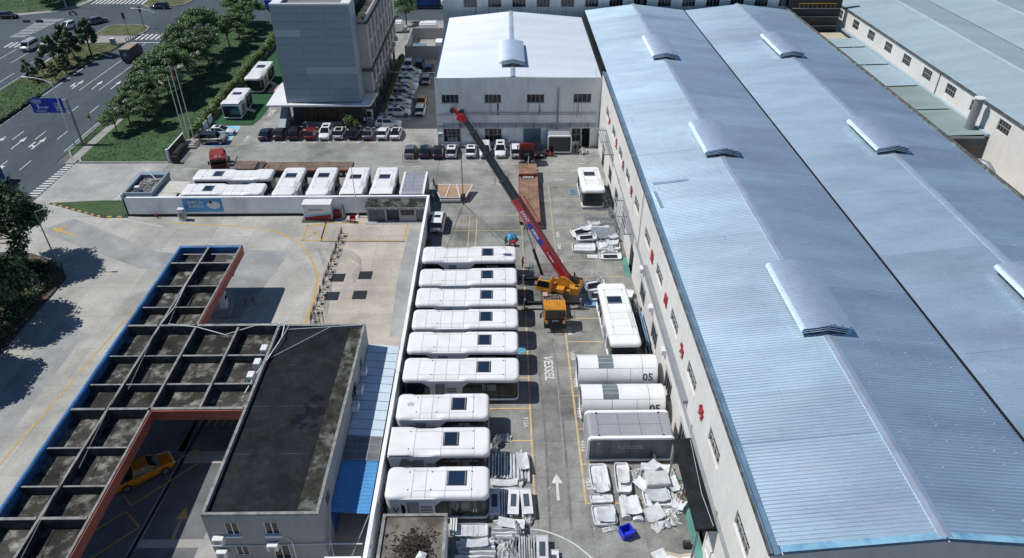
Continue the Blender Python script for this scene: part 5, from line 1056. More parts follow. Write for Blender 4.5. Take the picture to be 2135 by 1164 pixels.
# barrel cabins
def barrel(label, loc):
    root = thing('barrel_cabin', label, 'cabin', loc, 0, 'barrel cabins'); L, r, cz = 7.75, 1.68, 1.72
    def skin(x0, x1, a0, a1, m, name, rr=r, th=.06):
        mb = MB(); n = 14; A = [R(a0 + (a1 - a0) * k / n) for k in range(n + 1)]
        f = lambda q: [(x, q * math.cos(a), cz + q * math.sin(a)) for x in (x0, x1) for a in A]
        N = n + 1; v = f(rr) + f(rr - th); F = []
        for k in range(n): F += [(k, k + 1, N + k + 1, N + k), (2 * N + k, 3 * N + k, 3 * N + k + 1, 2 * N + k + 1), (k, 2 * N + k, 2 * N + k + 1, k + 1), (N + k, N + k + 1, 3 * N + k + 1, 3 * N + k)]
        F += [(0, N, 3 * N, 2 * N), (n, 2 * N + n, 3 * N + n, N + n)]
        return mb.add(v, F).build(name, m, root, smooth=35)
    MB().tube([(-L / 2 + .15, 0, cz), (L / 2 - .05, 0, cz)], r - .1, 28).build('core', MATS['shell_core'], root, smooth=40)
    g = .022; h = L / 2
    xt = [-h, -h + 1.95, -h + 3.4, -h + 6.3, h]
    for i, (a, b) in enumerate(zip(xt[:-1], xt[1:])):
        if i == 1:
            skin(a, b, 5, 128, MATS['glass_sky'], 'skylight', r - .05)
            for an in (45, 66, 88, 106): skin(a, b, an, an + 3, MATS['frame_grey'], 'skylight_bar', r - .02)
        else:
            for a0, a1 in (((2, 72.5), (73.5, 128.3)) if i == 2 else ((2, 128.3),)): skin(a + g, b - g, a0, a1, SH, 'roof_panel')
    xl = [-h, -h + 2.75, -h + 5.1, -h + 6.3, h]
    for a, b in zip(xl[:-1], xl[1:]):
        skin(a + g, b - g, 129.4, 250, SH, 'side_panel'); skin(a + g, b - g, 288, 360, SH, 'side_panel')
    skin(-h - .1, -h + .04, 0, 360, SH, 'end_ring', r + .03, .14); skin(h - .04, h + .05, 0, 360, SH, 'end_ring', r + .01, .2)
    MB().tube([(-h + .08, 0, cz), (-h + .1, 0, cz)], r - .12, 24).build('end_glass', MATS['glass_dark'], root); MB().tube([(h - .06, 0, cz), (h - .02, 0, cz)], r - .15, 24).build('end_wall', SH, root)
    for a in (30, 60, 90, 120, 150): MB().bar((-h + .04, 1.5 * math.cos(R(a)), cz + 1.5 * math.sin(R(a))), (-h + .04, .3 * math.cos(R(a + 180)), cz + .3 * math.sin(R(a + 180))), .06).build('end_mullion', MATS['metal_dark'], root)
    for x in (-2.8, 0, 2.8): MB().box(x - .3, x + .3, -1.1, 1.1, 0, .32).build('cradle', MATS['metal_dark'], root)
    # number wrapped onto the near flank
    me = text_mesh('lettering', '05', 1.05, bold=.03); 
    for v in me.vertices:
        a = R(161) - v.co.y / (r + .02) ; xx = v.co.x; v.co = (xx, (r + .012) * math.cos(a), cz + (r + .012) * math.sin(a))
    link('lettering', me, MATS['shell_dark'], root, loc=(h - .95, 0, 0)); return root
barrel('white barrel-shaped cabin numbered 05, the farther of the pair', (11.25, 54.65, 0))
barrel('white barrel-shaped cabin numbered 05, partly hidden behind the grey box cabin', (11.2, 50.3, 0))
# the open cabin in front of the hall
fc = thing('show_cabin', 'small white-framed cabin with a dark glass front before the grey hall', 'cabin', (9.2, 111.6, 0))
for s in (-1, 1):
    O = []; I = []
    for cx, cz_, a0 in ((1, 1, 0), (-1, 1, 90), (-1, -1, 180), (1, -1, 270)):
        for k in range(5): a = R(a0 + 22.5 * k); O.append((cx * 1.6 + .4 * math.cos(a), 1.75 + cz_ * 1.1 + .4 * math.sin(a))); I.append((cx * 1.6 + .2 * math.cos(a), 1.75 + cz_ * 1.1 + .2 * math.sin(a)))
    n = len(O); ya, yb = (-1.75, -1.45) if s < 0 else (.95, 1.15)
    MB().add([(x, ya, z) for x, z in O] + [(x, yb, z) for x, z in O] + [(x, ya, z) for x, z in I] + [(x, yb, z) for x, z in I],
             [f for i in range(n) for j in [(i + 1) % n] for f in ((i, j, n + j, n + i), (i, 2 * n + i, 2 * n + j, j), (2 * n + i, 3 * n + i, 3 * n + j, 2 * n + j), (n + i, n + j, 3 * n + j, 3 * n + i))]).build('frame', SH, fc, smooth=35)
MB().box(-1.85, 1.85, -1.4, 1.0, .4, 3.12).build('body', MATS['shell_grey'], fc, bevel=.15, seg=2); MB().box(-1.75, 1.75, -1.6, -1.55, .5, 3.0).build('glass_front', MATS['glass_dark'], fc)
for x in (.7, 1.3): MB().box(x, x + .06, -1.63, -1.6, .5, 3.0).build('mullion', MATS['metal_dark'], fc)
for x in (-1.5, 1.5): MB().box(x - .15, x + .15, -1.2, .8, 0, .4).build('foot', MATS['metal_dark'], fc)
# ---------------------------------------------------------------- cars
PAINT0 = CAR['white']
WHEEL = {}
def wheel_mesh(r, w):
    k = (r, w)
    if k not in WHEEL:
        t = MB().tube([(-w / 2, 0, 0), (-w / 2 + .02, 0, 0), (w / 2 - .02, 0, 0), (w / 2, 0, 0)], r, 18).mesh('tyre', smooth=40); t.materials.append(MATS['rubber'])
        mb = MB(); mb.tube([(-w / 2 - .012, 0, 0), (w / 2 + .012, 0, 0)], r * .62, 14)
        rm = mb.mesh('rim', smooth=30); rm.materials.append(MATS['rim']); WHEEL[k] = (t, rm)
    return WHEEL[k]
def add_wheel(root, x, y, r=.34, w=.23):
    t, rm = wheel_mesh(r, w); o = link('wheel', t, None, root, loc=(x, y, r)); link('rim', rm, None, o); return o
SPEC = dict(
    sedan=dict(L=4.75, W=1.84, H=1.46, belt=.93, hood=.84, deck=.98, cab=(-.435, -.27, .03, .235), boot=True),
    suv=dict(L=4.7, W=1.88, H=1.69, belt=1.05, hood=.98, deck=1.05, cab=(-.478, -.40, .07, .25), boot=False),
    hatch=dict(L=4.55, W=1.84, H=1.56, belt=.98, hood=.90, deck=1.0, cab=(-.47, -.33, .06, .25), boot=False),
    mpv=dict(L=5.0, W=1.9, H=1.78, belt=1.08, hood=1.0, deck=1.08, cab=(-.485, -.44, .16, .33), boot=False))
def car_body(root, kind, paint):
    s = SPEC[kind]; L, w, H, b = s['L'], s['W'] / 2, s['H'], s['belt']; hd = s['hood']; dk = s['deck']
    st = [(-.5, .72, .42, .70), (-.49, .86, .30, dk - .14), (-.46, .93, .24, dk - .02), (-.40, .98, .22, dk), (-.25, 1, .2, b), (0, 1, .2, b), (.2, 1, .2, b - .01), (.27, .99, .2, hd + .04), (.38, .96, .2, hd - .03), (.45, .90, .22, hd - .14), (.485, .80, .28, hd - .26), (.5, .62, .40, .55)]
    secs = []
    for f, k, zb, zt in st:
        h = w * k; y = f * L; half = [(0, zt), (h * .72, zt - .005), (h * .90, zt - .05), (h * .985, zt - .16), (h, zt - .32), (h * .995, zb + .16), (h * .95, zb), (0, zb)]
        secs.append([(x, y, z) for x, z in half] + [(-x, y, z) for x, z in half[-2:0:-1]])
    MB().loft(secs).build('body', paint, root, smooth=45)
    c0, c1, c2, c3 = [c * L for c in s['cab']]; wb, wt = w * .91, w * .70
    def ring(y, t, zt):                     # t = 0 at the belt, 1 at the roof
        hw = wb + (wt - wb) * t; z = b - .02 + (zt - b + .02) * t
        return [(wb, y, b - .03), (hw, y, z - .0), (hw * .8, y, z + .03 * t), (0, y, z + .045 * t), (-hw * .8, y, z + .03 * t), (-hw, y, z), (-wb, y, b - .03)]
    cm = (c1 + c2) / 2
    rings = {'a': ring(c0, .03, H), 'b': ring(c1, .95, H - .045), 'c': ring(cm - .1, 1, H - .045), 'd': ring(cm + .02, 1, H - .045), 'e': ring(c2, .97, H - .045), 'f': ring(c3, .02, H)}
    def skin(keys, idx, name, m):
        mb = MB()
        for p, q in zip(keys[:-1], keys[1:]):
            A, B = rings[p], rings[q]
            for i in idx: mb.quad(A[i], A[i + 1], B[i + 1], B[i])
        return mb.build(name, m, root, smooth=50)
    roof = skin('bcde', (1, 2, 3, 4), 'roof', paint)
    skin('ef', (1, 2, 3, 4), 'windscreen', MATS['glass_car']); skin('ab', (1, 2, 3, 4), 'rear_window', MATS['glass_car'])
    skin('bcdef', (0,), 'side_window', MATS['glass_car']); skin('bcdef', (5,), 'side_window', MATS['glass_car'])
    skin('ab', (0, 5), 'rear_pillar', paint)
    for sx in (-1, 1):
        P = lambda k, i: Vector(rings[k][i if sx > 0 else 6 - i])
        MB().bar(P('f', 1) + Vector((0, 0, .02)), P('e', 1) + Vector((0, 0, .02)), .09, .05).build('pillar', paint, root)
        MB().bar(P('c', 0), P('c', 1), .08, .04).build('pillar', paint, root); MB().bar(P('b', 1), P('e', 1), .07, .05).build('roof_edge', paint, root)
    for sx in (-1, 1):
        MB().box(sx * w * .60 - .19, sx * w * .60 + .19, L * .476, L * .494, hd - .34, hd - .19).build('headlight', MATS['lamp_clear'], root, bevel=.02)
        MB().box(sx * w * .66 - .2, sx * w * .66 + .2, -L * .4965, -L * .48, dk - .30, dk - .14).build('tail_light', MATS['lamp_red'], root, bevel=.02)
        MB().cbox((sx * (w + .09), c3 - .45, b + .05), (.2, .12, .13)).build('mirror', paint, root, bevel=.03)
        for fy in (.30, -.295): add_wheel(root, sx * (w - .10), fy * L, .34 if H < 1.6 else .37)
    MB().box(-.26, .26, -L * .5 - .012, -L * .49, .55, .67).build('number_plate', MATS['sign_blue'], root); MB().box(-w * .72, w * .72, L * .478, L * .499, .30, .44).build('grille', MATS['black'], root)
    MB().box(-w * .8, w * .8, -L * .497, -L * .48, .26, .40).build('bumper', MATS['black'], root)
    return roof, (cm, H)
PROTO = {}
def make_car(kind, col, loc, rotz, label, group, sunroof=False, rails=False, glass_roof=False):
    k = (kind, sunroof, rails, glass_roof)
    if k not in PROTO:
        root = thing('parked_car', label, 'car', loc, rotz, group); _, (cm, H) = car_body(root, kind, PAINT0); PROTO[k] = root
        if sunroof: MB().box(-.42, .42, cm - .15, cm + .55, H - .015, H + .012).build('sunroof', MATS['glass_car'], root)
        if glass_roof: MB().box(-.52, .52, cm - .75, cm + .55, H - .015, H + .013).build('glass_roof', MATS['glass_car'], root)
        if rails:
            for sx in (-1, 1): MB().bar((sx * .56, cm - .9, H + .03), (sx * .56, cm + .7, H + .03), .05, .05).build('roof_rail', MATS['rim'], root)
        o = root
    else:
        o = dup(PROTO[k], None, loc, rotz, label); o['group'] = group
    repaint(o, PAINT0, CAR[col])
    return o
N_, S_, E_, W_ = 0, R(180), R(-90), R(90)       # heading: front towards +y, -y, +x, -x
G1 = 'cars parked in front of the grey block'
row1 = [('sedan', 'navy', -41.3, N_, 'dark navy sedan, leftmost of the row before the grey office block', {}), ('sedan', 'black', -38.9, N_, 'black sedan second from the left before the grey office block', {}),
        ('suv', 'black', -36.3, N_, 'black tall car third from the left before the grey office block', {}), ('hatch', 'red', -33.5, N_, 'dark red hatchback, the only red car before the grey office block', {}),
        ('suv', 'white', -31.0, S_, 'white car with a dark sunroof nose to the camera beside the dark red hatchback', dict(sunroof=True)), ('hatch', 'white', -28.6, N_, 'white hatchback with black glass roof in the middle of the row before the grey block', dict(glass_roof=True)),
        ('suv', 'black', -26.0, N_, 'black car between a white hatchback and a grey sedan before the grey block', {}), ('sedan', 'grey', -23.5, N_, 'mid-grey sedan near the right end of the row before the grey block', dict(sunroof=True)),
        ('sedan', 'white', -21.0, N_, 'white sedan second from the right end of the row before the grey block', {}), ('sedan', 'white', -18.75, N_, 'white sedan with a black glass roof at the right end of the row', dict(glass_roof=True))]
for kd, c, x, rz, lb, kw in row1: make_car(kd, c, (x, 117.9 + random.uniform(-.15, .15), 0), rz + R(random.uniform(-1, 1)), lb, G1, **kw)
make_car('suv', 'white', (-20.6, 122.0, 0), E_ + R(-3), 'white car parked sideways behind the right end of the front row', G1, sunroof=True)
G2 = 'cars parked before the low hall'
row2 = [('sedan', 'grey', -15.5, N_, 'dark grey sedan at the left end of the row before the low hall', {}), ('sedan', 'black', -13.1, N_, 'black sedan second from the left before the low hall', {}), ('sedan', 'black', -10.85, N_, 'black sedan third from the left before the low hall', {}),
        ('hatch', 'white', -8.65, N_, 'white hatchback with sunroof beside two black sedans before the low hall', dict(sunroof=True)), ('sedan', 'white', -5.45, N_, 'white sedan just left of the crane boom before the low hall', dict(sunroof=True)),
        ('suv', 'white', -3.1, S_, 'white car half hidden behind the grey crane boom', {}), ('suv', 'white', -.6, S_, 'white car with dark sunroof right of the crane boom, nose to the camera', dict(sunroof=True)),
        ('suv', 'white', 2.0, N_, 'white car mostly hidden behind the red tractor cab', {}), ('suv', 'black', 5.6, S_, 'black car in the shade between the red tractor and the show cabin', {})]
for kd, c, x, rz, lb, kw in row2: make_car(kd, c, (x, 110.3 + random.uniform(-.15, .15), 0), rz + R(random.uniform(-1, 1)), lb, G2, **kw)
G3 = 'cars in the shaded side car park'
cl = ['white', 'silver', 'white', 'darkgrey', 'silver', 'silver', 'white', 'white', 'silver', 'white']
ordn = ['nearest', 'second', 'third', 'fourth', 'fifth', 'sixth', 'seventh', 'eighth', 'ninth', 'tenth']
for k, y in enumerate([127.3, 129.7, 132.2, 134.6, 137.1, 139.5, 142.0, 144.4, 146.9, 149.6]):
    kd = ('suv', 'sedan', 'suv', 'sedan', 'suv')[k % 5]
    make_car(kd, cl[k], (-19.6 + random.uniform(-.2, .2), y, 0), E_, f'{ {"white": "white", "silver": "silver", "darkgrey": "dark grey"}[cl[k]] } car, {ordn[k]} of the shaded column of cars parked nose to the right', G3, sunroof=kd == 'suv', rails=False)
make_car('suv', 'white', (-20.4, 153.6, 0), S_, 'white car parked at the far end of the shaded side column', G3)
for kd, c, x, y, lb in (('suv', 'white', -15.5, 128.4, 'white car stopped in the shaded alley nearest the hall corner'), ('hatch', 'yellow', -15.7, 133.3, 'yellow taxi-coloured car standing in the shaded alley'), ('suv', 'silver', -15.8, 144.9, 'silver car standing halfway down the shaded alley'),
                        ('suv', 'darkgrey', -15.8, 151.2, 'dark grey car parked against the hall deep in the alley'), ('suv', 'navy', -18.1, 154.6, 'dark blue car parked at the alley end')):
    make_car(kd, c, (x, y, 0), N_, lb, G3)
make_car('sedan', 'white', (-49.6, 118.9, 0), E_, 'white sedan parked on the pale blue bay by the flagpoles', 'cars on the blue bays', sunroof=True)
make_car('mpv', 'white', (-9.2, 86.9, 0), N_ + R(-2), 'white people carrier parked in the yard beside the boundary wall', 'cars in the yard', sunroof=True)
make_car('sedan', 'white', (-104.9, 167.0, 0), S_, 'white car driving down the left carriageway beside the white van', 'cars on the road'); make_car('suv', 'white', (-108.6, 184.6, 0), R(168), 'white car entering the far carriageway by the traffic lights', 'cars on the road')
make_car('suv', 'grey', (-103.4, 189.6, 0), R(-35), 'dark grey car turning at the junction', 'cars on the road'); make_car('suv', 'navy', (-93, 203.5, 0), W_, 'dark car waiting by the far traffic island at the top', 'cars on the road'); make_car('suv', 'black', (-128.8, 194.4, 0), E_, 'black car at the upper left edge of the junction', 'cars on the road')
# the boxy green off-roader
jp = thing('off_roader', 'boxy pale green off-road car with a black roof and spare wheel on the blue bay', 'car', (-49.6, 115.2, 0), E_)
OL = CAR['olive']
MB().loft([[(x, y, z) for x, z in ((.9, .45), (.95, .6), (.95, zt), (.86, zt + .06), (-.86, zt + .06), (-.95, zt), (-.95, .6), (-.9, .45))] for y, zt in ((-2.1, 1.0), (-2.05, 1.08), (.9, 1.1), (1.0, 1.12), (2.05, 1.08), (2.15, .98))]).build('body', OL, jp, smooth=30)
MB().loft([[(.84, y, 1.12), (.8, y2, 1.78), (-.8, y2, 1.78), (-.84, y, 1.12)] for y, y2 in ((-2.02, -1.95), (-.5, -.5), (.95, .62))]).build('glasshouse', MATS['glass_car'], jp)
MB().box(-.84, .84, -2.0, .68, 1.78, 1.86).build('roof', CAR['black'], jp, bevel=.03)
for sx in (-1, 1):
    for y in (-1.95, -.55, .72): MB().bar((sx * .86, y + (.25 if y > 0 else 0), 1.12), (sx * .82, y, 1.8), .07, .1).build('pillar', OL, jp)
    for y in (-1.3, 1.4): add_wheel(jp, sx * .86, y, .40, .27); MB().box(sx * .98 - .08, sx * .98 + .08, y - .5, y + .5, .78, .9).build('wheel_arch', CAR['black'], jp)
    MB().tube([(sx * .62, 2.16, .9), (sx * .62, 2.18, .9)], .11, 10).build('headlight', MATS['lamp_clear'], jp)
MB().box(-.95, .95, 2.1, 2.35, .5, .72).build('bumper', CAR['black'], jp); MB().box(-.45, .45, 2.15, 2.17, .8, 1.0).build('grille', CAR['black'], jp)
t, rm = wheel_mesh(.36, .24); o = link('spare_wheel', t, None, jp, loc=(0, -2.24, 1.05), rot=(0, 0, R(90)))
# orange pickup under the canopy
pk = thing('pickup_truck', 'orange pickup truck parked under the filling station canopy', 'pickup', (-32.3, 43.2, 0), R(-53))
OR_ = CAR['orange']
st = [(-2.65, .80, .45, 1.0), (-2.6, .90, .4, 1.05), (-.9, .94, .35, 1.05), (-.85, .95, .35, 1.06), (.9, .95, .35, 1.08), (1.25, .94, .35, 1.06), (2.2, .90, .38, .98), (2.5, .80, .42, .86), (2.62, .65, .5, .7)]
MB().loft([[(x * h, y, z) for x, z in ((0, zt), (.75, zt), (.93, zt - .06), (1, zt - .25), (1, zb + .1), (.95, zb), (0, zb), (-.95, zb), (-1, zb + .1), (-1, zt - .25), (-.93, zt - .06), (-.75, zt))] for y, h, zb, zt in st]).build('body', OR_, pk, smooth=40)
MB().box(-.76, .76, -2.5, -.98, 1.03, 1.075).build('cargo_bed', MATS['black'], pk)
MB().bar((-.7, -.95, 1.1), (-.62, -1.05, 1.75), .08).bar((.7, -.95, 1.1), (.62, -1.05, 1.75), .08).bar((-.62, -1.05, 1.75), (.62, -1.05, 1.75), .08).build('roll_bar', MATS['black'], pk)
MB().loft([[(.86, y, 1.05), (.66, y2, 1.64), (-.66, y2, 1.64), (-.86, y, 1.05)] for y, y2 in ((-.92, -.7), (.1, .1), (1.4, .5))]).build('glasshouse', MATS['glass_car'], pk)
MB().box(-.68, .68, -.74, .56, 1.63, 1.71).build('roof', OR_, pk, bevel=.06, seg=3)
for sx in (-1, 1):
    for y, y2 in ((-.9, -.7), (.1, .1), (1.35, .5)): MB().bar((sx * .86, y, 1.06), (sx * .67, y2, 1.66), .045, .05).build('pillar', OR_, pk)
    for y in (-1.65, 1.6): add_wheel(pk, sx * .86, y, .39, .26)
    MB().cbox((sx * .62, 2.5, .82), (.3, .12, .14)).build('headlight', MATS['lamp_clear'], pk); MB().cbox((sx * 1.03, .95, 1.15), (.2, .12, .16)).build('mirror', OR_, pk)
# van
def van(label, loc, rz, paint, L=5.2, Wd=1.9, H=2.1, group=None):
    v = thing('van', label, 'van', loc, rz, group)
    pr = [(-L / 2, .45), (-L / 2 + .05, .3), (L / 2 - .1, .3), (L / 2, .5), (L / 2 - .05, .95), (L / 2 - .45, 1.15), (L / 2 - 1.25, H - .08), (L / 2 - 1.6, H), (-L / 2 + .2, H), (-L / 2, H - .15)]
    n = len(pr); secs = []
    for x, k in ((-Wd / 2, .94), (-Wd / 2 + .1, 1), (Wd / 2 - .1, 1), (Wd / 2, .94)): secs.append([(x * (1 if z < 1.2 else .93), y, .3 + (z - .3) * k) for y, z in pr])
    MB().loft(secs).build('body', paint, v, smooth=35)
    MB().quad((-.8, L / 2 - .52, 1.2), (.8, L / 2 - .52, 1.2), (.74, L / 2 - 1.2, H - .12), (-.74, L / 2 - 1.2, H - .12)).build('windscreen', MATS['glass_car'], v, loc=(0, .03, .03))
    for sx in (-1, 1):
        x = sx * (Wd / 2 + .005); MB().add([(x, L / 2 - .75, 1.2), (x, -L / 2 + .4, 1.2), (x * .955, -L / 2 + .4, 1.8), (x * .955, L / 2 - 1.2, 1.8)], [(0, 1, 2, 3)]).build('side_window', MATS['glass_car'], v)
        for y in (-L * .29, L * .31): add_wheel(v, sx * (Wd / 2 - .1), y, .34)
        MB().cbox((sx * .68, L / 2 - .06, .75), (.34, .12, .18)).build('headlight', MATS['lamp_clear'], v); MB().cbox((sx * .85, -L / 2, 1.0), (.14, .06, .4)).build('tail_light', MATS['lamp_red'], v)
    MB().box(-.6, .6, L / 2 - .06, L / 2 + .02, .45, .62).build('grille', MATS['black'], v); return v
van('silver-white van driving down the left carriageway', (-109.0, 168.0, 0), S_, CAR['silver'])
# box truck on the road, blue coach at the left edge, blue lorry behind the block
def box_truck(label, loc, rz, body, cabm, L=6.6, name='box_truck', emblem=False):
    t = thing(name, label, 'truck', loc, rz)
    MB().box(-1.12, 1.12, -L / 2, L / 2 - 1.75, .95, 3.1).build('cargo_box', body, t, bevel=.04); MB().box(-.95, .95, -L / 2 + .1, L / 2 - .3, .5, .95).build('chassis', MATS['metal_dark'], t)
    for i in range(4): MB().box(-1.14, 1.14, -L / 2 + .15 + i * (L - 1.9) / 3, -L / 2 + .22 + i * (L - 1.9) / 3, 1.0, 3.11).build('box_rib', MATS['metal_dark'], t)
    MB().prism_x([(L / 2 - 1.65, .5), (L / 2, .5), (L / 2, 1.35), (L / 2 - .25, 2.3), (L / 2 - .45, 2.4), (L / 2 - 1.65, 2.4)], -1.0, 1.0).build('cab', cabm, t, bevel=.06)
    MB().quad((-.85, L / 2 + .01, 1.4), (.85, L / 2 + .01, 1.4), (.8, L / 2 - .21, 2.2), (-.8, L / 2 - .21, 2.2)).build('windscreen', MATS['glass_car'], t, loc=(0, .02, 0))
    MB().box(-.9, .9, -L / 2 - .02, -L / 2 - .005, 1.05, 3.0).build('rear_door', MATS['shell_dark'], t)
    if emblem:
        MB().box(-.3, .3, -L / 2 - .035, -L / 2 - .022, 1.7, 2.3).build('emblem', MATS['sign_white'], t); MB().box(-.2, .2, -L / 2 - .045, -L / 2 - .036, 1.8, 2.2).build('emblem_field', MATS['shell_dark'], t)
    for sx in (-1, 1):
        for y in (-L / 2 + 1.1, L / 2 - 1.0): add_wheel(t, sx * .9, y, .42, .28)
        MB().cbox((sx * .85, -L / 2 - .02, .85), (.3, .05, .14)).build('tail_light', MATS['lamp_red'], t)
    return t
box_truck('dark box truck with a brown roof driving away under the roadside lamp', (-82.2, 160.5, 0), N_, mat('box_dark', (0.06, 0.065, 0.085), 0.5, var=0.1), CAR['black'], emblem=True)
MB().box(-1.13, 1.13, -3.28, 1.5, 3.105, 3.14).build('roof_cover', mat('tarp_brown', (0.30, 0.24, 0.18), 0.8, var=0.15), [o for o in COL.objects if o.name == 'box_truck'][0])
box_truck('blue covered lorry half out of the picture at the left edge', (-77.6, 97.8, 0), N_, mat('tarp_royal', (0.02, 0.07, 0.30), 0.6, var=0.15), CAR['white'], 8.5, 'lorry')
box_truck('blue lorry on the far road behind the grey office block', (-58.5, 200.5, 0), E_, MATS['sign_blue'], CAR['white'], 9.5, 'lorry')
box_truck('dark blue lorry on the far road at the top right of the grey office block', (-20.5, 203, 0), E_, MATS['tarp_royal'], CAR['blue'], 9.5, 'lorry')
# motorcycle with rider comes with the people

# ---------------------------------------------------------------- tractor units and flat trailers
def tractor(label, loc, rz, plate=None):
    t = thing('tractor_unit', label, 'truck', loc, rz); RD = MATS['truck_red']
    MB().prism_x([(.1, 1.05), (2.2, 1.05), (2.3, 1.3), (2.28, 2.0), (2.05, 2.95), (1.7, 3.15), (.3, 3.5), (.1, 3.5)], -1.22, 1.22).build('cab', RD, t, bevel=.08, seg=2)
    MB().prism_x([(.15, 3.5), (1.55, 3.2), (1.5, 3.32), (.2, 3.85)], -1.0, 1.0).build('wind_deflector', RD, t, bevel=.04)
    MB().quad((-1.02, 2.30, 2.05), (1.02, 2.30, 2.05), (.95, 2.11, 2.85), (-.95, 2.11, 2.85)).build('windscreen', MATS['glass_car'], t, loc=(0, .02, 0))
    for sx in (-1, 1):
        MB().add([(sx * 1.235, 1.0, 2.0), (sx * 1.235, 2.0, 2.0), (sx * 1.235, 1.85, 2.75), (sx * 1.235, 1.0, 2.75)], [(0, 1, 2, 3)]).build('side_window', MATS['glass_car'], t)
        MB().cbox((sx * 1.42, 2.05, 2.35), (.22, .12, .6)).build('mirror', MATS['black'], t); MB().cbox((sx * .95, 2.3, 1.15), (.36, .1, .25)).build('headlight', MATS['lamp_clear'], t)
        for y in (1.3, -1.6, -2.9): add_wheel(t, sx * 1.05, y, .5, .34)
        MB().tube([(sx * .95, -.5, .75), (sx * .95, .1, .75)], .32, 12).build('fuel_tank', MATS['metal_galv'], t)
    MB().box(-1.2, 1.2, 2.2, 2.34, .45, 1.02).build('bumper', RD, t, bevel=.04); MB().box(-.9, .9, 2.29, 2.33, 1.35, 1.85).build('grille', MATS['black'], t)
    MB().box(-.45, .45, -3.6, 2.0, .75, 1.02).build('chassis', MATS['metal_dark'], t); MB().tube([(0, -2.2, 1.02), (0, -2.2, 1.15)], .55, 14).build('fifth_wheel', MATS['metal_dark'], t)
    MB().box(-1.0, 1.0, -.15, .08, 1.1, 2.9).build('rear_rack', MATS['metal_dark'], t); MB().box(-.42, .42, -.2, -.16, 1.9, 2.3).build('rear_window', MATS['glass_sky'], t)
    for k in range(5): MB().box(-.9 + k * .42, -.68 + k * .42, .11, .16, 3.1, 3.18).build('marker_lamp', MATS['sign_white'], t)
    MB().tube([(.3, -.3, 1.2), (.35, -.6, 1.9), (.2, -1.2, 1.3), (.3, -1.8, 1.1)], .06, 6).build('air_hose', MATS['metal_galv'], t)
    if plate: text('lettering', plate, .42, MATS['sign_white'], t, (0, 1.78, 3.22), (R(58), 0, R(180)), bold=.01)
    return t
def trailer(label, loc, rz, L, m, step, sign=True):
    t = thing('flat_trailer', label, 'trailer', loc, rz); w = 1.42; n = int(L / 1.75)      # front towards +y, deck of cross plates
    for i in range(n):
        y0, y1 = -L / 2 + i * L / n, -L / 2 + (i + 1) * L / n
        up = .32 if y0 > L / 2 - step else 0
        for sx in (-1, 1): MB().box(*sorted((sx * .012, sx * w)), y0 + .015, y1 - .015, 1.12 + up, 1.2 + up).build('deck_plate', m, t)
    MB().box(-w, w, -L / 2, L / 2 - step - .1, .85, 1.11).box(-w + .2, w - .2, L / 2 - step - .05, L / 2, 1.18, 1.42).build('chassis', MATS['metal_dark'], t)
    for sx in (-1, 1):
        MB().box(*sorted((sx * w, sx * (w + .06))), -L / 2, L / 2 - step, .95, 1.22).build('side_rail', MATS['truck_red'], t)
        for k in range(3): add_wheel(t, sx * 1.15, -L / 2 + 1.6 + 1.3 * k, .45, .34)
    MB().box(-w, w, -L / 2 - .08, -L / 2, .75, 1.2).build('rear_beam', MATS['black'], t)
    if sign:
        MB().box(-w, w, L / 2 - step - .25, L / 2 - step - .1, 1.2, 1.52).build('bulkhead', MATS['truck_red'], t)
        MB().box(-1.1, 1.1, L / 2 - step - .9, L / 2 - step - .3, 1.215, 1.24).build('sign_plate', MATS['black'], t)
        text('lettering', '超限运输', .42, MATS['sign_white'], t, (0, L / 2 - step - .6, 1.25), bold=.01)
        mb = MB(); [mb.tube([(-.9 + .3 * k, L / 2 - step - 1.3, 1.26), (-.7 + .3 * k, L / 2 - step - 1.0 + .1 * (k % 2), 1.3)], .05, 5) for k in range(7)]; mb.build('chains', MATS['metal_galv'], t)
    return t
tractor('dark red tractor unit at the far end of the brown flat trailer by the hall', (3.65, 105.6, 0), R(-1))
trailer('long rusty brown flat trailer parked lengthwise beside the crane boom', (3.62, 94.5, 0), R(-.5), 17.6, MATS['bed_rust'], 3.6)
tractor('red tractor unit with white lettering on its roof behind the long capsule cabins', (-44.9, 104.6, 0), R(196), 'CP 13')
tr2 = trailer('long weathered plank-decked trailer behind the row of capsule cabins', (-33.2, 103.4, 0), R(90), 18.6, MATS['bed_wood'], 4.2, False)
for k in range(5): MB().bar((-1.3, 4.6 + .16 * k, 1.3), (1.3, 4.55 + .16 * k, 1.42 + .12 * (k % 2)), .1, .1).build('timber', MATS['bed_wood'], tr2)
MB().bar((1.2, 9.4, 1.3), (1.3, 8.8, 2.4), .12).build('ramp_post', MATS['metal_dark'], tr2)

# ---------------------------------------------------------------- mobile crane
cr = thing('mobile_crane', 'yellow truck crane with a red and dark grey telescopic boom raised across the yard', 'crane', (5.6, 69.0, 0))
Y_, RDc, GYc = MATS['crane_yellow'], MATS['crane_red'], MATS['crane_grey']
MB().box(-1.2, 1.2, -3.4, 6.0, .9, 1.35).build('carrier_deck', MATS['deck_plate'], cr, bevel=.03); MB().box(-.7, .7, -5.4, 6.1, .55, .9).build('chassis', MATS['metal_dark'], cr)
for k in range(8): MB().box(-1.15 + (k % 2) * 1.2, -.05 + (k % 2) * 1.2, -3.2 + (k // 2) * .75, -2.5 + (k // 2) * .75, 1.36, 1.385 + .02 * (k % 3)).build('deck_plate', MATS['deck_plate'], cr)
MB().box(.5, 1.15, -3.35, -2.75, 1.36, 1.75).build('locker', MATS['frame_white'], cr, bevel=.02); MB().box(-1.15, -.6, -1.2, -.4, 1.36, 1.62).build('locker', mat('locker_pink', (0.45, 0.33, 0.28), 0.6, var=0.1), cr)
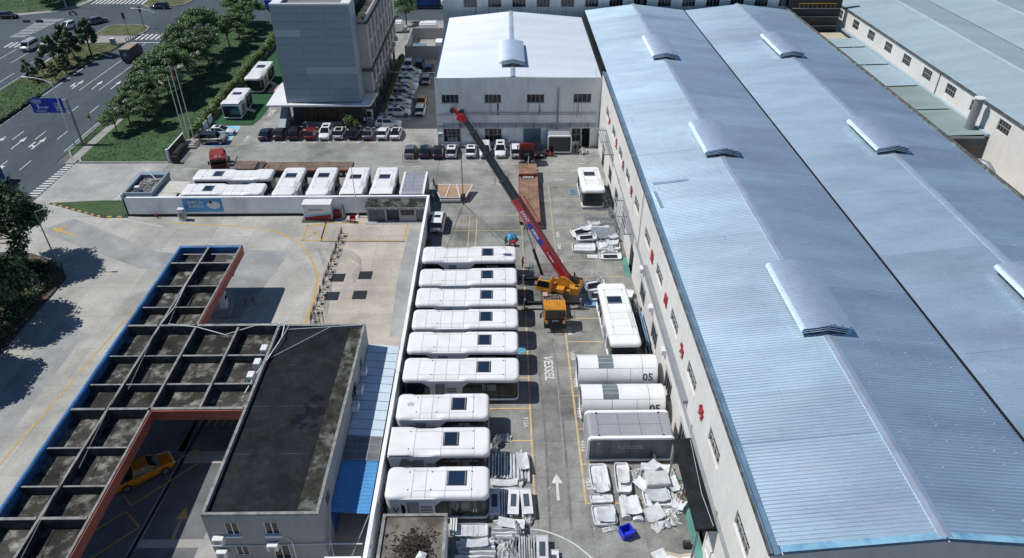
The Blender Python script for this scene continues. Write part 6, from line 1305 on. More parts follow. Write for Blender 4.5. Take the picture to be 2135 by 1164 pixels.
cabp = [(-5.75, 1.15), (-5.85, 1.6), (-5.7, 2.1), (-5.45, 2.85), (-5.2, 2.98), (-3.75, 2.98), (-3.7, 1.0), (-5.7, 1.0)]
MB().prism_x(cabp, -1.22, 1.22).build('driver_cab', Y_, cr, bevel=.06, seg=2)
for k in range(7): MB().box(-1.1 + .33 * k, -.82 + .33 * k, -5.15, -3.85, 2.98, 3.01).build('roof_rib', Y_, cr)
MB().quad((-1.12, -5.74, 2.05), (1.12, -5.74, 2.05), (1.05, -5.47, 2.82), (-1.05, -5.47, 2.82)).build('windscreen', MATS['glass_car'], cr, loc=(0, -.03, 0))
MB().box(-1.24, 1.24, -5.97, -5.82, .55, 1.5).build('bumper', MATS['black'], cr, bevel=.05); MB().box(-1.0, 1.0, -5.9, -5.80, 1.5, 1.98).build('front_panel', MATS['black'], cr)
text('lettering', 'SANY', .28, MATS['sign_white'], cr, (0, -5.915, 1.62), (R(90), 0, 0), bold=.012)
for sx in (-1, 1):
    MB().cbox((sx * .98, -5.9, 1.45), (.38, .14, .4)).build('headlamp_pod', Y_, cr, bevel=.03); MB().cbox((sx * .98, -5.98, 1.35), (.28, .03, .16)).build('headlight', MATS['lamp_clear'], cr)
    MB().add([(sx * 1.235, -5.3, 2.05), (sx * 1.235, -4.1, 2.05), (sx * 1.235, -4.1, 2.75), (sx * 1.235, -5.2, 2.75)], [(0, 1, 2, 3)]).build('side_window', MATS['glass_car'], cr)
    MB().bar((sx * 1.25, -5.6, 2.7), (sx * 1.6, -5.75, 2.6), .05).build('mirror_arm', MATS['black'], cr); MB().cbox((sx * 1.62, -5.75, 2.25), (.2, .1, .6)).build('mirror', MATS['black'], cr)
    for y in (-4.6, -3.1, 3.2, 4.6): add_wheel(cr, sx * 1.0, y, .55, .38)
MB().tube([(-.7, -6.0, .8), (-.5, -6.35, .62), (.3, -6.35, .62), (.6, -6.0, .8)], .04, 5).build('tow_hose', MATS['black'], cr)
for y, xl, xr in ((-1.55, -3.3, 3.25), (3.4, -3.3, 3.0)):
    MB().box(xl, xr, y - .17, y + .17, .7, 1.05).build('outrigger_beam', MATS['black'], cr)
    for x in (xl, xr):
        j = MB().tube([(x, y, .1), (x, y, 1.45)], .12, 8).build('outrigger_jack', MATS['metal_galv'], cr); MB().box(x - .35, x + .35, y - .35, y + .35, 0.01, .1).build('jack_pad', MATS['deck_plate'], j)
for k in range(16):                                       # hoses, boxes and fittings on the carrier deck
    x, y = random.uniform(-1.0, 1.0), random.uniform(-3.2, -.6); MB().cbox((x, y, 1.42), (random.uniform(.1, .4), random.uniform(.1, .35), random.uniform(.08, .25))).build('deck_fitting', MATS[('metal_dark', 'deck_plate', 'truck_red', 'metal_galv')[k % 4]], cr, bevel=.015)
for k in range(6): MB().tube([(-.9 + .35 * k, -3.3, 1.45), (-.7 + .3 * k, -2.2, 1.55), (-.8 + .3 * k, -.9, 1.5)], .035, 5).build('hydraulic_hose', MATS['black'], cr)
for s in (-1, 1):
    MB().tube([(s * 1.18, -3.3, 1.36), (s * 1.18, -3.3, 1.95), (s * 1.18, -1.9, 1.95), (s * 1.18, -1.9, 1.36)], .03, 5).build('handrail', MATS['crane_yellow'], cr); MB().box(s * 1.2 - .06, s * 1.2 + .06, -3.6, 5.9, .62, .9).build('side_skirt', MATS['metal_dark'], cr)
    for y in (1.2, 2.4): MB().cbox((s * 1.05, y, 1.5), (.35, .9, .3)).build('tool_box', MATS['crane_yellow' if y < 2 else 'metal_dark'], cr, bevel=.02)
# slewing upper works, boom pointing local +y
TH = math.atan2(11.7, 4.5)
up = bpy.data.objects.new('upper_works', None); COL.objects.link(up); up.parent = cr; up.location = (0, 1.3, 0); up.rotation_euler = (0, 0, TH)
MB().tube([(0, 0, 1.35), (0, 0, 1.6)], .85, 20).build('slewing_ring', MATS['metal_dark'], up)
MB().prism_x([(-2.9, 1.6), (1.2, 1.6), (1.2, 1.95), (-.6, 2.2), (-1.3, 3.3), (-1.9, 3.3), (-2.9, 2.6)], -.62, -.42).prism_x([(-2.9, 1.6), (1.2, 1.6), (1.2, 1.95), (-.6, 2.2), (-1.3, 3.3), (-1.9, 3.3), (-2.9, 2.6)], .42, .62).build('turntable_frame', Y_, up)
MB().box(-.95, .95, -2.8, 1.1, 1.6, 1.78).build('turntable_deck', Y_, up)
MB().prism([(-1.25, -3.6), (1.25, -3.6), (1.35, -2.6), (.6, -2.4), (-.6, -2.4), (-1.35, -2.6)], 1.55, 2.55).build('counterweight', Y_, up, bevel=.05)
MB().box(-1.5, -.7, -1.9, -.3, 1.6, 2.15).build('engine_cover', Y_, up, bevel=.04)
MB().tube([(-.42, -2.2, 2.7), (.42, -2.2, 2.7)], .38, 14).build('winch_drum', MATS['black'], up); MB().tube([(-.42, -2.95, 2.8), (.42, -2.95, 2.8)], .32, 14).build('winch_drum', MATS['black'], up)
for k in range(10): a_ = Vector((random.uniform(-.4, .4), random.uniform(-2.6, .6), 1.8)); MB().tube([a_, a_ + Vector((random.uniform(-.3, .3), .5, .45)), a_ + Vector((0, 1.0, .2))], .035, 5).build('hydraulic_hose', MATS['black'], up)
for s in (-1, 1): MB().box(s * .63 - .02, s * .63 + .02, -2.6, -.2, 1.85, 2.0).build('warning_stripe', MATS['black'], up); MB().cbox((s * .8, -3.3, 2.62), (.3, .4, .14)).build('access_cover', MATS['metal_dark'], up)
MB().tube([(.55, -2.6, 2.5), (.55, -2.6, 3.5)], .09, 8).build('exhaust', MATS['black'], up)
oc = MB().prism_x([(-.5, 1.5), (1.3, 1.5), (1.45, 2.1), (1.15, 3.1), (-.3, 3.15), (-.5, 2.9)], -1.75, -.78).build('operator_cab', Y_, up, bevel=.05)
MB().quad((-1.68, 1.47, 2.1), (-.85, 1.47, 2.1), (-.85, 1.2, 3.0), (-1.68, 1.2, 3.0)).build('front_glass', MATS['glass_car'], oc)
MB().add([(-1.765, -.2, 2.15), (-1.765, 1.35, 2.15), (-1.765, 1.08, 3.0), (-1.765, -.2, 3.0)], [(0, 1, 2, 3)]).build('door_glass', MATS['glass_car'], oc); MB().box(-1.6, -.9, -.1, 1.0, 3.16, 3.2).build('roof_window', MATS['glass_sky'], oc)
def hyp(): return math.hypot(11.7, 4.5)
PV = Vector((0, -1.6, 3.0)); TP = Vector((0, -1.6 + hyp(), 21.4)); BD = (TP - PV).normalized(); BL = (TP - PV).length; BN = Vector((0, -BD.z, BD.y))
def bsec(t0, t1, w, h, m, name, par=up):
    a, b = PV + BD * BL * t0, PV + BD * BL * t1; vs = []
    pr = [(-.5, .5), (.5, .5), (.5, -.2), (.3, -.5), (-.3, -.5), (-.5, -.2)]
    secs = [[tuple(p + Vector((x * w, 0, 0)) + BN * (z * h)) for x, z in pr] for p in (a, b)]
    return MB().loft(secs).build(name, m, par, bevel=.015)
b1 = bsec(-.03, .50, .86, 1.0, RDc, 'boom_section'); bsec(.44, .62, .74, .86, GYc, 'boom_section'); bsec(.60, .78, .64, .76, GYc, 'boom_section'); bsec(.76, .90, .55, .66, GYc, 'boom_section'); bsec(.88, .985, .47, .56, GYc, 'boom_section')
for t, w, h in ((.495, .96, 1.1), (.615, .84, .96), (.775, .74, .86), (.895, .64, .75)):
    bsec(t - .006, t + .006, w, h, GYc if t > .5 else RDc, 'boom_collar')
for t0, t1 in ((.52, .61), (.64, .77), (.80, .89)):            # stiffening ribs along the flanks
    for s in (-1, 1):
        a, b = PV + BD * BL * t0 + Vector((s * (.38 if t0 < .6 else .33 if t0 < .7 else .28), 0, 0)), PV + BD * BL * t1 + Vector((s * (.38 if t0 < .6 else .33 if t0 < .7 else .28), 0, 0)); MB().bar(a, b, .06, .14).build('boom_rib', MATS['metal_dark'], up)
hd0 = PV + BD * BL * .975
MB().prism_x([(0, 0)] * 0 + [((hd0 + BD * a + BN * b).y, (hd0 + BD * a + BN * b).z) for a, b in ((-.3, .30), (.5, .34), (.7, .1), (.6, -.5), (.3, -.75), (0, -.4), (-.3, -.3))], -.3, .3).build('boom_head', RDc, up, bevel=.03)
fl = PV + BD * BL * 1.0
MB().bar(fl + Vector((.0, 0, -.2)), fl + Vector((0, 1.1, .55)), .25, .35).build('jib_stub', RDc, up)
for p in (fl + BD * .2 + BN * .2, fl + Vector((0, 1.0, .3)), fl + Vector((0, .2, -.5))): MB().tube([p + Vector((-.2, 0, 0)), p + Vector((.2, 0, 0))], .26, 14).build('sheave', MATS['black'], up)
c0 = Vector((0, .95, 1.9)); c1 = PV + BD * BL * .385 - BN * .6; cmid = c0.lerp(c1, .52)
MB().tube([c0, cmid], .17, 10).build('lift_cylinder', MATS['black'], up); MB().tube([cmid, c1], .11, 10).build('lift_rod', MATS['rim'], up)
# lettering plates on the flank that faces the camera
rotm = Matrix((BD, BN, Vector((-1, 0, 0)))).transposed() if False else None
def flank_text(s, size, t, m, off=0.0, w=.86, name='lettering'):
    me = text_mesh(name, s, size, bold=.012)
    for v in me.vertices:
        q = PV + BD * (BL * t - v.co.x) + BN * (v.co.y + off) + Vector((-(w / 2 + .012), 0, 0)); v.co = q
    return link(name, me, m, up)
flank_text('SANY', .62, .40, MATS['sign_white'], .1); flank_text('三一汽车起重机', .22, .14, MATS['sign_white'])
a = PV + BD * BL * .225; bd = MB(); bd.add([tuple(a + BD * x + BN * y + Vector((-.45, 0, 0))) for x, y in ((0, -.3), (2.9, -.3), (2.9, .25), (0, .25))], [(0, 1, 2, 3)]); bd.build('blue_plate', MATS['sign_blue'], up)
flank_text('起重吊装', .36, .29, MATS['sign_white'], 0, .92)
# ladder-like cable carrier along the red section, wire rope, hook
for t in [.30 + .014 * k for k in range(14)]: MB().bar(PV + BD * BL * t + BN * .6 + Vector((.3, 0, 0)), PV + BD * BL * t + BN * .85 + Vector((.55, 0, 0)), .05).build('carrier_rung', RDc, up)
MB().bar(PV + BD * BL * .29 + BN * .85 + Vector((.55, 0, 0)), PV + BD * BL * .49 + BN * .85 + Vector((.55, 0, 0)), .06).build('carrier_rail', RDc, up)
for s in (-.12, .12): MB().tube([Vector((s, -2.2, 3.05)), fl + BD * .4 + BN * .7 + Vector((s, 0, 0))], .016, 4).build('hoist_rope', MATS['metal_dark'], up)
hk = fl + Vector((0, .2, -.7))
for dx in (-.15, -.05, .05, .15): MB().tube([hk + Vector((dx, 0, 0)), (dx, hk.y, 11.6)], .014, 4).build('hoist_rope', MATS['metal_dark'], up)
hbk = MB().box(-.28, .28, hk.y - .22, hk.y + .22, 10.7, 11.6).build('hook_block', MATS['black'], up, bevel=.06)
MB().tube([(0, hk.y, 10.7), (0, hk.y, 10.35), (.12, hk.y, 10.2), (.2, hk.y, 10.35)], .06, 6).build('hook', MATS['black'], hbk)
aux = fl + Vector((0, 1.0, 0)); MB().tube([aux, (0, aux.y, 19.4)], .02, 4).build('hoist_rope', MATS['metal_dark'], up); MB().tube([(0, aux.y, 19.4), (0, aux.y, 19.0)], .09, 6).build('aux_hook', MATS['black'], up)
# four slings from the hook to the hanging cabin, in world directions seen from the turntable
inv = Matrix.Rotation(-TH, 3, 'Z'); base = Vector((5.6, 70.3, 0))
for x, y in ((-7.2, 75.3), (-7.3, 73.2), (1.0, 75.3), (1.1, 73.2)):
    MB().tube([(0, hk.y, 10.4), tuple(inv @ (Vector((x, y, 3.6)) - base))], .018, 4).build('sling', MATS['metal_dark'], up)
Mup = Matrix.Translation(up.location) @ Matrix.Rotation(TH, 4, 'Z')
for c in list(up.children): c.parent = cr; c.matrix_basis = Mup @ c.matrix_basis
bpy.data.objects.remove(up)
# ---------------------------------------------------------------- trees and shrubs
def leaves(mb, rs, c, rad, n, size, up=.35):
    for _ in range(n):
        while True:
            p = Vector((rs.uniform(-1, 1), rs.uniform(-1, 1), rs.uniform(-1, 1)))
            if p.length <= 1: break
        p = p * (.55 + .45 * rs.random())
        q = Vector((c[0] + p.x * rad[0], c[1] + p.y * rad[1], c[2] + p.z * rad[2]))
        nrm = (p + Vector((rs.gauss(0, .5), rs.gauss(0, .5), up + rs.gauss(0, .5)))).normalized(); a = nrm.orthogonal().normalized(); b = nrm.cross(a)
        t = rs.uniform(0, 6.28); a, b = a * math.cos(t) + b * math.sin(t), b * math.cos(t) - a * math.sin(t); s = size * rs.uniform(.6, 1.4)
        mb.add([q - a * s, q + b * s * .55, q + a * s, q - b * s * .55], [(0, 1, 2, 3)])
def tree_proto(seed, h, spread, m, clumps=16, per=150, leaf=.26, trunk_h=.45, flat=.5, name='tree'):
    rs = random.Random(seed); root = bpy.data.objects.new(name, None); COL.objects.link(root); root.empty_display_size = .5
    tb = MB(); th = h * trunk_h; lean = Vector((rs.uniform(-.1, .1) * h, rs.uniform(-.1, .1) * h, 0)); top = Vector((0, 0, th)) + lean
    tb.tube([(0, 0, -.05), lean * .4 + Vector((0, 0, th * .55)), top], .028 * h * .6 + .05, 7, .02 * h * .5 + .03)
    cb = MB()
    for k in range(clumps):
        a = k * 2.4 + rs.uniform(-.4, .4); r = spread * math.sqrt((k + .5) / clumps) * rs.uniform(.75, 1.1)
        z = h * (1 - .42 * (r / spread) ** 2 * flat * 2) - rs.uniform(.05, .32) * h * .6
        c = Vector((r * math.cos(a), r * math.sin(a), max(z, th * .9))) + lean
        mid = top.lerp(c, .5) + Vector((0, 0, .12 * h * rs.uniform(-.3, .6))); tb.tube([top - Vector((0, 0, rs.uniform(0, th * .3))), mid, c], .035 + .006 * h, 5, .02)
        R_ = spread * rs.uniform(.30, .48); leaves(cb, rs, c, (R_, R_, R_ * flat), int(per * rs.uniform(.7, 1.3)), leaf)
    tb.build('trunk', MATS['bark'], root, smooth=60); cb.build('crown', m, root); return root
P_ = [tree_proto(11 + k, 7.2, 3.35, MATS['leaf'], 22, 520, .14, .45, .47, 'street_tree') for k in range(4)]
used = set()
def plant(proto, loc, s, label, cat='tree', group=None, rz=None):
    if proto.name not in used: o = proto; used.add(proto.name)
    else: o = dup(proto)
    o.location = loc; o.scale = (s, s, s * random.uniform(.92, 1.1)); o.rotation_euler = (0, 0, random.uniform(0, 6.28) if rz is None else rz); return tag(o, label, cat, group)
road_trees = [(-67.8, 119.1, 0.69), (-67.2, 123.0, 0.84), (-63.9, 122.3, 0.81), (-66.4, 128.4, 1.06), (-63.4, 132.6, 1.06), (-67.2, 135.8, 1.18), (-64.2, 139.6, 1.23), (-67.5, 144.4, 1.23), (-63.8, 147.6, 1.18), (-67.2, 152.0, 1.29), (-63.9, 156.0, 1.10),
              (-66.8, 162.5, 1.40), (-63.2, 168.0, 1.01), (-62.8, 174.4, 0.95), (-63.0, 179.0, 0.92), (-62.3, 184.5, 1.01), (-66.5, 187.5, 1.12)]
place = ['nearest the sign post', 'second from the sign post', 'third from the sign post', 'fourth from the sign post', 'fifth from the sign post', 'sixth from the sign post', 'seventh from the sign post, above the flagpoles', 'eighth from the sign post', 'ninth from the sign post',
         'tenth from the sign post', 'eleventh from the sign post', 'twelfth from the sign post, the tallest', 'thirteenth from the sign post', 'fourteenth from the sign post', 'fifteenth from the sign post', 'sixteenth from the sign post', 'last of the row at the junction corner']
for k, (x, y, s) in enumerate(road_trees): plant(P_[k % 4], (x, y, .1), s, 'spreading green street tree on the roadside lawn, ' + place[k], 'tree', 'street trees on the lawn')
Q_ = [tree_proto(31 + k, 6.0, 1.7, MATS['leaf_dark'], 13, 260, .17, .5, .9, 'median_tree') for k in range(3)]
mt = [(-98.4, 147.2, .68, 'leftmost small one at the near end'), (-95.9, 146.0, .62, 'second small one at the near end'), (-96.3, 149.4, .72, 'behind the two small near ones'), (-92.8, 147.2, .66, 'small one beside the right carriageway'), (-96.0, 155.0, 1.15, 'tall one in the middle'), (-92.2, 150.6, .8, 'thin one by the dark kerb'),
      (-93.2, 157.8, 1.25, 'dense one amid the clump'), (-96.6, 160.0, 1.3, 'tall one by the white cars'), (-92.6, 162.8, 1.4, 'tallest one at the junction end')]
for k, (x, y, s, w_) in enumerate(mt):
    plant(Q_[k % 3], (x, y, .1), s, 'slim tree on the central strip of the road, ' + w_, 'tree', 'trees on the median')
BIG = tree_proto(77, 12.5, 4.6, MATS['leaf_dark'], 34, 420, .22, .38, .75, 'roadside_tree'); plant(BIG, (-61.6, 77.2, .15), 1.0, 'big dark tree at the left edge beside the station lamp post', 'tree', rz=.4)
B2 = tree_proto(78, 9.5, 4.2, MATS['leaf_dark'], 24, 380, .22, .36, .75, 'roadside_tree')
for x, y, s, w_ in ((-58.6, 66.0, 1.25, 'left edge tree shading the station lane, the middle one'), (-59.2, 56.0, 1.25, 'left edge tree shading the station lane, the nearest one'), (-122.5, 204.5, .85, 'tree at the upper left corner of the junction, the nearer one'), (-127, 210.5, 1.0, 'tree at the upper left corner of the junction, the farther one')):
    plant(B2, (x, y, .12), s, w_, 'tree')
plant(tree_proto(90, 8.5, 3.3, MATS['leaf'], 18, 300, .2, .4, .7, 'yard_tree'), (-24.5, 187, 0), 1.0, 'round green tree standing far behind the office block', 'tree')
def shrub_mass(name, label, cat, boxes, m, n, size, seed, kind=None):
    rs = random.Random(seed); mb = MB(); tot = sum(b[1] * b[3] for b in boxes)
    for x, dx, y, dy, z, dz in boxes: leaves(mb, rs, (x, y, z), (dx, dy, dz), int(n * dx * dy / tot), size, .6)
    o = mb.build(name, m); return tag(o, label, cat, kind=kind)
rs = random.Random(5)
hb = [(-53.9 + rs.uniform(-.2, .2), .85, 117 + .95 * k, 1.0, 1.05 + rs.uniform(-.15, .3), 1.2) for k in range(62)]
shrub_mass('hedge', 'long loose green hedge between the roadside lawn and the show cabins', 'hedge', hb, MATS['leaf_hedge'], 26000, .15, 8)
lb = [(-58.4 - rs.uniform(0, 5) - (y_ < 60) * 1.2, 2.3, y_, 2.2, .8 + rs.uniform(0, .5), 1.1) for y_ in [41 + 1.5 * k for k in range(24)]] + [(-56.6 - (y_ < 59) * (59 - y_) * .09, 1.3, y_, 1.4, .6, .8) for y_ in [41 + 1.2 * k for k in range(28)]] + [(-57.5 - 2 * k, 1.6, 76.4 + .35 * k, 1.3, .6, .8) for k in range(5)]
shrub_mass('shrub_bed', 'dark clipped shrub bed in the shade of the left edge trees', 'shrubs', lb, MATS['leaf_dark'], 42000, .16, 9)
shrub_mass('median_hedge', 'low clipped hedge along the kerb of the central road strip', 'hedge', [(-91.3, .5, 112 + .8 * k, .6, .35, .4) for k in range(33)], MATS['leaf_dark'], 6000, .14, 10)
shrub_mass('planter_hedge', 'dark hedge in the long planter beside the office wing', 'hedge', [(-22.05, .7, 125.5 + 1.1 * k, .8, 1.7, .7) for k in range(29)], MATS['leaf_dark'], 9000, .15, 12)
shrub_mass('bush', 'light green leafy bush beside the office entrance under the canopy edge', 'bush', [(-27.4, 1.1, 121.2, .8, 1.3, 1.5), (-26.4, .9, 121.0, .7, .9, 1.0)], MATS['leaf_hedge'], 1500, .2, 13)
shrub_mass('bush', 'dry bare bush beside the light green one at the office entrance', 'bush', [(-28.6, .5, 121.6, .5, 1.4, 1.6)], mat('leaf_dry', (0.16, 0.13, 0.06), 0.8, var=0.4), 420, .14, 14)
shrub_mass('wall_weeds', 'dark weeds growing along the foot of the yard side of the boundary wall', 'weeds', [(-10.2, .35, 37 + 1.3 * k, .6, .25, .45) for k in range(36)], MATS['leaf_dark'], 5000, .1, 15, 'stuff')
# grass tufts over the lawns
def tufts(name, label, polys, n, m, seed, z):
    rs = random.Random(seed); mb = MB()
    for x0, x1, y0, y1, k in polys:
        for _ in range(int(n * k)):
            x, y = rs.uniform(x0, x1), rs.uniform(y0, y1); a = rs.uniform(0, 3.14); s = rs.uniform(.08, .2); h = rs.uniform(.03, .09); c, d = math.cos(a) * s, math.sin(a) * s
            mb.add([(x - c, y - d, z), (x + c, y + d, z), (x + c * .6 + rs.uniform(-.1, .1), y + d * .6, z + h), (x - c * .6, y - d * .6 + rs.uniform(-.1, .1), z + h)], [(0, 1, 2, 3)])
    o = mb.build(name, m); return tag(o, label, 'grass', kind='stuff')
tufts('lawn_grass', 'mown grass of the roadside lawn', [(-69.4, -54.7, 108, 190, 1.0), (-72.6, -71.4, 112, 190, .15)], 8000, MATS['leaf_hedge'] if False else mat('blade', (0.058, 0.115, 0.038), 0.8, var=0.4, sc=0.4, fine=0.3), 21, .1)
tufts('median_grass', 'rough grass on the central road strip', [(-100, -91.8, 110, 172, 1.0)], 5000, mat('blade_dry', (0.08, 0.11, 0.035), 0.8, var=0.4, sc=0.4, fine=0.3), 22, .1)
tufts('corner_grass', 'grass at the upper left corner', [(-150, -121, 203, 235, 1.0)], 5000, MATS['blade'], 23, .1)

# ---------------------------------------------------------------- street furniture
def street_lamp(label, loc, rz, h=11.5, arm=4.2, m='pole_white'):
    t = thing('street_lamp', label, 'lamp', loc, rz, 'street lamps')
    MB().tube([(0, 0, 0), (0, 0, h)], .13, 8, .07).build('post', MATS[m], t, smooth=50); MB().tube([(0, 0, h - .7), (-arm * .3, 0, h - .15), (-arm * .7, 0, h + .15), (-arm, 0, h + .15)], .07, 6, .05).build('arm', MATS[m], t, smooth=50)
    MB().cbox((-arm - .3, 0, h + .16), (.9, .3, .14)).build('lantern', MATS['pole_white'], t, bevel=.04); MB().box(-.25, .25, -.25, .25, 0, .1).build('base', MATS['pole_grey'], t); return t
street_lamp('white street lamp with a curved arm in front of the blue road sign', (-73.0, 114.4, 0), R(-8)); street_lamp('white street lamp with its arm over the box truck', (-80.6, 158.5, 0) if False else (-73.2, 157.0, 0), R(-5)); street_lamp('white street lamp at the far end of the road near the top', (-73.4, 189.0, 0), 0, 13)
for x, y, w_ in ((-113.5, 214.5, 'right-hand'), (-122.5, 211.5, 'left-hand')): street_lamp('plain lamp post on the upper left corner verge, the ' + w_ + ' one', (x - 5, y - 10.5, .1), R(180), 9, .6)
gs = thing('road_sign', 'large blue direction sign with white characters and arrows on a grey post', 'sign', (-71.9, 114.9, 0))
MB().tube([(0, 0, 0), (0, 0, 8.1)], .22, 10, .17).build('post', MATS['pole_grey'], gs, smooth=50)
for z in (7.8, 6.3): MB().tube([(0, 0, z), (-5.4, 0, z)], .1, 8).build('arm', MATS['pole_grey'], gs)
MB().box(-6.0, -.75, -.18, -.1, 5.7, 8.2).build('panel', MATS['sign_blue'], gs)
for s, sz, x, z in (('桃园路', .55, -4.95, 7.7), ('TAOYUAN LU', .2, -4.95, 7.3), ('兴业北路', .42, -4.6, 6.0), ('江鱼', .6, -1.75, 7.15), ('JIANGYU', .2, -1.75, 6.75), ('镇中', .55, -1.6, 6.4), ('ZHENZHONG', .18, -1.65, 6.05)):
    text('lettering', s, sz, MATS['sign_white'], gs, (x, -.19, z), (R(90), 0, 0), bold=.008)
MB().add([(x, -.19, z) for x, z in ((-5.05, 6.3), (-4.87, 6.3), (-4.87, 6.55), (-3.7, 6.55), (-3.7, 6.4), (-3.2, 6.64), (-3.7, 6.88), (-3.7, 6.73), (-4.87, 6.73), (-4.87, 6.95), (-4.7, 6.95), (-4.96, 7.25), (-5.22, 6.95), (-5.05, 6.95))], [tuple(range(14))]).build('printed_arrow', MATS['sign_white'], gs)
ws = thing('warning_sign', 'small yellow triangular warning sign on a thin post at the roadside', 'sign', (-72.2, 119.9, 0))
MB().tube([(0, 0, 0), (0, 0, 2.7)], .04, 6).build('post', MATS['pole_grey'], ws); MB().prism_y([(-.5, 2.6), (.5, 2.6), (0, 3.45)], -.07, -.04).build('panel', MATS['sign_yellow'], ws); MB().prism_y([(-.15, 2.72), (.15, 2.72), (.05, 3.1), (-.05, 3.1)], -.085, -.075).build('pictogram', MATS['black'], ws)
def signal(label, loc, rz, gantry=None):
    t = thing('traffic_light', label, 'traffic light', loc, rz, 'traffic lights'); h = 6.5 if gantry else 4.2
    MB().tube([(0, 0, 0), (0, 0, h)], .13, 8, .09).build('post', MATS['pole_grey'], t)
    def head(x, z, horiz):
        b = (MB().box(x - .75, x + .75, -.2, .15, z, z + .5) if horiz else MB().box(x - .25, x + .25, -.2, .15, z, z + 1.4)).build('signal_head', MATS['black'], t, bevel=.03)
        for k, c in enumerate(('lamp_red', 'sign_yellow', 'paint_station')): MB().tube([((x - .48 + .48 * k, -.21, z + .25) if horiz else (x, -.21, z + 1.15 - .45 * k)), ((x - .48 + .48 * k, -.24, z + .25) if horiz else (x, -.24, z + 1.15 - .45 * k))], .17, 10).build('lens', MATS['shell_dark'], b)
    if gantry:
        MB().tube([(0, 0, h - .2), (-gantry, 0, h - .2)], .09, 8, .06).build('mast_arm', MATS['pole_grey'], t); head(-gantry * .5, h - .15, True); head(-gantry * .88, h - .15, True)
    else: head(0, h - .4, False)
    return t
signal('traffic light on a long horizontal arm over the left carriageway', (-100.0, 166.5, .1), R(0), 7.6); signal('upright traffic light on the small traffic island', (-91.2, 179.0, .1), 0); signal('upright traffic light at the tip of the small traffic island', (-89.6, 184.6, .1), R(90))
for k in range(6):
    b = thing('bollard', ['first', 'second', 'third', 'fourth', 'fifth', 'sixth'][k] + ' short bollard from the camera along the crossing refuge kerb', 'bollard', (-89.2 + .1 * k, 173.2 + 1.0 * k, .05), 0, 'bollards at the refuge')
    MB().tube([(0, 0, 0), (0, 0, .75)], .11, 8).build('post', MATS['pole_grey'], b); MB().tube([(0, 0, .75), (0, 0, .85)], .13, 8).build('cap', MATS['black'], b)
cbn = thing('utility_cabinet', 'white roadside cabinet on the central strip near the crossing', 'cabinet', (-91.0, 170.5, .1)); MB().box(-.6, .6, -.35, .35, .1, 1.6).build('casing', MATS['frame_white'], cbn, bevel=.03); MB().box(-.5, .5, -.37, -.355, .25, 1.5).build('door', MATS['kerb'], cbn)
for k, (x, h) in enumerate(((-53.85, 12.2), (-53.35, 13.6), (-52.75, 13.2))):
    fp = thing('flagpole', ('left', 'middle', 'right')[k] + ' one of three white flagpoles beside the black gate', 'flagpole', (x, 113.9 + .5 * k, 0), 0, 'three flagpoles'); MB().tube([(0, 0, .4), (0, 0, h)], .09, 8, .05).build('pole', MATS['pole_white'], fp, smooth=50); MB().tube([(0, 0, h), (0, 0, h + .18)], .1, 8, .03).build('finial', MATS['metal_galv'], fp)
    if k == 1: MB().add([(.06, -.02, h - .3), (.35, -.1, h - .6), (.3, -.15, h - 1.9), (.1, -.02, h - 2.2)], [(0, 1, 2, 3)]).build('flag', MATS['red_paint'], fp)
pd = thing('flagpole_plinth', 'stepped stone plinth under the three flagpoles', 'plinth', (-53.2, 114.2, 0)); MB().prism_y([(-1.3, 0), (1.5, 0), (1.1, .4), (-1.1, .4)], -1.6, 1.8).build('step', mat('stone_pink', (0.36, 0.31, 0.28), 0.7, var=0.1), pd); MB().box(-.9, .9, -1.2, 1.4, .4, .55).build('top', MATS['stone_pink'], pd)
wp = thing('flagpole', 'single white flagpole rising in front of the white station wall', 'flagpole', (-20.8, 89.3, 0)); MB().tube([(0, 0, .3), (0, 0, 8.2)], .08, 8, .05).build('pole', MATS['pole_white'], wp); MB().tube([(0, 0, .01), (0, 0, .3)], .35, 10, .2).build('base', MATS['frame_white'], wp); MB().tube([(0, 0, 8.2), (0, 0, 8.35)], .09, 8, .03).build('finial', MATS['metal_galv'], wp)
slp = thing('station_lamp', 'leaning grey lamp post beside the shrub bed at the left', 'lamp', (-56.4, 76.4, .1)); MB().tube([(0, 0, 0), (-.15, 0, 8.3)], .1, 8, .06).build('post', MATS['pole_grey'], slp); MB().tube([(-.15, 0, 8.3), (.9, .1, 8.6)], .05, 6).build('arm', MATS['pole_grey'], slp); MB().cbox((1.1, .12, 8.62), (.7, .25, .12)).build('lantern', MATS['pole_grey'], slp)
# gate at the entrance
gt = thing('slat_fence', 'black metal fence with a white end post beside the entrance gate', 'fence', (-54.3, 112, 0))
MB().box(-.18, .18, -4.6, -4.2, 0, 2.3).build('end_post', MATS['frame_white'], gt)
for k in range(4): MB().box(-.06, .06, -4.2 + 2.35 * k, -4.08 + 2.35 * k, 0, 2.1).build('post', MATS['black'], gt)
for k in range(9): MB().box(-.03, .03, -4.2, 3.0, .2 + .21 * k, .36 + .21 * k).build('slat', MATS['black'], gt)
MB().box(-.1, .1, -4.2, 3.0, 2.05, 2.12).build('top_rail', MATS['frame_white'], gt)
fg = thing('folding_gate', 'retracted black folding gate parked along the black fence', 'gate', (-53.2, 109.6, 0))
for k in range(12):
    y = -1.9 + .33 * k; MB().tube([(-.35, y, .1), (-.35, y, 1.6), (.35, y, 1.6), (.35, y, .1)], .035, 5).build('hoop', MATS['metal_dark'], fg)
    if k < 11: MB().bar((-.35, y, .3), (-.35, y + .33, 1.4), .04).bar((.35, y, 1.4), (.35, y + .33, .3), .04).build('lattice', MATS['metal_dark'], fg)
MB().box(-.5, .5, -2.6, -2.0, .02, 1.3).build('drive_box', MATS['black'], fg, bevel=.05)
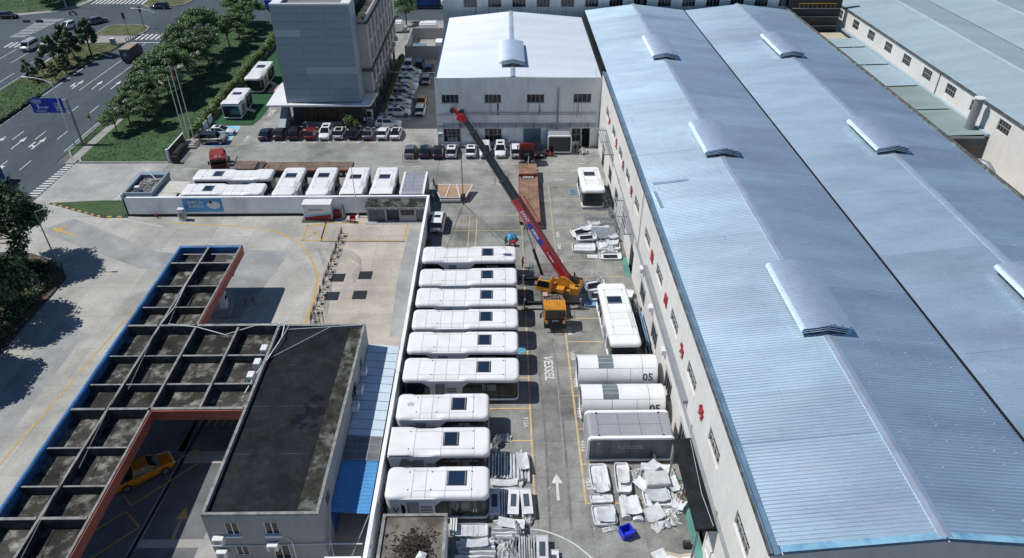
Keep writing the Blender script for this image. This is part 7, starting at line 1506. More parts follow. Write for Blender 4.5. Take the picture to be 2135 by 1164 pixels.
for k, (x, y, lb_) in enumerate(((-52.3, 119.6, 'white notice board leaning at the hedge, the nearer one'), (-52.4, 122.4, 'white notice board leaning at the hedge, the farther one'))):
    nb = thing('notice_board', lb_, 'board', (x, y, 0), R(90)); MB().box(-.9, .9, -.04, .04, .7, 2.0).build('panel', MATS['frame_white'], nb); MB().box(-.7, -.62, -.03, .03, 0, .7).box(.62, .7, -.03, .03, 0, .7).build('legs', MATS['metal_galv'], nb)
# station objects
ck = thing('air_hose_cabinet', 'white service cabinet with black hoses against the white station wall', 'cabinet', (-45.4, 88.9, 0))
MB().prism_y([(-.5, 0), (.5, 0), (.45, 1.75), (-.4, 1.85)], -.3, .35).build('casing', MATS['frame_white'], ck, bevel=.03); MB().box(-.35, .1, -.315, -.302, .5, 1.2).build('panel', MATS['panel_grey'], ck)
for x in (.25, .4): MB().tube([(x, -.33, 1.7), (x + .2, -.45, 1.9), (x + .25, -.5, .9), (x - .1, -.4, .3), (x - .2, -.34, 1.2)], .03, 5).build('hose', MATS['black'], ck)
hy = thing('fire_hydrant', 'small dark red fire hydrant at the foot of the white wall', 'hydrant', (-49.3, 89.5, 0)); MB().tube([(0, 0, 0), (0, 0, .6)], .1, 8).build('barrel', MATS['red_paint'], hy); MB().tube([(-.22, 0, .45), (.22, 0, .45)], .06, 8).build('outlet', MATS['red_paint'], hy); MB().tube([(0, 0, .6), (0, 0, .75)], .13, 8, .04).build('bonnet', MATS['red_paint'], hy)
um = thing('parasol', 'folded grey-green parasol standing beside the white cabin', 'parasol', (-22.5, 88.2, 0)); MB().tube([(0, 0, 0), (0, 0, 2.9)], .03, 6).build('pole', MATS['pole_grey'], um); MB().box(-.35, .35, -.35, .35, .012, .12).build('base', MATS['concrete_patch'], um)
mb = MB(); n = 12
mb.loft([[(r * math.cos(2 * math.pi * k / n) * (1 if k % 2 else .6), r * math.sin(2 * math.pi * k / n) * (1 if k % 2 else .6), z) for k in range(n)] for z, r in ((.7, .22), (1.2, .34), (2.0, .25), (2.6, .16), (2.85, .05))]); mb.build('canopy', MATS['umbrella_green'], um)
tb = thing('red_stool', 'small red plastic stool beside the folded parasol', 'stool', (-21.3, 87.9, 0)); MB().box(-.4, .4, -.3, .3, .55, .62).build('seat', MATS['red_paint'], tb)
for sx in (-.34, .34):
    for sy in (-.25, .25): MB().bar((sx, sy, .01), (sx * .9, sy * .9, .55), .05).build('leg', MATS['red_paint'], tb)
MB().box(-.4, .4, .26, .3, .62, 1.0).build('backrest', MATS['red_paint'], tb)
rbx = thing('fire_box', 'dark red fire box standing by the white wall next to the white cabin', 'box', (-23.7, 89.4, 0)); MB().box(-.45, .45, -.3, .3, .02, 1.1).build('casing', MATS['red_paint'], rbx, bevel=.03); MB().box(-.38, .38, -.32, -.302, .15, 1.0).build('door', MATS['truck_red'], rbx)
by = [84.2, 82.5, 80.6, 79.0, 77.3, 75.5, 73.9, 72.2, 70.5, 68.8, 67.0, 65.3]
bo = ['farthest', 'second', 'third', 'fourth', 'fifth', 'sixth', 'seventh', 'eighth', 'ninth', 'tenth', 'eleventh', 'twelfth']
BAR = None
for k, y in enumerate(by):
    lb_ = f'black steel crowd barrier on the forecourt, {bo[k]} of the line' + (' from the wall' if k else ' by the wall')
    if BAR is None:
        BAR = thing('crowd_barrier', lb_, 'barrier', (-22.2, y, 0), 0, 'line of crowd barriers'); bmx = MATS['black']
        MB().tube([(0, -.65, .15), (0, -.65, 1.05), (0, -.55, 1.12), (0, .55, 1.12), (0, .65, 1.05), (0, .65, .15)], .03, 6).build('hoop', bmx, BAR)
        MB().bar((0, -.64, .3), (0, .64, .3), .03).bar((0, -.64, .75), (0, .64, .75), .03).build('rail', bmx, BAR)
        for yy in (-.42, .42): MB().bar((0, yy, .3), (0, yy, 1.1), .025).build('bar', bmx, BAR)
        MB().box(-.015, .015, -.24, .24, .42, .95).build('sign_plate', bmx, BAR)
        for yy in (-.6, .6): MB().bar((-.3, yy, .03), (.3, yy, .03), .05).bar((-.28, yy, .04), (0, yy, .35), .03).bar((.28, yy, .04), (0, yy, .35), .03).build('foot', bmx, BAR)
    else: dup(BAR, None, (-22.2 + .03 * math.sin(k * 3), y, 0), R(random.uniform(-8, 8)), lb_)
for k in range(3):
    p = thing('vent_pipe', ('left', 'middle', 'right')[k] + ' one of three thin tank vent pipes behind the black-roofed office', 'pipe', (-20.45 + .42 * k, 61.5, 0), 0, 'tank vent pipes'); MB().tube([(0, 0, 0), (0, 0, 4.1)], .05, 6).build('pipe', MATS['pole_grey'], p); MB().tube([(0, 0, 4.1), (0, 0, 4.3)], .09, 8).build('cap', MATS['black'], p)
for x, y, lb_ in ((-33.0, 68.2, 'fuel pump on its island under the far arm of the canopy'), (-33.6, 31.5, 'fuel pump on its island under the near arm of the canopy')):
    fp = thing('fuel_pump', lb_, 'pump', (x, y, 0), R(8)); MB().prism([(-.7, -2), (.7, -2), (.9, -1.2), (.9, 1.2), (.7, 2), (-.7, 2), (-.9, 1.2), (-.9, -1.2)], .012, .18).build('island', MATS['kerb'], fp); MB().box(-.35, .35, -.6, .6, .18, 2.0).build('cabinet', MATS['frame_white'], fp, bevel=.04); MB().box(.352, .37, -.4, .4, 1.2, 1.75).build('display', MATS['glass_dark'], fp)
    MB().tube([(.4, .3, 1.4), (.7, .3, .9), (.75, .2, .5), (.45, .1, .9)], .03, 5).build('hose', MATS['black'], fp)
bd2 = thing('hoop_guard', 'black and yellow hoop guard beside the pump island', 'guard', (-30.2, 68.7, 0)); MB().tube([(-.5, 0, .02), (-.5, 0, .9), (-.3, 0, 1.0), (.3, 0, 1.0), (.5, 0, .9), (.5, 0, .02)], .05, 6).build('hoop', MATS['black'], bd2); MB().tube([(-.2, 0, 1.0), (.2, 0, 1.0)], .055, 6).build('band', MATS['paint_station'], bd2)
# ---------------------------------------------------------------- panels, film and scrap lying in the yard
rs = random.Random(19)
PW, PF = MATS['plastic_white'], MATS['plastic_film']
def tray(label, x0, x1, y0, y1, h=.3, rz=0, z=0.02, grooves=2, tilt=(0, 0), m=None, cat='panel', window=False, g='wrapped cabin panels', along='y'):
    """moulded cabin panel lying on its back: a shallow dish with a rolled rim"""
    w, d = (x1 - x0) / 2, (y1 - y0) / 2; t = thing('moulded_panel', label, cat, ((x0 + x1) / 2, (y0 + y1) / 2, z), rz, g); m = m or PW
    t.rotation_euler = (tilt[0], tilt[1], rz)
    def ring(k, z): return [(x * k[0], y * k[1], z + rs.uniform(-.015, .015)) for x, y in [(w * math.copysign(abs(math.cos(a)) ** .3, math.cos(a)), d * math.copysign(abs(math.sin(a)) ** .3, math.sin(a))) for a in [2 * math.pi * (i + .5) / 28 for i in range(28)]]]
    secs = [ring((.93, .95), 0), ring((1, 1), h * .35), ring((1, 1), h), ring((.95, .96), h + .03), ring((.91, .93), h - .02), ring((.88, .91), h * .55), ring((.5, .5), h * .5), ring((.02, .02), h * .5)]
    MB().loft(secs).build('shell', m, t, smooth=40)
    for i in range(grooves):
        f = -.6 + 1.2 * (i + .5) / grooves
        (MB().box(f * w - .012, f * w + .012, -d * .78, d * .78, h * .5, h * .5 + .02) if along == 'y' else MB().box(-w * .78, w * .78, f * d - .012, f * d + .012, h * .5, h * .5 + .02)).build('groove', MATS['panel_grey'], t)
    if window: MB().box(-w * .62, w * .62, -d * .5, d * .5, h * .5 + .01, h * .5 + .05).build('dark_pane', MATS['glass_dark'], t)
    for i in range(3): MB().cbox((w * rs.uniform(.3, .7), d * rs.uniform(-.8, .8), h * .52), (.07, .05, .03)).build('fixing', MATS['metal_dark'], t)
    return t
def bundle(label, x0, x1, y0, y1, n, h, along='y', m=None, film_m=None, g='bundles of wrapped strips'):
    """long strips wrapped in film, lying side by side"""
    t = thing('panel_bundle', label, 'panels', ((x0 + x1) / 2, (y0 + y1) / 2, 0), 0, g); w, d = x1 - x0, y1 - y0
    for i in range(n):
        hh = h * rs.uniform(.6, 1.1); z0 = .012
        if along == 'y': a = -w / 2 + w * i / n; L0, L1 = -d / 2 + rs.uniform(-.15, .2), d / 2 - rs.uniform(-.15, .25); c0, c1 = a + .01, a + w / n * rs.uniform(.78, 1.0)
        else: a = -d / 2 + d * i / n; L0, L1 = -w / 2 + rs.uniform(-.2, .2), w / 2 - rs.uniform(-.15, .3); c0, c1 = a + .01, a + d / n * rs.uniform(.8, 1.0)
        secs = []
        for k in range(8):
            q = L0 + (L1 - L0) * k / 7; j = [rs.uniform(-.03, .03) for _ in range(5)]; sag = .04 * math.sin(k * 1.7 + i)
            pr = [(c0, z0), (c0 + j[0], hh * .6 + sag), (c0 + (c1 - c0) * .3, hh + j[1] + sag), (c0 + (c1 - c0) * .75, hh * .95 + j[2] + sag), (c1 + j[3], hh * .55), (c1, z0)]
            secs.append([((p, q, z) if along == 'y' else (q, p, z)) for p, z in pr])
        MB().loft(secs).build('wrapped_strip', (m if rs.random() < .65 else (film_m or PF)) or PW, t, smooth=30)
    return t
def film(label, cx, cy, rx, ry, h, seed, m=None, cat='film', z=0.01, n=(12, 10)):
    r = random.Random(seed); mb = MB(); nx, ny = n; v = []
    for i in range(nx + 1):
        for j in range(ny + 1):
            u, w = i / nx * 2 - 1, j / ny * 2 - 1; q = max(0, 1 - (abs(u) ** 2.2 + abs(w) ** 2.2) * .62)
            v.append((u * rx * r.uniform(.82, 1.1), w * ry * r.uniform(.82, 1.1), h * q * r.uniform(.25, 1.25) + (.005 if q else r.uniform(0, .04))))
    f = []
    for i in range(nx):
        for j in range(ny):
            a = i * (ny + 1) + j; b = a + ny + 1; f += [(a, b, b + 1), (a, b + 1, a + 1)] if (i + j) % 2 else [(a, b, a + 1), (b, b + 1, a + 1)]
    o = mb.add(v, f).build('plastic_film', m or PF, None, loc=(cx, cy, z), rot=(0, 0, r.uniform(-.4, .4)), smooth=28); return tag(o, label, cat, 'heaps of packing film')
def door_panel(label, x, y, w, L, z, rz, tx, ty, m=None):
    t = thing('door_panel', label, 'panel', (x, y, z), rz, 'door panels with dark panes'); t.rotation_euler = (tx, ty, rz); m = m or PW
    MB().box(-w / 2, w / 2, -L / 2, L / 2, 0, .09).build('leaf', m, t, bevel=.02); MB().box(-w * .27, w * .25, -L * .22, L * .27, .091, .1).build('dark_pane', MATS['shell_dark'], t)
    MB().box(-w / 2 + .03, w / 2 - .03, L / 2 - .12, L / 2 - .05, .09, .14).build('edge_trim', PF, t); return t
BF = MATS['film_blue']
bundle('bundle of bluish wrapped strips beside the end of the angular cabin', -1.35, .55, 42.3, 45.1, 7, .6, 'y', PW, PW)
bundle('bundle of white wrapped strips lying on bay mark VS15', .6, 2.2, 42.0, 45.2, 5, .6, 'y', PW)
bundle('low stack of white strips lying crosswise between two bundles', -1.2, 1.5, 41.0, 42.0, 3, .35, 'x', PW)
film('crumpled clear film hanging by the cabin end at bay VS16', -.9, 46.4, .35, 1.2, 1.0, 3)
film('grey-blue film sheet lying behind the angular cabin end', -.1, 47.2, .6, .5, .5, 4)
bundle('bundle of folded film and panels between the leaning door panels', -.45, .1, 38.2, 40.8, 3, .8, 'y', PW)
for k, (x, rz, w_) in enumerate(((-1.0, .02, 'left'), (.62, -.05, 'middle'), (1.72, .06, 'right'))):
    bundle(f'stack of white panels under the {w_} door panel with a dark pane', x - .42, x + .45, 38.2, 40.7, 2, .62, 'y', PW, g='stacks under the door panels')
    door_panel(f'white door panel with a dark pane, {w_} of three beside cabin 01', x, 39.45, .95, 2.6, .74, rz, .03, 0)
bundle('stack of white panels wrapped in film below the three door panels', -1.05, 1.3, 36.1, 38.0, 6, .6, 'x', PW)
film('torn film hanging off the end of the white stack', 1.75, 38.0, .5, .6, .5, 5); film('long twist of film lying across the white stack', .9, 36.9, .25, .9, .75, 6, z=.3)
tray('white moulded panel with four grooves beside the brown-roofed store', -4.45, -1.5, 36.3, 37.6, .35, 0, .02, 4)
bundle('stack of white channel panels half in the shade of the brown-roofed store', -4.0, -.95, 34.2, 35.9, 4, .7, 'x', PW)
film('heap of curled film between the stacks at the bottom edge', .1, 34.9, .9, 1.0, .8, 7); film('loose film by the end of the channel stack', -.9, 36.1, .6, .35, .5, 8)
bundle('tall bundle of white strips at the bottom edge beside the painted arc', .95, 2.3, 33.2, 36.0, 7, .95, 'y', PW)
door_panel('white door panel with a dark pane on the bundle at the bottom edge', 2.85, 34.7, .95, 2.7, .75, -.03, 0, .02); bundle('stack of panels under the door panel at the bottom edge', 2.4, 3.3, 33.3, 36.0, 2, .7, 'y', PW)
door_panel('white door panel lying lowest right at the bottom edge', 3.75, 33.9, .8, 2.2, .35, -.02, 0, 0); film('wrapped curl of film left of the tall bundle', .55, 35.6, .35, 1.0, 1.0, 9)
bd1 = thing('board_stack', 'few narrow white boards leaning on the corner of the brown-roofed store', 'boards', (-4.35, 37.2, 0))
for k in range(3): MB().box(-.3 + .2 * k, -.14 + .2 * k, -.6, .5 + .1 * k, .012, .9 - .1 * k).build('board', PW, bd1)
# the right-hand bay
tray('white dish panel at bay VS13, left of the back pair', 7.45, 9.1, 40.85, 43.75, .42, R(2), grooves=2); tray('narrow white dish panel at bay VS13, right of the back pair', 9.65, 11.0, 40.5, 43.8, .5, R(-2), grooves=2)
tray('small white panel lying in front of the left dish panel', 7.25, 9.2, 39.6, 40.5, .25, R(1), grooves=1, along='x'); tray('square white panel in front at bay VS13 beside the film scraps', 7.25, 9.25, 37.35, 39.35, .32, R(4), grooves=2)
bundle('two bent white sheets lying ridged in the middle of the panels', 9.7, 11.5, 37.9, 40.3, 2, .55, 'y', PW); tray('white panel with one seam beside the film at bay VS13', 11.8, 14.2, 39.1, 40.9, .4, R(3), grooves=1, along='x')
ub = thing('wrapped_box', 'big flat carton wrapped in pale film standing among the scrap panels', 'carton', (13.25, 41.7, 0), R(3)); MB().box(-1.05, 1.05, -.75, .75, .012, .95).build('carton', PF, ub, bevel=.05, seg=2); MB().box(-1.07, 1.07, -.03, .03, .94, .965).build('tape', PW, ub)
ub2 = thing('wrapped_box', 'smaller white carton on the back edge of the scrap panels', 'carton', (12.7, 43.1, 0), R(-4)); MB().box(-.6, .6, -.4, .4, .012, .8).build('carton', PW, ub2, bevel=.05); MB().box(-.62, .62, -.03, .03, .795, .815).build('tape', PF, ub2)
film('big crumpled sheet of film with a curled corner in front of the panels', 13.1, 38.0, 1.3, .95, .55, 31); film('crumpled film heap behind the big carton', 11.7, 42.7, .75, .6, .7, 32); film('film spilling between the carton and the wall', 14.7, 42.4, .5, 1.2, .7, 33); film('film heap right of the seamed panel', 14.6, 39.8, .5, .9, .4, 34)
film('film scraps left of the blue crate', 8.6, 37.1, .7, .25, .25, 35); film('upright film peak behind the scrap panels', 13.4, 44.2, .2, .2, 1.2, 36); film('film trailing on the big sheet', 14.4, 38.8, .7, .3, .4, 37); film('white cloth draped on the scrap frames by the wall', 15.2, 40.9, .45, .5, .9, 38, PW)
mb = MB()
for k in range(26):
    x, y = rs.uniform(14.9, 15.7), rs.uniform(39.2, 41.2); mb.bar((x, y, rs.uniform(.05, .5)), (x + rs.uniform(-.4, .4), y + rs.uniform(-.6, .6), rs.uniform(.2, 1.2)), .05)
tag(mb.build('scrap_steel', MATS['rust'], None), 'tangle of rusty angle scraps against the warehouse wall', 'scrap')
bl = thing('long_board', 'long pale board lying by the grey box cabin corner', 'board', (14.75, 42.6, 0), R(6)); MB().box(-.2, .2, -1.2, 1.2, .012, .07).build('board', MATS['cardboard'], bl); MB().box(-.18, .18, -1.1, -.9, .07, .09).build('cleat', PW, bl)
cr8 = thing('plastic_crate', 'bright blue open plastic crate standing in front of the scrap panels', 'crate', (9.85, 36.55, 0), R(22))
for b in ((-.5, .5, -.45, -.41, .05, .75), (-.5, .5, .41, .45, .05, .75), (-.5, -.46, -.41, .41, .05, .75), (.46, .5, -.41, .41, .05, .75)): MB().box(*b).build('side', MATS['crate_blue'], cr8)
MB().box(-.46, .46, -.41, .41, .05, .1).build('bottom', MATS['crate_blue'], cr8); MB().box(-.54, .54, -.49, -.45, .68, .78).box(-.54, .54, .45, .49, .68, .78).box(-.54, -.5, -.45, .45, .68, .78).box(.5, .54, -.45, .45, .68, .78).build('rim', MATS['crate_blue'], cr8)
for x in (-.4, .4):
    for y in (-.35, .35): MB().box(x - .07, x + .07, y - .07, y + .07, 0.005, .05).build('foot', MATS['crate_blue'], cr8)
for k, (x, y, rz, w_) in enumerate(((12.3, 34.6, .4, 'left'), (13.3, 34.3, -.3, 'middle'), (14.4, 34.2, .1, 'right'))):
    t = thing('offcut_board', f'pale board offcut at the bottom edge, {w_} one', 'board', (x, y, 0), rz, 'board offcuts'); MB().box(-.6, .6, -.4, .5, .012 + .02 * k, .06 + .02 * k).build('board', MATS['cardboard'] if k else PW, t); MB().box(-.4, .5, -.55, .2, .062 + .02 * k, .09 + .02 * k).build('board', PW, t)
dbx = thing('tool_box', 'dark box with a handle standing by the curved ramp', 'box', (14.6, 35.4, 0)); MB().box(-.3, .3, -.25, .25, .01, .55).build('case', MATS['metal_dark'], dbx, bevel=.04); MB().tube([(-.15, 0, .55), (-.15, 0, .68), (.15, 0, .68), (.15, 0, .55)], .025, 5).build('handle', MATS['metal_galv'], dbx)
ra = thing('curved_ramp_wall', 'white curved wing wall beside the warehouse entrance at the bottom edge', 'wall', (15.3, 33, 0))
sec = []
for k in range(9):
    a = R(10 * k); sec.append([(.55 - 1.9 * (1 - math.cos(a)) * .5, 1.6 - 2.6 * math.sin(a), z) for z in (0, .9 + .25 * k * .5)] + [(.42 - 1.9 * (1 - math.cos(a)) * .5, 1.55 - 2.5 * math.sin(a), z) for z in (.9 + .25 * k * .5, 0)])
MB().loft(sec).build('curved_wall', MATS['wall_render'], ra, smooth=40); MB().prism_x([(2.2, 0), (-4, 0), (-4, 3.4), (1.9, 1.6), (2.1, 3.6)], .5, .58).build('wing', MATS['wall_render'], ra)

def bent(label, x, y, w, d, z, rz, seed, m=None, fold=.14, g='loose bent sheets'):
    """thin sheet lying crooked: a fold across it, curled corners, a rough edge"""
    r = random.Random(seed); nx, ny = 7, 6; v = []; ph = r.uniform(-.4, .4); k1 = r.uniform(.5, 1.2)
    for i in range(nx + 1):
        for j in range(ny + 1):
            u, q = i / nx * 2 - 1, j / ny * 2 - 1; c = fold * max(0, abs(u - ph) - .15) * r.uniform(.85, 1.1) + .14 * k1 * max(0, abs(u) + abs(q) - 1.45) + r.uniform(0, .03)
            v.append((u * w / 2 + r.uniform(-.03, .03), q * d / 2 + r.uniform(-.03, .03), c))
    n = len(v); f = [(i * (ny + 1) + j, (i + 1) * (ny + 1) + j, (i + 1) * (ny + 1) + j + 1, i * (ny + 1) + j + 1) for i in range(nx) for j in range(ny)]
    o = MB().add(v, f).build('loose_sheet', m or PW, None, loc=(x, y, z), rot=(r.uniform(-.08, .08), r.uniform(-.08, .08), rz), smooth=25); return tag(o, label, 'sheet', g)
PG = mat('sheet_grey', (0.50, 0.53, 0.56), 0.45, var=0.15, sc=1.5)
for k, (x, y, w, d, z, rz, mm, lb_) in enumerate(((12.9, 43.0, 1.5, 1.0, .75, .5, PG, 'grey bent sheet on top of the smaller carton'), (14.0, 42.9, 1.3, 1.6, .35, -.4, None, 'white bent sheet behind the big carton'), (11.9, 41.4, 1.0, 1.5, .3, .7, None, 'white bent sheet left of the big carton'),
        (14.6, 41.3, .9, 1.5, .5, .2, PG, 'grey bent sheet between the big carton and the wall'), (14.7, 39.3, 1.1, 1.2, .3, -.6, None, 'white bent sheet by the green floor strip'), (13.0, 40.1, 1.9, 1.3, .5, .1, PG, 'grey sheet lying on the seamed panel'), (12.4, 38.3, 1.6, 1.4, .45, .35, PF, 'film-covered sheet on the big crumpled film'),
        (10.6, 39.1, 1.5, 1.9, .5, .12, None, 'white ridged sheet over the two bent sheets'), (8.3, 41.0, 1.2, 1.0, .5, .2, PF, 'film-covered sheet at the foot of the left dish panel'), (8.4, 38.2, 1.5, 1.3, .38, -.1, PG, 'grey sheet on the square white panel'), (10.4, 42.2, 1.0, 1.6, .55, -.1, PF, 'film-covered sheet in the narrow dish panel'),
        (11.2, 84.4, 1.6, 1.2, .9, .4, None, 'white bent sheet on the upper left leaning panel'), (13.2, 84.9, 2.2, 1.2, .6, -.2, PG, 'grey bent sheet in the middle of the lattice frames'), (14.6, 83.0, 1.2, 1.8, .5, .3, None, 'white bent sheet between the frames and the wall'), (12.4, 86.6, 1.8, 1.2, .4, .1, PG, 'grey bent sheet under the far lattice frames'), (14.3, 81.2, 1.6, 1.0, .55, -.3, PF, 'film-covered sheet on the right dish panel'),
        (-.2, 41.7, 2.4, .7, .4, .05, PF, 'film-covered sheet on the low crosswise stack'), (.4, 37.3, 2.2, .9, .65, -.1, None, 'white bent sheet on top of the wrapped stack'), (-2.6, 35.4, 2.2, .8, .75, .08, PG, 'grey bent sheet on the channel stack'), (1.5, 43.9, 1.0, 2.0, .65, .1, None, 'white bent sheet on the bundle at bay VS15'))):
    bent(lb_, x, y, w, d, z, rz, 200 + k, mm)
mb = MB()
for k in range(160):
    x, y = random.choice(((rs.uniform(7.2, 15), rs.uniform(36.5, 44)), (rs.uniform(-1.5, 4.5), rs.uniform(34, 47)), (rs.uniform(8.5, 15.4), rs.uniform(68, 88)))); s_ = rs.uniform(.02, .09); mb.bar((x, y, .01), (x + rs.uniform(-.2, .2), y + rs.uniform(-.2, .2), .02), s_, .01)
tag(mb.build('yard_litter', MATS['plastic_film'], None), 'scattered packing litter on the yard concrete', 'litter', kind='stuff')
# steel frames and panels by the wall at the middle of the yard
def lattice(label, x, y, rz, L, H, n, m='metal_galv', tilt=0):
    t = thing('steel_frame', label, 'frame', (x, y, .02), rz, 'galvanised cabin frames'); t.rotation_euler = (tilt, 0, rz); mm = MATS[m]
    for z in (.03, H): MB().bar((-L / 2, 0, z), (L / 2, 0, z), .07).build('chord', mm, t)
    for k in range(n + 1):
        x_ = -L / 2 + L * k / n; MB().bar((x_, 0, .03), (x_, 0, H), .05).build('post', mm, t)
        if k < n: MB().bar((x_, 0, .03), (x_ + L / n / 2, 0, H), .035).bar((x_ + L / n / 2, 0, H), (x_ + L / n, 0, .03), .035).build('brace', mm, t)
    for k in range(0, n + 1, 2): MB().bar((-L / 2 + L * k / n, -.35, .02), (-L / 2 + L * k / n, .35, .02), .05).build('foot', mm, t)
    return t
for k, (y, w_) in enumerate(((88.2, 'farthest'), (86.6, 'second'), (85.0, 'third'), (81.6, 'nearest'))): lattice(f'galvanised lattice frame standing by the warehouse wall, {w_} of the group', 13.5, y, R(-2 + 2 * k), 4.3 - .3 * k, 1.5, 6, tilt=R(-28))
for k in range(3): lattice(('far', 'middle', 'near')[k] + ' side frame of the galvanised lattice group next to the wall', 15.3, 87.0 - 2.1 * k, R(82), 2.4, 1.5, 4, tilt=R(10))
tk = thing('grey_sheet', 'sloping grey metal sheet among the galvanised frames', 'sheet', (13.4, 83.6, 0)); MB().add([(-1.7, -.9, .35), (1.6, -.9, .3), (1.6, .6, 1.1), (-1.6, .6, 1.2), (-1.7, -.9, .3), (1.6, -.9, .25), (1.6, .6, 1.05), (-1.6, .6, 1.15)], [(0, 1, 2, 3), (7, 6, 5, 4), (0, 4, 5, 1), (1, 5, 6, 2), (2, 6, 7, 3), (3, 7, 4, 0)]).build('sheet', MATS['panel_grey'], tk)
for k in range(4): MB().bar((-1.2 + .8 * k, -.95, .1), (-1.0 + .8 * k, .3, 1.1), .05).build('prop', MATS['metal_galv'], tk)
tray('white panel with a dark pane leaning at the frames, upper left', 9.0, 12.2, 83.2, 84.9, .3, R(18), .5, 0, (R(14), R(-6)), window=True); tray('white panel with a dark pane leaning at the frames, lower left', 9.6, 12.4, 82.0, 83.3, .3, R(8), .35, 0, (R(10), 0), window=True)
tray('white dish panel lying left in front of the frames', 8.9, 12.0, 79.4, 81.3, .45, R(-2), .02, 1, along='x'); tray('white dish panel lying right in front of the frames', 12.3, 15.3, 79.8, 82.0, .4, R(2), .02, 0)
tray('white panel with a long dark pane nearest in front of the frames', 12.3, 15.2, 77.7, 79.0, .3, 0, .05, 0, (R(6), 0), window=True); fb2 = thing('white_board', 'small flat white board between the two dish panels', 'board', (11.5, 78.6, 0), R(-5)); MB().box(-.7, .7, -.35, .35, .012, .07).build('board', PW, fb2); MB().box(-.6, .6, -.05, .05, .07, .09).build('batten', PF, fb2)
film('grey cloth draped over the dish panel by the frames', 13.8, 80.3, 1.2, .8, .55, 41); film('film bunch between the frames and the leaning panels', 12.2, 83.2, .5, .8, .8, 42); film('film along the wall behind the frames', 15.3, 89.4, .4, .9, .5, 43, MATS['gutter_dark'])
wb = thing('wooden_box', 'small brown wooden box beside the bay line by the frames', 'box', (11.0, 85.8, 0)); MB().box(-.45, .45, -.3, .3, .02, .45).build('box', MATS['bed_wood'], wb); MB().box(-.47, .47, -.05, .05, .44, .47).build('batten', MATS['bed_rust'], wb)
# behind the long cabin at the wall
tray('white panel with a dark pane half hidden behind the long end-on cabin, far one', 9.6, 12.3, 70.6, 72.2, .3, R(16), .4, 0, (R(16), 0), window=True); tray('white panel with a dark pane half hidden behind the long end-on cabin, near one', 9.9, 12.6, 68.7, 70.2, .3, R(4), .3, 0, (R(12), 0), window=True)
tray('blue-tinted dish panel beside the long end-on cabin', 9.3, 11.2, 67.6, 69.0, .3, R(-4), .02, 1, m=BF); film('white film draped on the leaning panels behind the long cabin', 11.7, 72.1, .6, .4, 1.2, 44); film('bunched film standing by the wall beside the long cabin', 15.1, 66.9, .5, 1.2, 1.6, 45)
bundle('wrapped dark panels leaning at the wall beside the long cabin', 14.9, 15.75, 60.0, 65.5, 3, 1.5, 'y', MATS['shell_dark'], BF); tray('white strip panels behind the long cabin by the wall', 13.6, 15.4, 69.0, 70.6, .3, R(-20), .3, 1, along='x'); bundle('dark wrapped panel standing near the barrel cabins at the wall', 15.0, 15.7, 57.8, 59.6, 2, 1.0, 'y', MATS['shell_dark'], BF)
mb = MB()
for k in range(90): x, y = rs.uniform(14.6, 15.6), rs.uniform(56.9, 58.6); mb.bar((x, y, .02), (x + rs.uniform(-.15, .15), y + rs.uniform(-.15, .15), rs.uniform(.05, .35)), .05)
tag(mb.build('rubbish_heap', MATS['rubble'], None), 'dark rubbish heap between the long cabin and the warehouse wall', 'rubbish', kind='stuff')
mb = MB()
for k in range(40):
    a = rs.uniform(0, 6.28); mb.tube([(11.6 + rs.uniform(-.6, .6), 74.2 + rs.uniform(-.8, .8), .03), (11.6 + rs.uniform(-1, 1), 74.4 + rs.uniform(-1.2, 1.2), rs.uniform(.03, .3))], .02, 4)
tag(mb.build('loose_cables', MATS['plastic_film'], None), 'tangle of pale cables on the empty bay behind the crane counterweight', 'cables')
bp = thing('blue_board', 'small light blue panel lying beside the cabin near the back of the yard', 'panel', (10.35, 96.6, 0), R(2)); MB().box(-.5, .5, -.75, .75, .012, .09).build('sheet', MATS['tarp_blue'], bp); MB().box(-.42, .42, -.66, .66, .09, .095).build('face', MATS['glass_sky'], bp)
bp2 = thing('blue_board', 'light blue sheet leaning at the end of the fifth capsule cabin', 'panel', (1.75, 59.75, .05), R(20)); bp2.rotation_euler = (R(40), 0, R(20)); MB().box(-.55, .55, -.4, .5, 0, .05).build('sheet', MATS['tarp_blue'], bp2); MB().box(-.5, .5, -.35, .45, .05, .055).build('face', MATS['paint_lightblue'], bp2)
mb = MB()
for k in range(70): x, y = rs.uniform(14.6, 15.7), rs.uniform(90.5, 98.5); mb.bar((x, y, .02), (x + rs.uniform(-.3, .3), y + rs.uniform(-.3, .3), rs.uniform(.1, .8)), rs.uniform(.04, .2))
tag(mb.build('scrap_heap', MATS['metal_galv'], None), 'heap of metal scrap between the lone cabin and the warehouse wall', 'scrap', kind='stuff')
film('white sack slumped before the grey hall beside the show cabin', 13.2, 110.2, .8, .6, 1.0, 51)
for k, x in enumerate((7.2, 7.95)):
    b = thing('oil_drum', ('left', 'right')[k] + ' one of two dark red oil drums beside the show cabin', 'drum', (x, 109.3 - .1 * k, 0), 0, 'oil drums'); MB().tube([(0, 0, .01), (0, 0, .3), (0, 0, .31), (0, 0, .6), (0, 0, .61), (0, 0, .9)], .3, 14).build('drum', mat('drum_red', (0.22, 0.03, 0.03), 0.5, var=0.15), b, smooth=40)
    for z in (.3, .6, .88): MB().tube([(0, 0, z - .02), (0, 0, z + .02)], .315, 14).build('hoop', MATS['drum_red'], b)
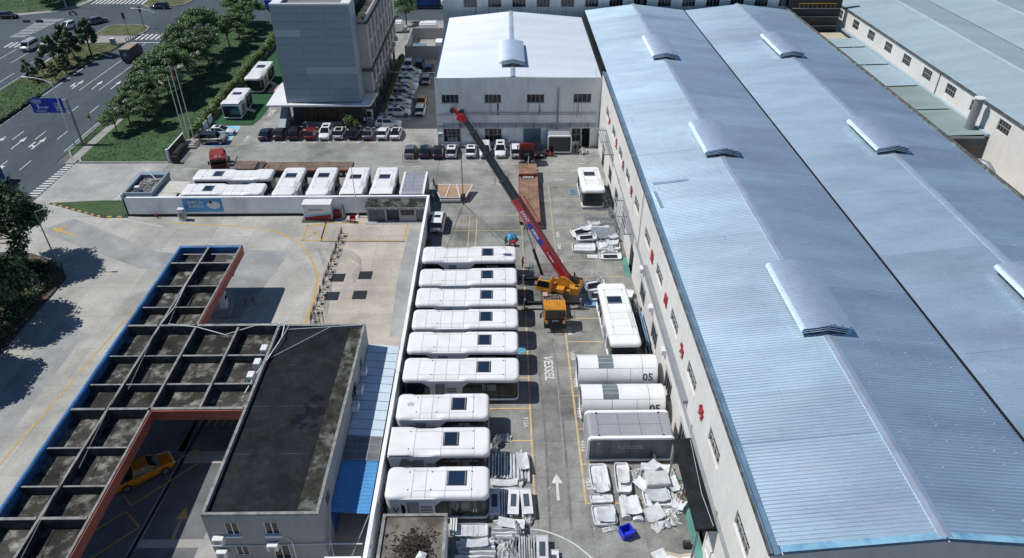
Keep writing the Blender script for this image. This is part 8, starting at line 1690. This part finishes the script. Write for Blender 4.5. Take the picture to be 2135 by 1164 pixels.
# gear beside the hanging cabin: blue tarpaulin, red generator
film('bright blue tarpaulin heap behind the hanging cabin', .9, 83.0, .75, .8, 1.0, 61, MATS['tarp_blue'], 'tarpaulin')
gen = thing('generator', 'small red generator beside the blue tarpaulin', 'generator', (1.05, 81.4, 0)); MB().box(-.42, .42, -.3, .3, .15, .8).build('casing', MATS['red_paint'], gen, bevel=.04); MB().box(-.48, .48, -.36, .36, .04, .12).build('skid', MATS['black'], gen); MB().tube([(-.4, .2, .8), (-.4, .2, .95), (.4, .2, .95), (.4, .2, .8)], .03, 5).build('handle', MATS['black'], gen); MB().box(-.2, .2, -.32, -.302, .3, .6).build('control_panel', MATS['frame_white'], gen)
bb = thing('blue_tub', 'blue tub at the end of the second capsule cabin by the outrigger', 'tub', (2.35, 73.9, 0)); MB().prism([(-.55, -.4), (.55, -.4), (.55, .4), (-.55, .4)], .012, .5).build('tub', MATS['door_blue'], bb, bevel=.05); MB().box(-.48, .48, -.33, .33, .5, .505).build('water', MATS['glass_sky'], bb)
ld = thing('step_ladder', 'grey aluminium step ladder standing by the crane outrigger', 'ladder', (3.3, 74.6, 0), R(12))
for s in (-1, 1): MB().bar((s * .25, -.55, .01), (s * .18, 0, 1.9), .06).bar((s * .25, .55, .01), (s * .18, 0, 1.9), .05).build('rail', MATS['metal_galv'], ld)
for k in range(6): MB().box(-.23 + .01 * k, .23 - .01 * k, -.5 + .085 * k - .05, -.5 + .085 * k + .05, .3 * k + .15, .3 * k + .19).build('step', MATS['metal_galv'], ld)
tl = thing('trestle', 'light metal trestle standing by the dark grey sedan', 'trestle', (-15.6, 107.3, 0))
for s in (-1, 1): MB().bar((s * .9, -.3, .01), (s * .8, 0, 1.4), .04).bar((s * .9, .3, .01), (s * .8, 0, 1.4), .04).build('leg', MATS['metal_galv'], tl)
for k in range(5): MB().bar((-.85, -.25 + .05 * k, .25 + .27 * k), (.85, -.25 + .05 * k, .25 + .27 * k), .03).build('rail', MATS['metal_galv'], tl)
# fold-out deck
fd = thing('deck_platform', 'folded wooden terrace deck with a white trapezoid frame lying in the yard', 'deck', (-7.6, 95.2, 0)); zt_ = lambda y: .78 + .1 * (y + 1.7)
A = [(-2.95, 1.7), (2.85, 1.7), (1.9, -1.7), (-1.8, -1.7)]
n = 14
for k in range(n):
    y0, y1 = -1.65 + 3.3 * k / n + .012, -1.65 + 3.3 * (k + 1) / n - .012; f = lambda y: (y + 1.7) / 3.4
    xl = lambda y: -1.8 - 1.15 * f(y); xr = lambda y: 1.9 + .95 * f(y)
    MB().add([(xl(y0), y0, zt_(y0)), (xr(y0), y0, zt_(y0)), (xr(y1), y1, zt_(y1)), (xl(y1), y1, zt_(y1)), (xl(y0), y0, zt_(y0) - .05), (xr(y0), y0, zt_(y0) - .05), (xr(y1), y1, zt_(y1) - .05), (xl(y1), y1, zt_(y1) - .05)], [(0, 1, 2, 3), (7, 6, 5, 4), (0, 4, 5, 1), (1, 5, 6, 2), (2, 6, 7, 3), (3, 7, 4, 0)]).build('plank', MATS['deck_wood'], fd)
V3 = lambda p, dz=.05: (p[0], p[1], zt_(p[1]) + dz)
for a, b in ((A[0], A[1]), (A[1], A[2]), (A[2], A[3]), (A[3], A[0]), ((-.5, 1.65), (-1.0, -1.6)), ((.5, 1.65), (1.1, -1.6))): MB().bar(V3(a), V3(b), .12, .08).build('frame_bar', MATS['frame_white'], fd)
MB().prism([(-1.9, -1.95), (1.8, -1.95), (2.6, .9), (-2.6, .9)], .15, .3).build('lower_tray', MATS['shell_grey'], fd); MB().prism([(-1.7, -1.9), (1.7, -1.9), (2.2, .8), (-2.2, .8)], .42, .52).build('middle_tray', MATS['frame_white'], fd)
for x in (-1.5, 1.5):
    for y in (-1.5, .6): MB().box(x - .06, x + .06, y - .06, y + .06, 0, .75).build('leg', MATS['metal_dark'], fd)
# odds behind the garage enclosure
for k, (x, y, w, h) in enumerate(((-27, 181, 5, 2.6), (-18.5, 183, 4.5, 1.8))):
    t = thing('cabin_shell', ('white cabin shell stored far behind the office block, left one', 'white cabin shell stored far behind the office block, right one')[k], 'cabin', (x, y, 0)); MB().box(-w / 2, w / 2, -1.4, 1.4, .3, h).build('shell', SH, t, bevel=.3, seg=3); MB().box(-w / 2 + .3, w / 2 - .3, -1.1, 1.1, 0, .3).build('skid', MATS['metal_dark'], t)
cbx = thing('timber_crate', 'brown timber crate by the hall corner in the back yard', 'crate', (-12.8, 178.5, 0)); MB().box(-.9, .9, -1.2, 1.2, .1, 2.2).build('box', MATS['deck_wood'], cbx)
for z in (.4, 1.2, 2.0): MB().box(-.94, .94, -1.24, 1.24, z, z + .12).build('batten', MATS['bed_wood'], cbx)
for k, (x, y) in enumerate(((-12.9, 183.5), (-13.0, 187.5))): film(('near', 'far')[k] + ' white sheeted pile by the hall corner in the back yard', x, y, 1.1, 1.3, 1.8, 70 + k, PW)
wire = MB().tube([(-23.4, 136, 5.2), (-19, 136.5, 4.9), (-15, 136.5, 4.8), (-11.2, 136, 5.0)], .03, 5).build('overhead_cable', MATS['frame_white']); tag(wire, 'white cable slung across the shaded alley between the office wing and the hall', 'cable')

# ---------------------------------------------------------------- people
def person(label, loc, rz, top, legs, pose='stand', hat=None, name='person', scale=1.0):
    J = [(0, 0, .96, .145), (0, .0, 1.12, .135), (0, -.01, 1.32, .15), (0, 0, 1.47, .06), (0, -.01, 1.56, .075), (0, -.015, 1.66, .098), (0, -.005, 1.76, .07), (0, -.125, 1.645, .018)]
    Ed = [(0, 1), (1, 2), (2, 3), (3, 4), (4, 5), (5, 6), (5, 7)]
    def chain(a, pts):
        k = a
        for p in pts: J.append(p); Ed.append((k, len(J) - 1)); k = len(J) - 1
        return k
    for s in (-1, 1):
        if pose == 'sit':
            kn = chain(0, [(s * .1, 0, .9, .10), (s * .16, -.42, .88, .075), (s * .16, -.34, .42, .05), (s * .16, -.42, .34, .045), (s * .16, -.54, .33, .035)])
            wr = chain(2, [(s * .18, 0, 1.40, .07), (s * .26, -.18, 1.2, .048), (s * .24, -.42, 1.12, .034), (s * .24, -.48, 1.11, .03)]); f0 = Vector((0, -1, -.1))
        else:
            st = .10 * s if pose == 'walk' else 0
            chain(0, [(s * .1, st * .3, .90, .105), (s * .11, -.02 - st, .50, .068), (s * .115, .02 - st * 1.6, .10, .045), (s * .12, -.02 - st * 1.6, .05, .045), (s * .125, -.15 - st * 1.6, .04, .035)])
            if pose == 'reach' and s > 0: wr = chain(2, [(s * .18, 0, 1.41, .068), (s * .27, -.18, 1.28, .048), (s * .26, -.42, 1.30, .034), (s * .26, -.48, 1.31, .03)]); f0 = Vector((0, -1, .1))
            else: wr = chain(2, [(s * .18, 0, 1.41, .068), (s * .255, .02 + st, 1.15, .048), (s * .26, -.07 + st, .92, .034), (s * .26, -.09 + st, .86, .03)]); f0 = Vector((0, -.2, -1))
        b = Vector(J[wr][:3])
        for k in range(4):
            o = b + Vector((s * .0, (k - 1.5) * .018, 0) if abs(f0.z) > .5 else ((k - 1.5) * .018, 0, 0)); L = (.065, .08, .075, .06)[k]
            chain(wr, [(*(o + f0 * L * .5), .009), (*(o + f0 * L + Vector((-s * .012, 0, 0))), .008)])
        chain(wr, [(*(b + Vector((-s * .02, -.025, .01))), .011), (*(b + f0 * .04 + Vector((-s * .03, -.03, 0))), .009)])
    me = bpy.data.meshes.new('figure'); me.from_pydata([j[:3] for j in J], Ed, []); o = bpy.data.objects.new('figure', me); COL.objects.link(o)
    o.modifiers.new('skin', 'SKIN'); 
    for i, j in enumerate(J): me.skin_vertices[0].data[i].radius = (j[3], j[3] * (.72 if i in (0, 1, 2) else 1))
    me.skin_vertices[0].data[0].use_root = True
    sb = o.modifiers.new('sub', 'SUBSURF'); sb.levels = 1; sb.render_levels = 1
    bpy.context.view_layer.update(); m2 = bpy.data.meshes.new_from_object(o.evaluated_get(bpy.context.evaluated_depsgraph_get())); bpy.data.objects.remove(o)
    for m in (MATS[top], MATS[legs], MATS['skin'], MATS['hair'], MATS['black']): m2.materials.append(m)
    hip = .98
    for p in m2.polygons:
        c = p.center; p.use_smooth = True; arm = abs(c.x) > .19 and c.z < 1.3 and c.z > .6 and pose != 'sit'
        if c.z > 1.69 or (c.z > 1.55 and c.y > .03): p.material_index = 3
        elif c.z > 1.49: p.material_index = 2
        elif arm and c.z < 1.12: p.material_index = 2
        elif c.z > hip: p.material_index = 0
        elif c.z < (.1 if pose != 'sit' else .37): p.material_index = 4
        else: p.material_index = 1
    t = link(name, m2, None, None, loc=loc, rot=(0, 0, rz)); t.scale = (scale,) * 3; tag(t, label, 'person')
    if hat: MB().tube([(0, -.01, 1.72), (0, -.01, 1.78), (0, 0, 1.84)], .125, 10, .06).build('cap', MATS[hat], t)
    return t
person('person in a red shirt and dark trousers standing at the corner of the hanging cabin', (2.3, 76.2, 0), R(60), 'cloth_red', 'cloth_dark', 'reach')
person('person in a teal shirt standing beside the blue tarpaulin', (.2, 81.5, 0), R(20), 'cloth_teal', 'cloth_dark'); person('person in a pale shirt standing at the corner of the grey cabin behind the wall', (-10.5, 93.6, 0), R(-30), 'cloth_white', 'cloth_blue')
person('person in dark clothes walking behind the grey cabin', (-10.7, 98.2, 0), R(100), 'cloth_dark', 'cloth_dark', 'walk'); person('person in white working between two end-on cabins behind the wall', (-24.2, 100.2, 0), R(140), 'cloth_white', 'cloth_dark', 'reach')
person('person in dark blue in the shade at the end of the third cabin', (2.1, 68.9, 0), R(80), 'cloth_blue', 'cloth_dark', 'reach'); person('person in a white shirt standing in the shade at the office entrance', (-24.9, 122.4, 0), R(10), 'cloth_white', 'cloth_dark'); person('person in dark clothes beside the show cabin before the hall', (11.9, 110.4, 0), R(-60), 'cloth_dark', 'cloth_dark', 'walk')
person('person walking under the canopy arm at the bottom left edge', (-31.6, 30.6, 0), R(30), 'cloth_dark', 'cloth_dark', 'walk')
mo = thing('motorcycle', 'dark motorcycle crossing the junction with its rider', 'motorcycle', (-113.4, 197.2, 0), R(-60))
MB().loft([[(x * w, y, z + q * h) for x, q in ((-1, 0), (-.7, 1), (.7, 1), (1, 0), (.6, -1), (-.6, -1))] for y, w, h, z in ((-.6, .08, .05, .78), (-.2, .14, .08, .75), (.2, .16, .14, .78), (.5, .1, .1, .82))]).build('body', CAR['black'], mo, smooth=40)
for y in (-.68, .68): add_wheel(mo, 0, y, .31, .12)
MB().tube([(0, .68, .31), (0, .48, .95)], .04, 6).tube([(-.35, .42, 1.05), (0, .48, 1.0), (.35, .42, 1.05)], .025, 6).build('fork', MATS['metal_dark'], mo); MB().box(-.16, .16, -.95, -.6, .75, 1.05).build('top_box', CAR['black'], mo)
person('rider in dark clothes seated on the motorcycle at the junction', (-113.45, 197.1, -.08), R(120), 'cloth_dark', 'cloth_dark', 'sit', 'black')
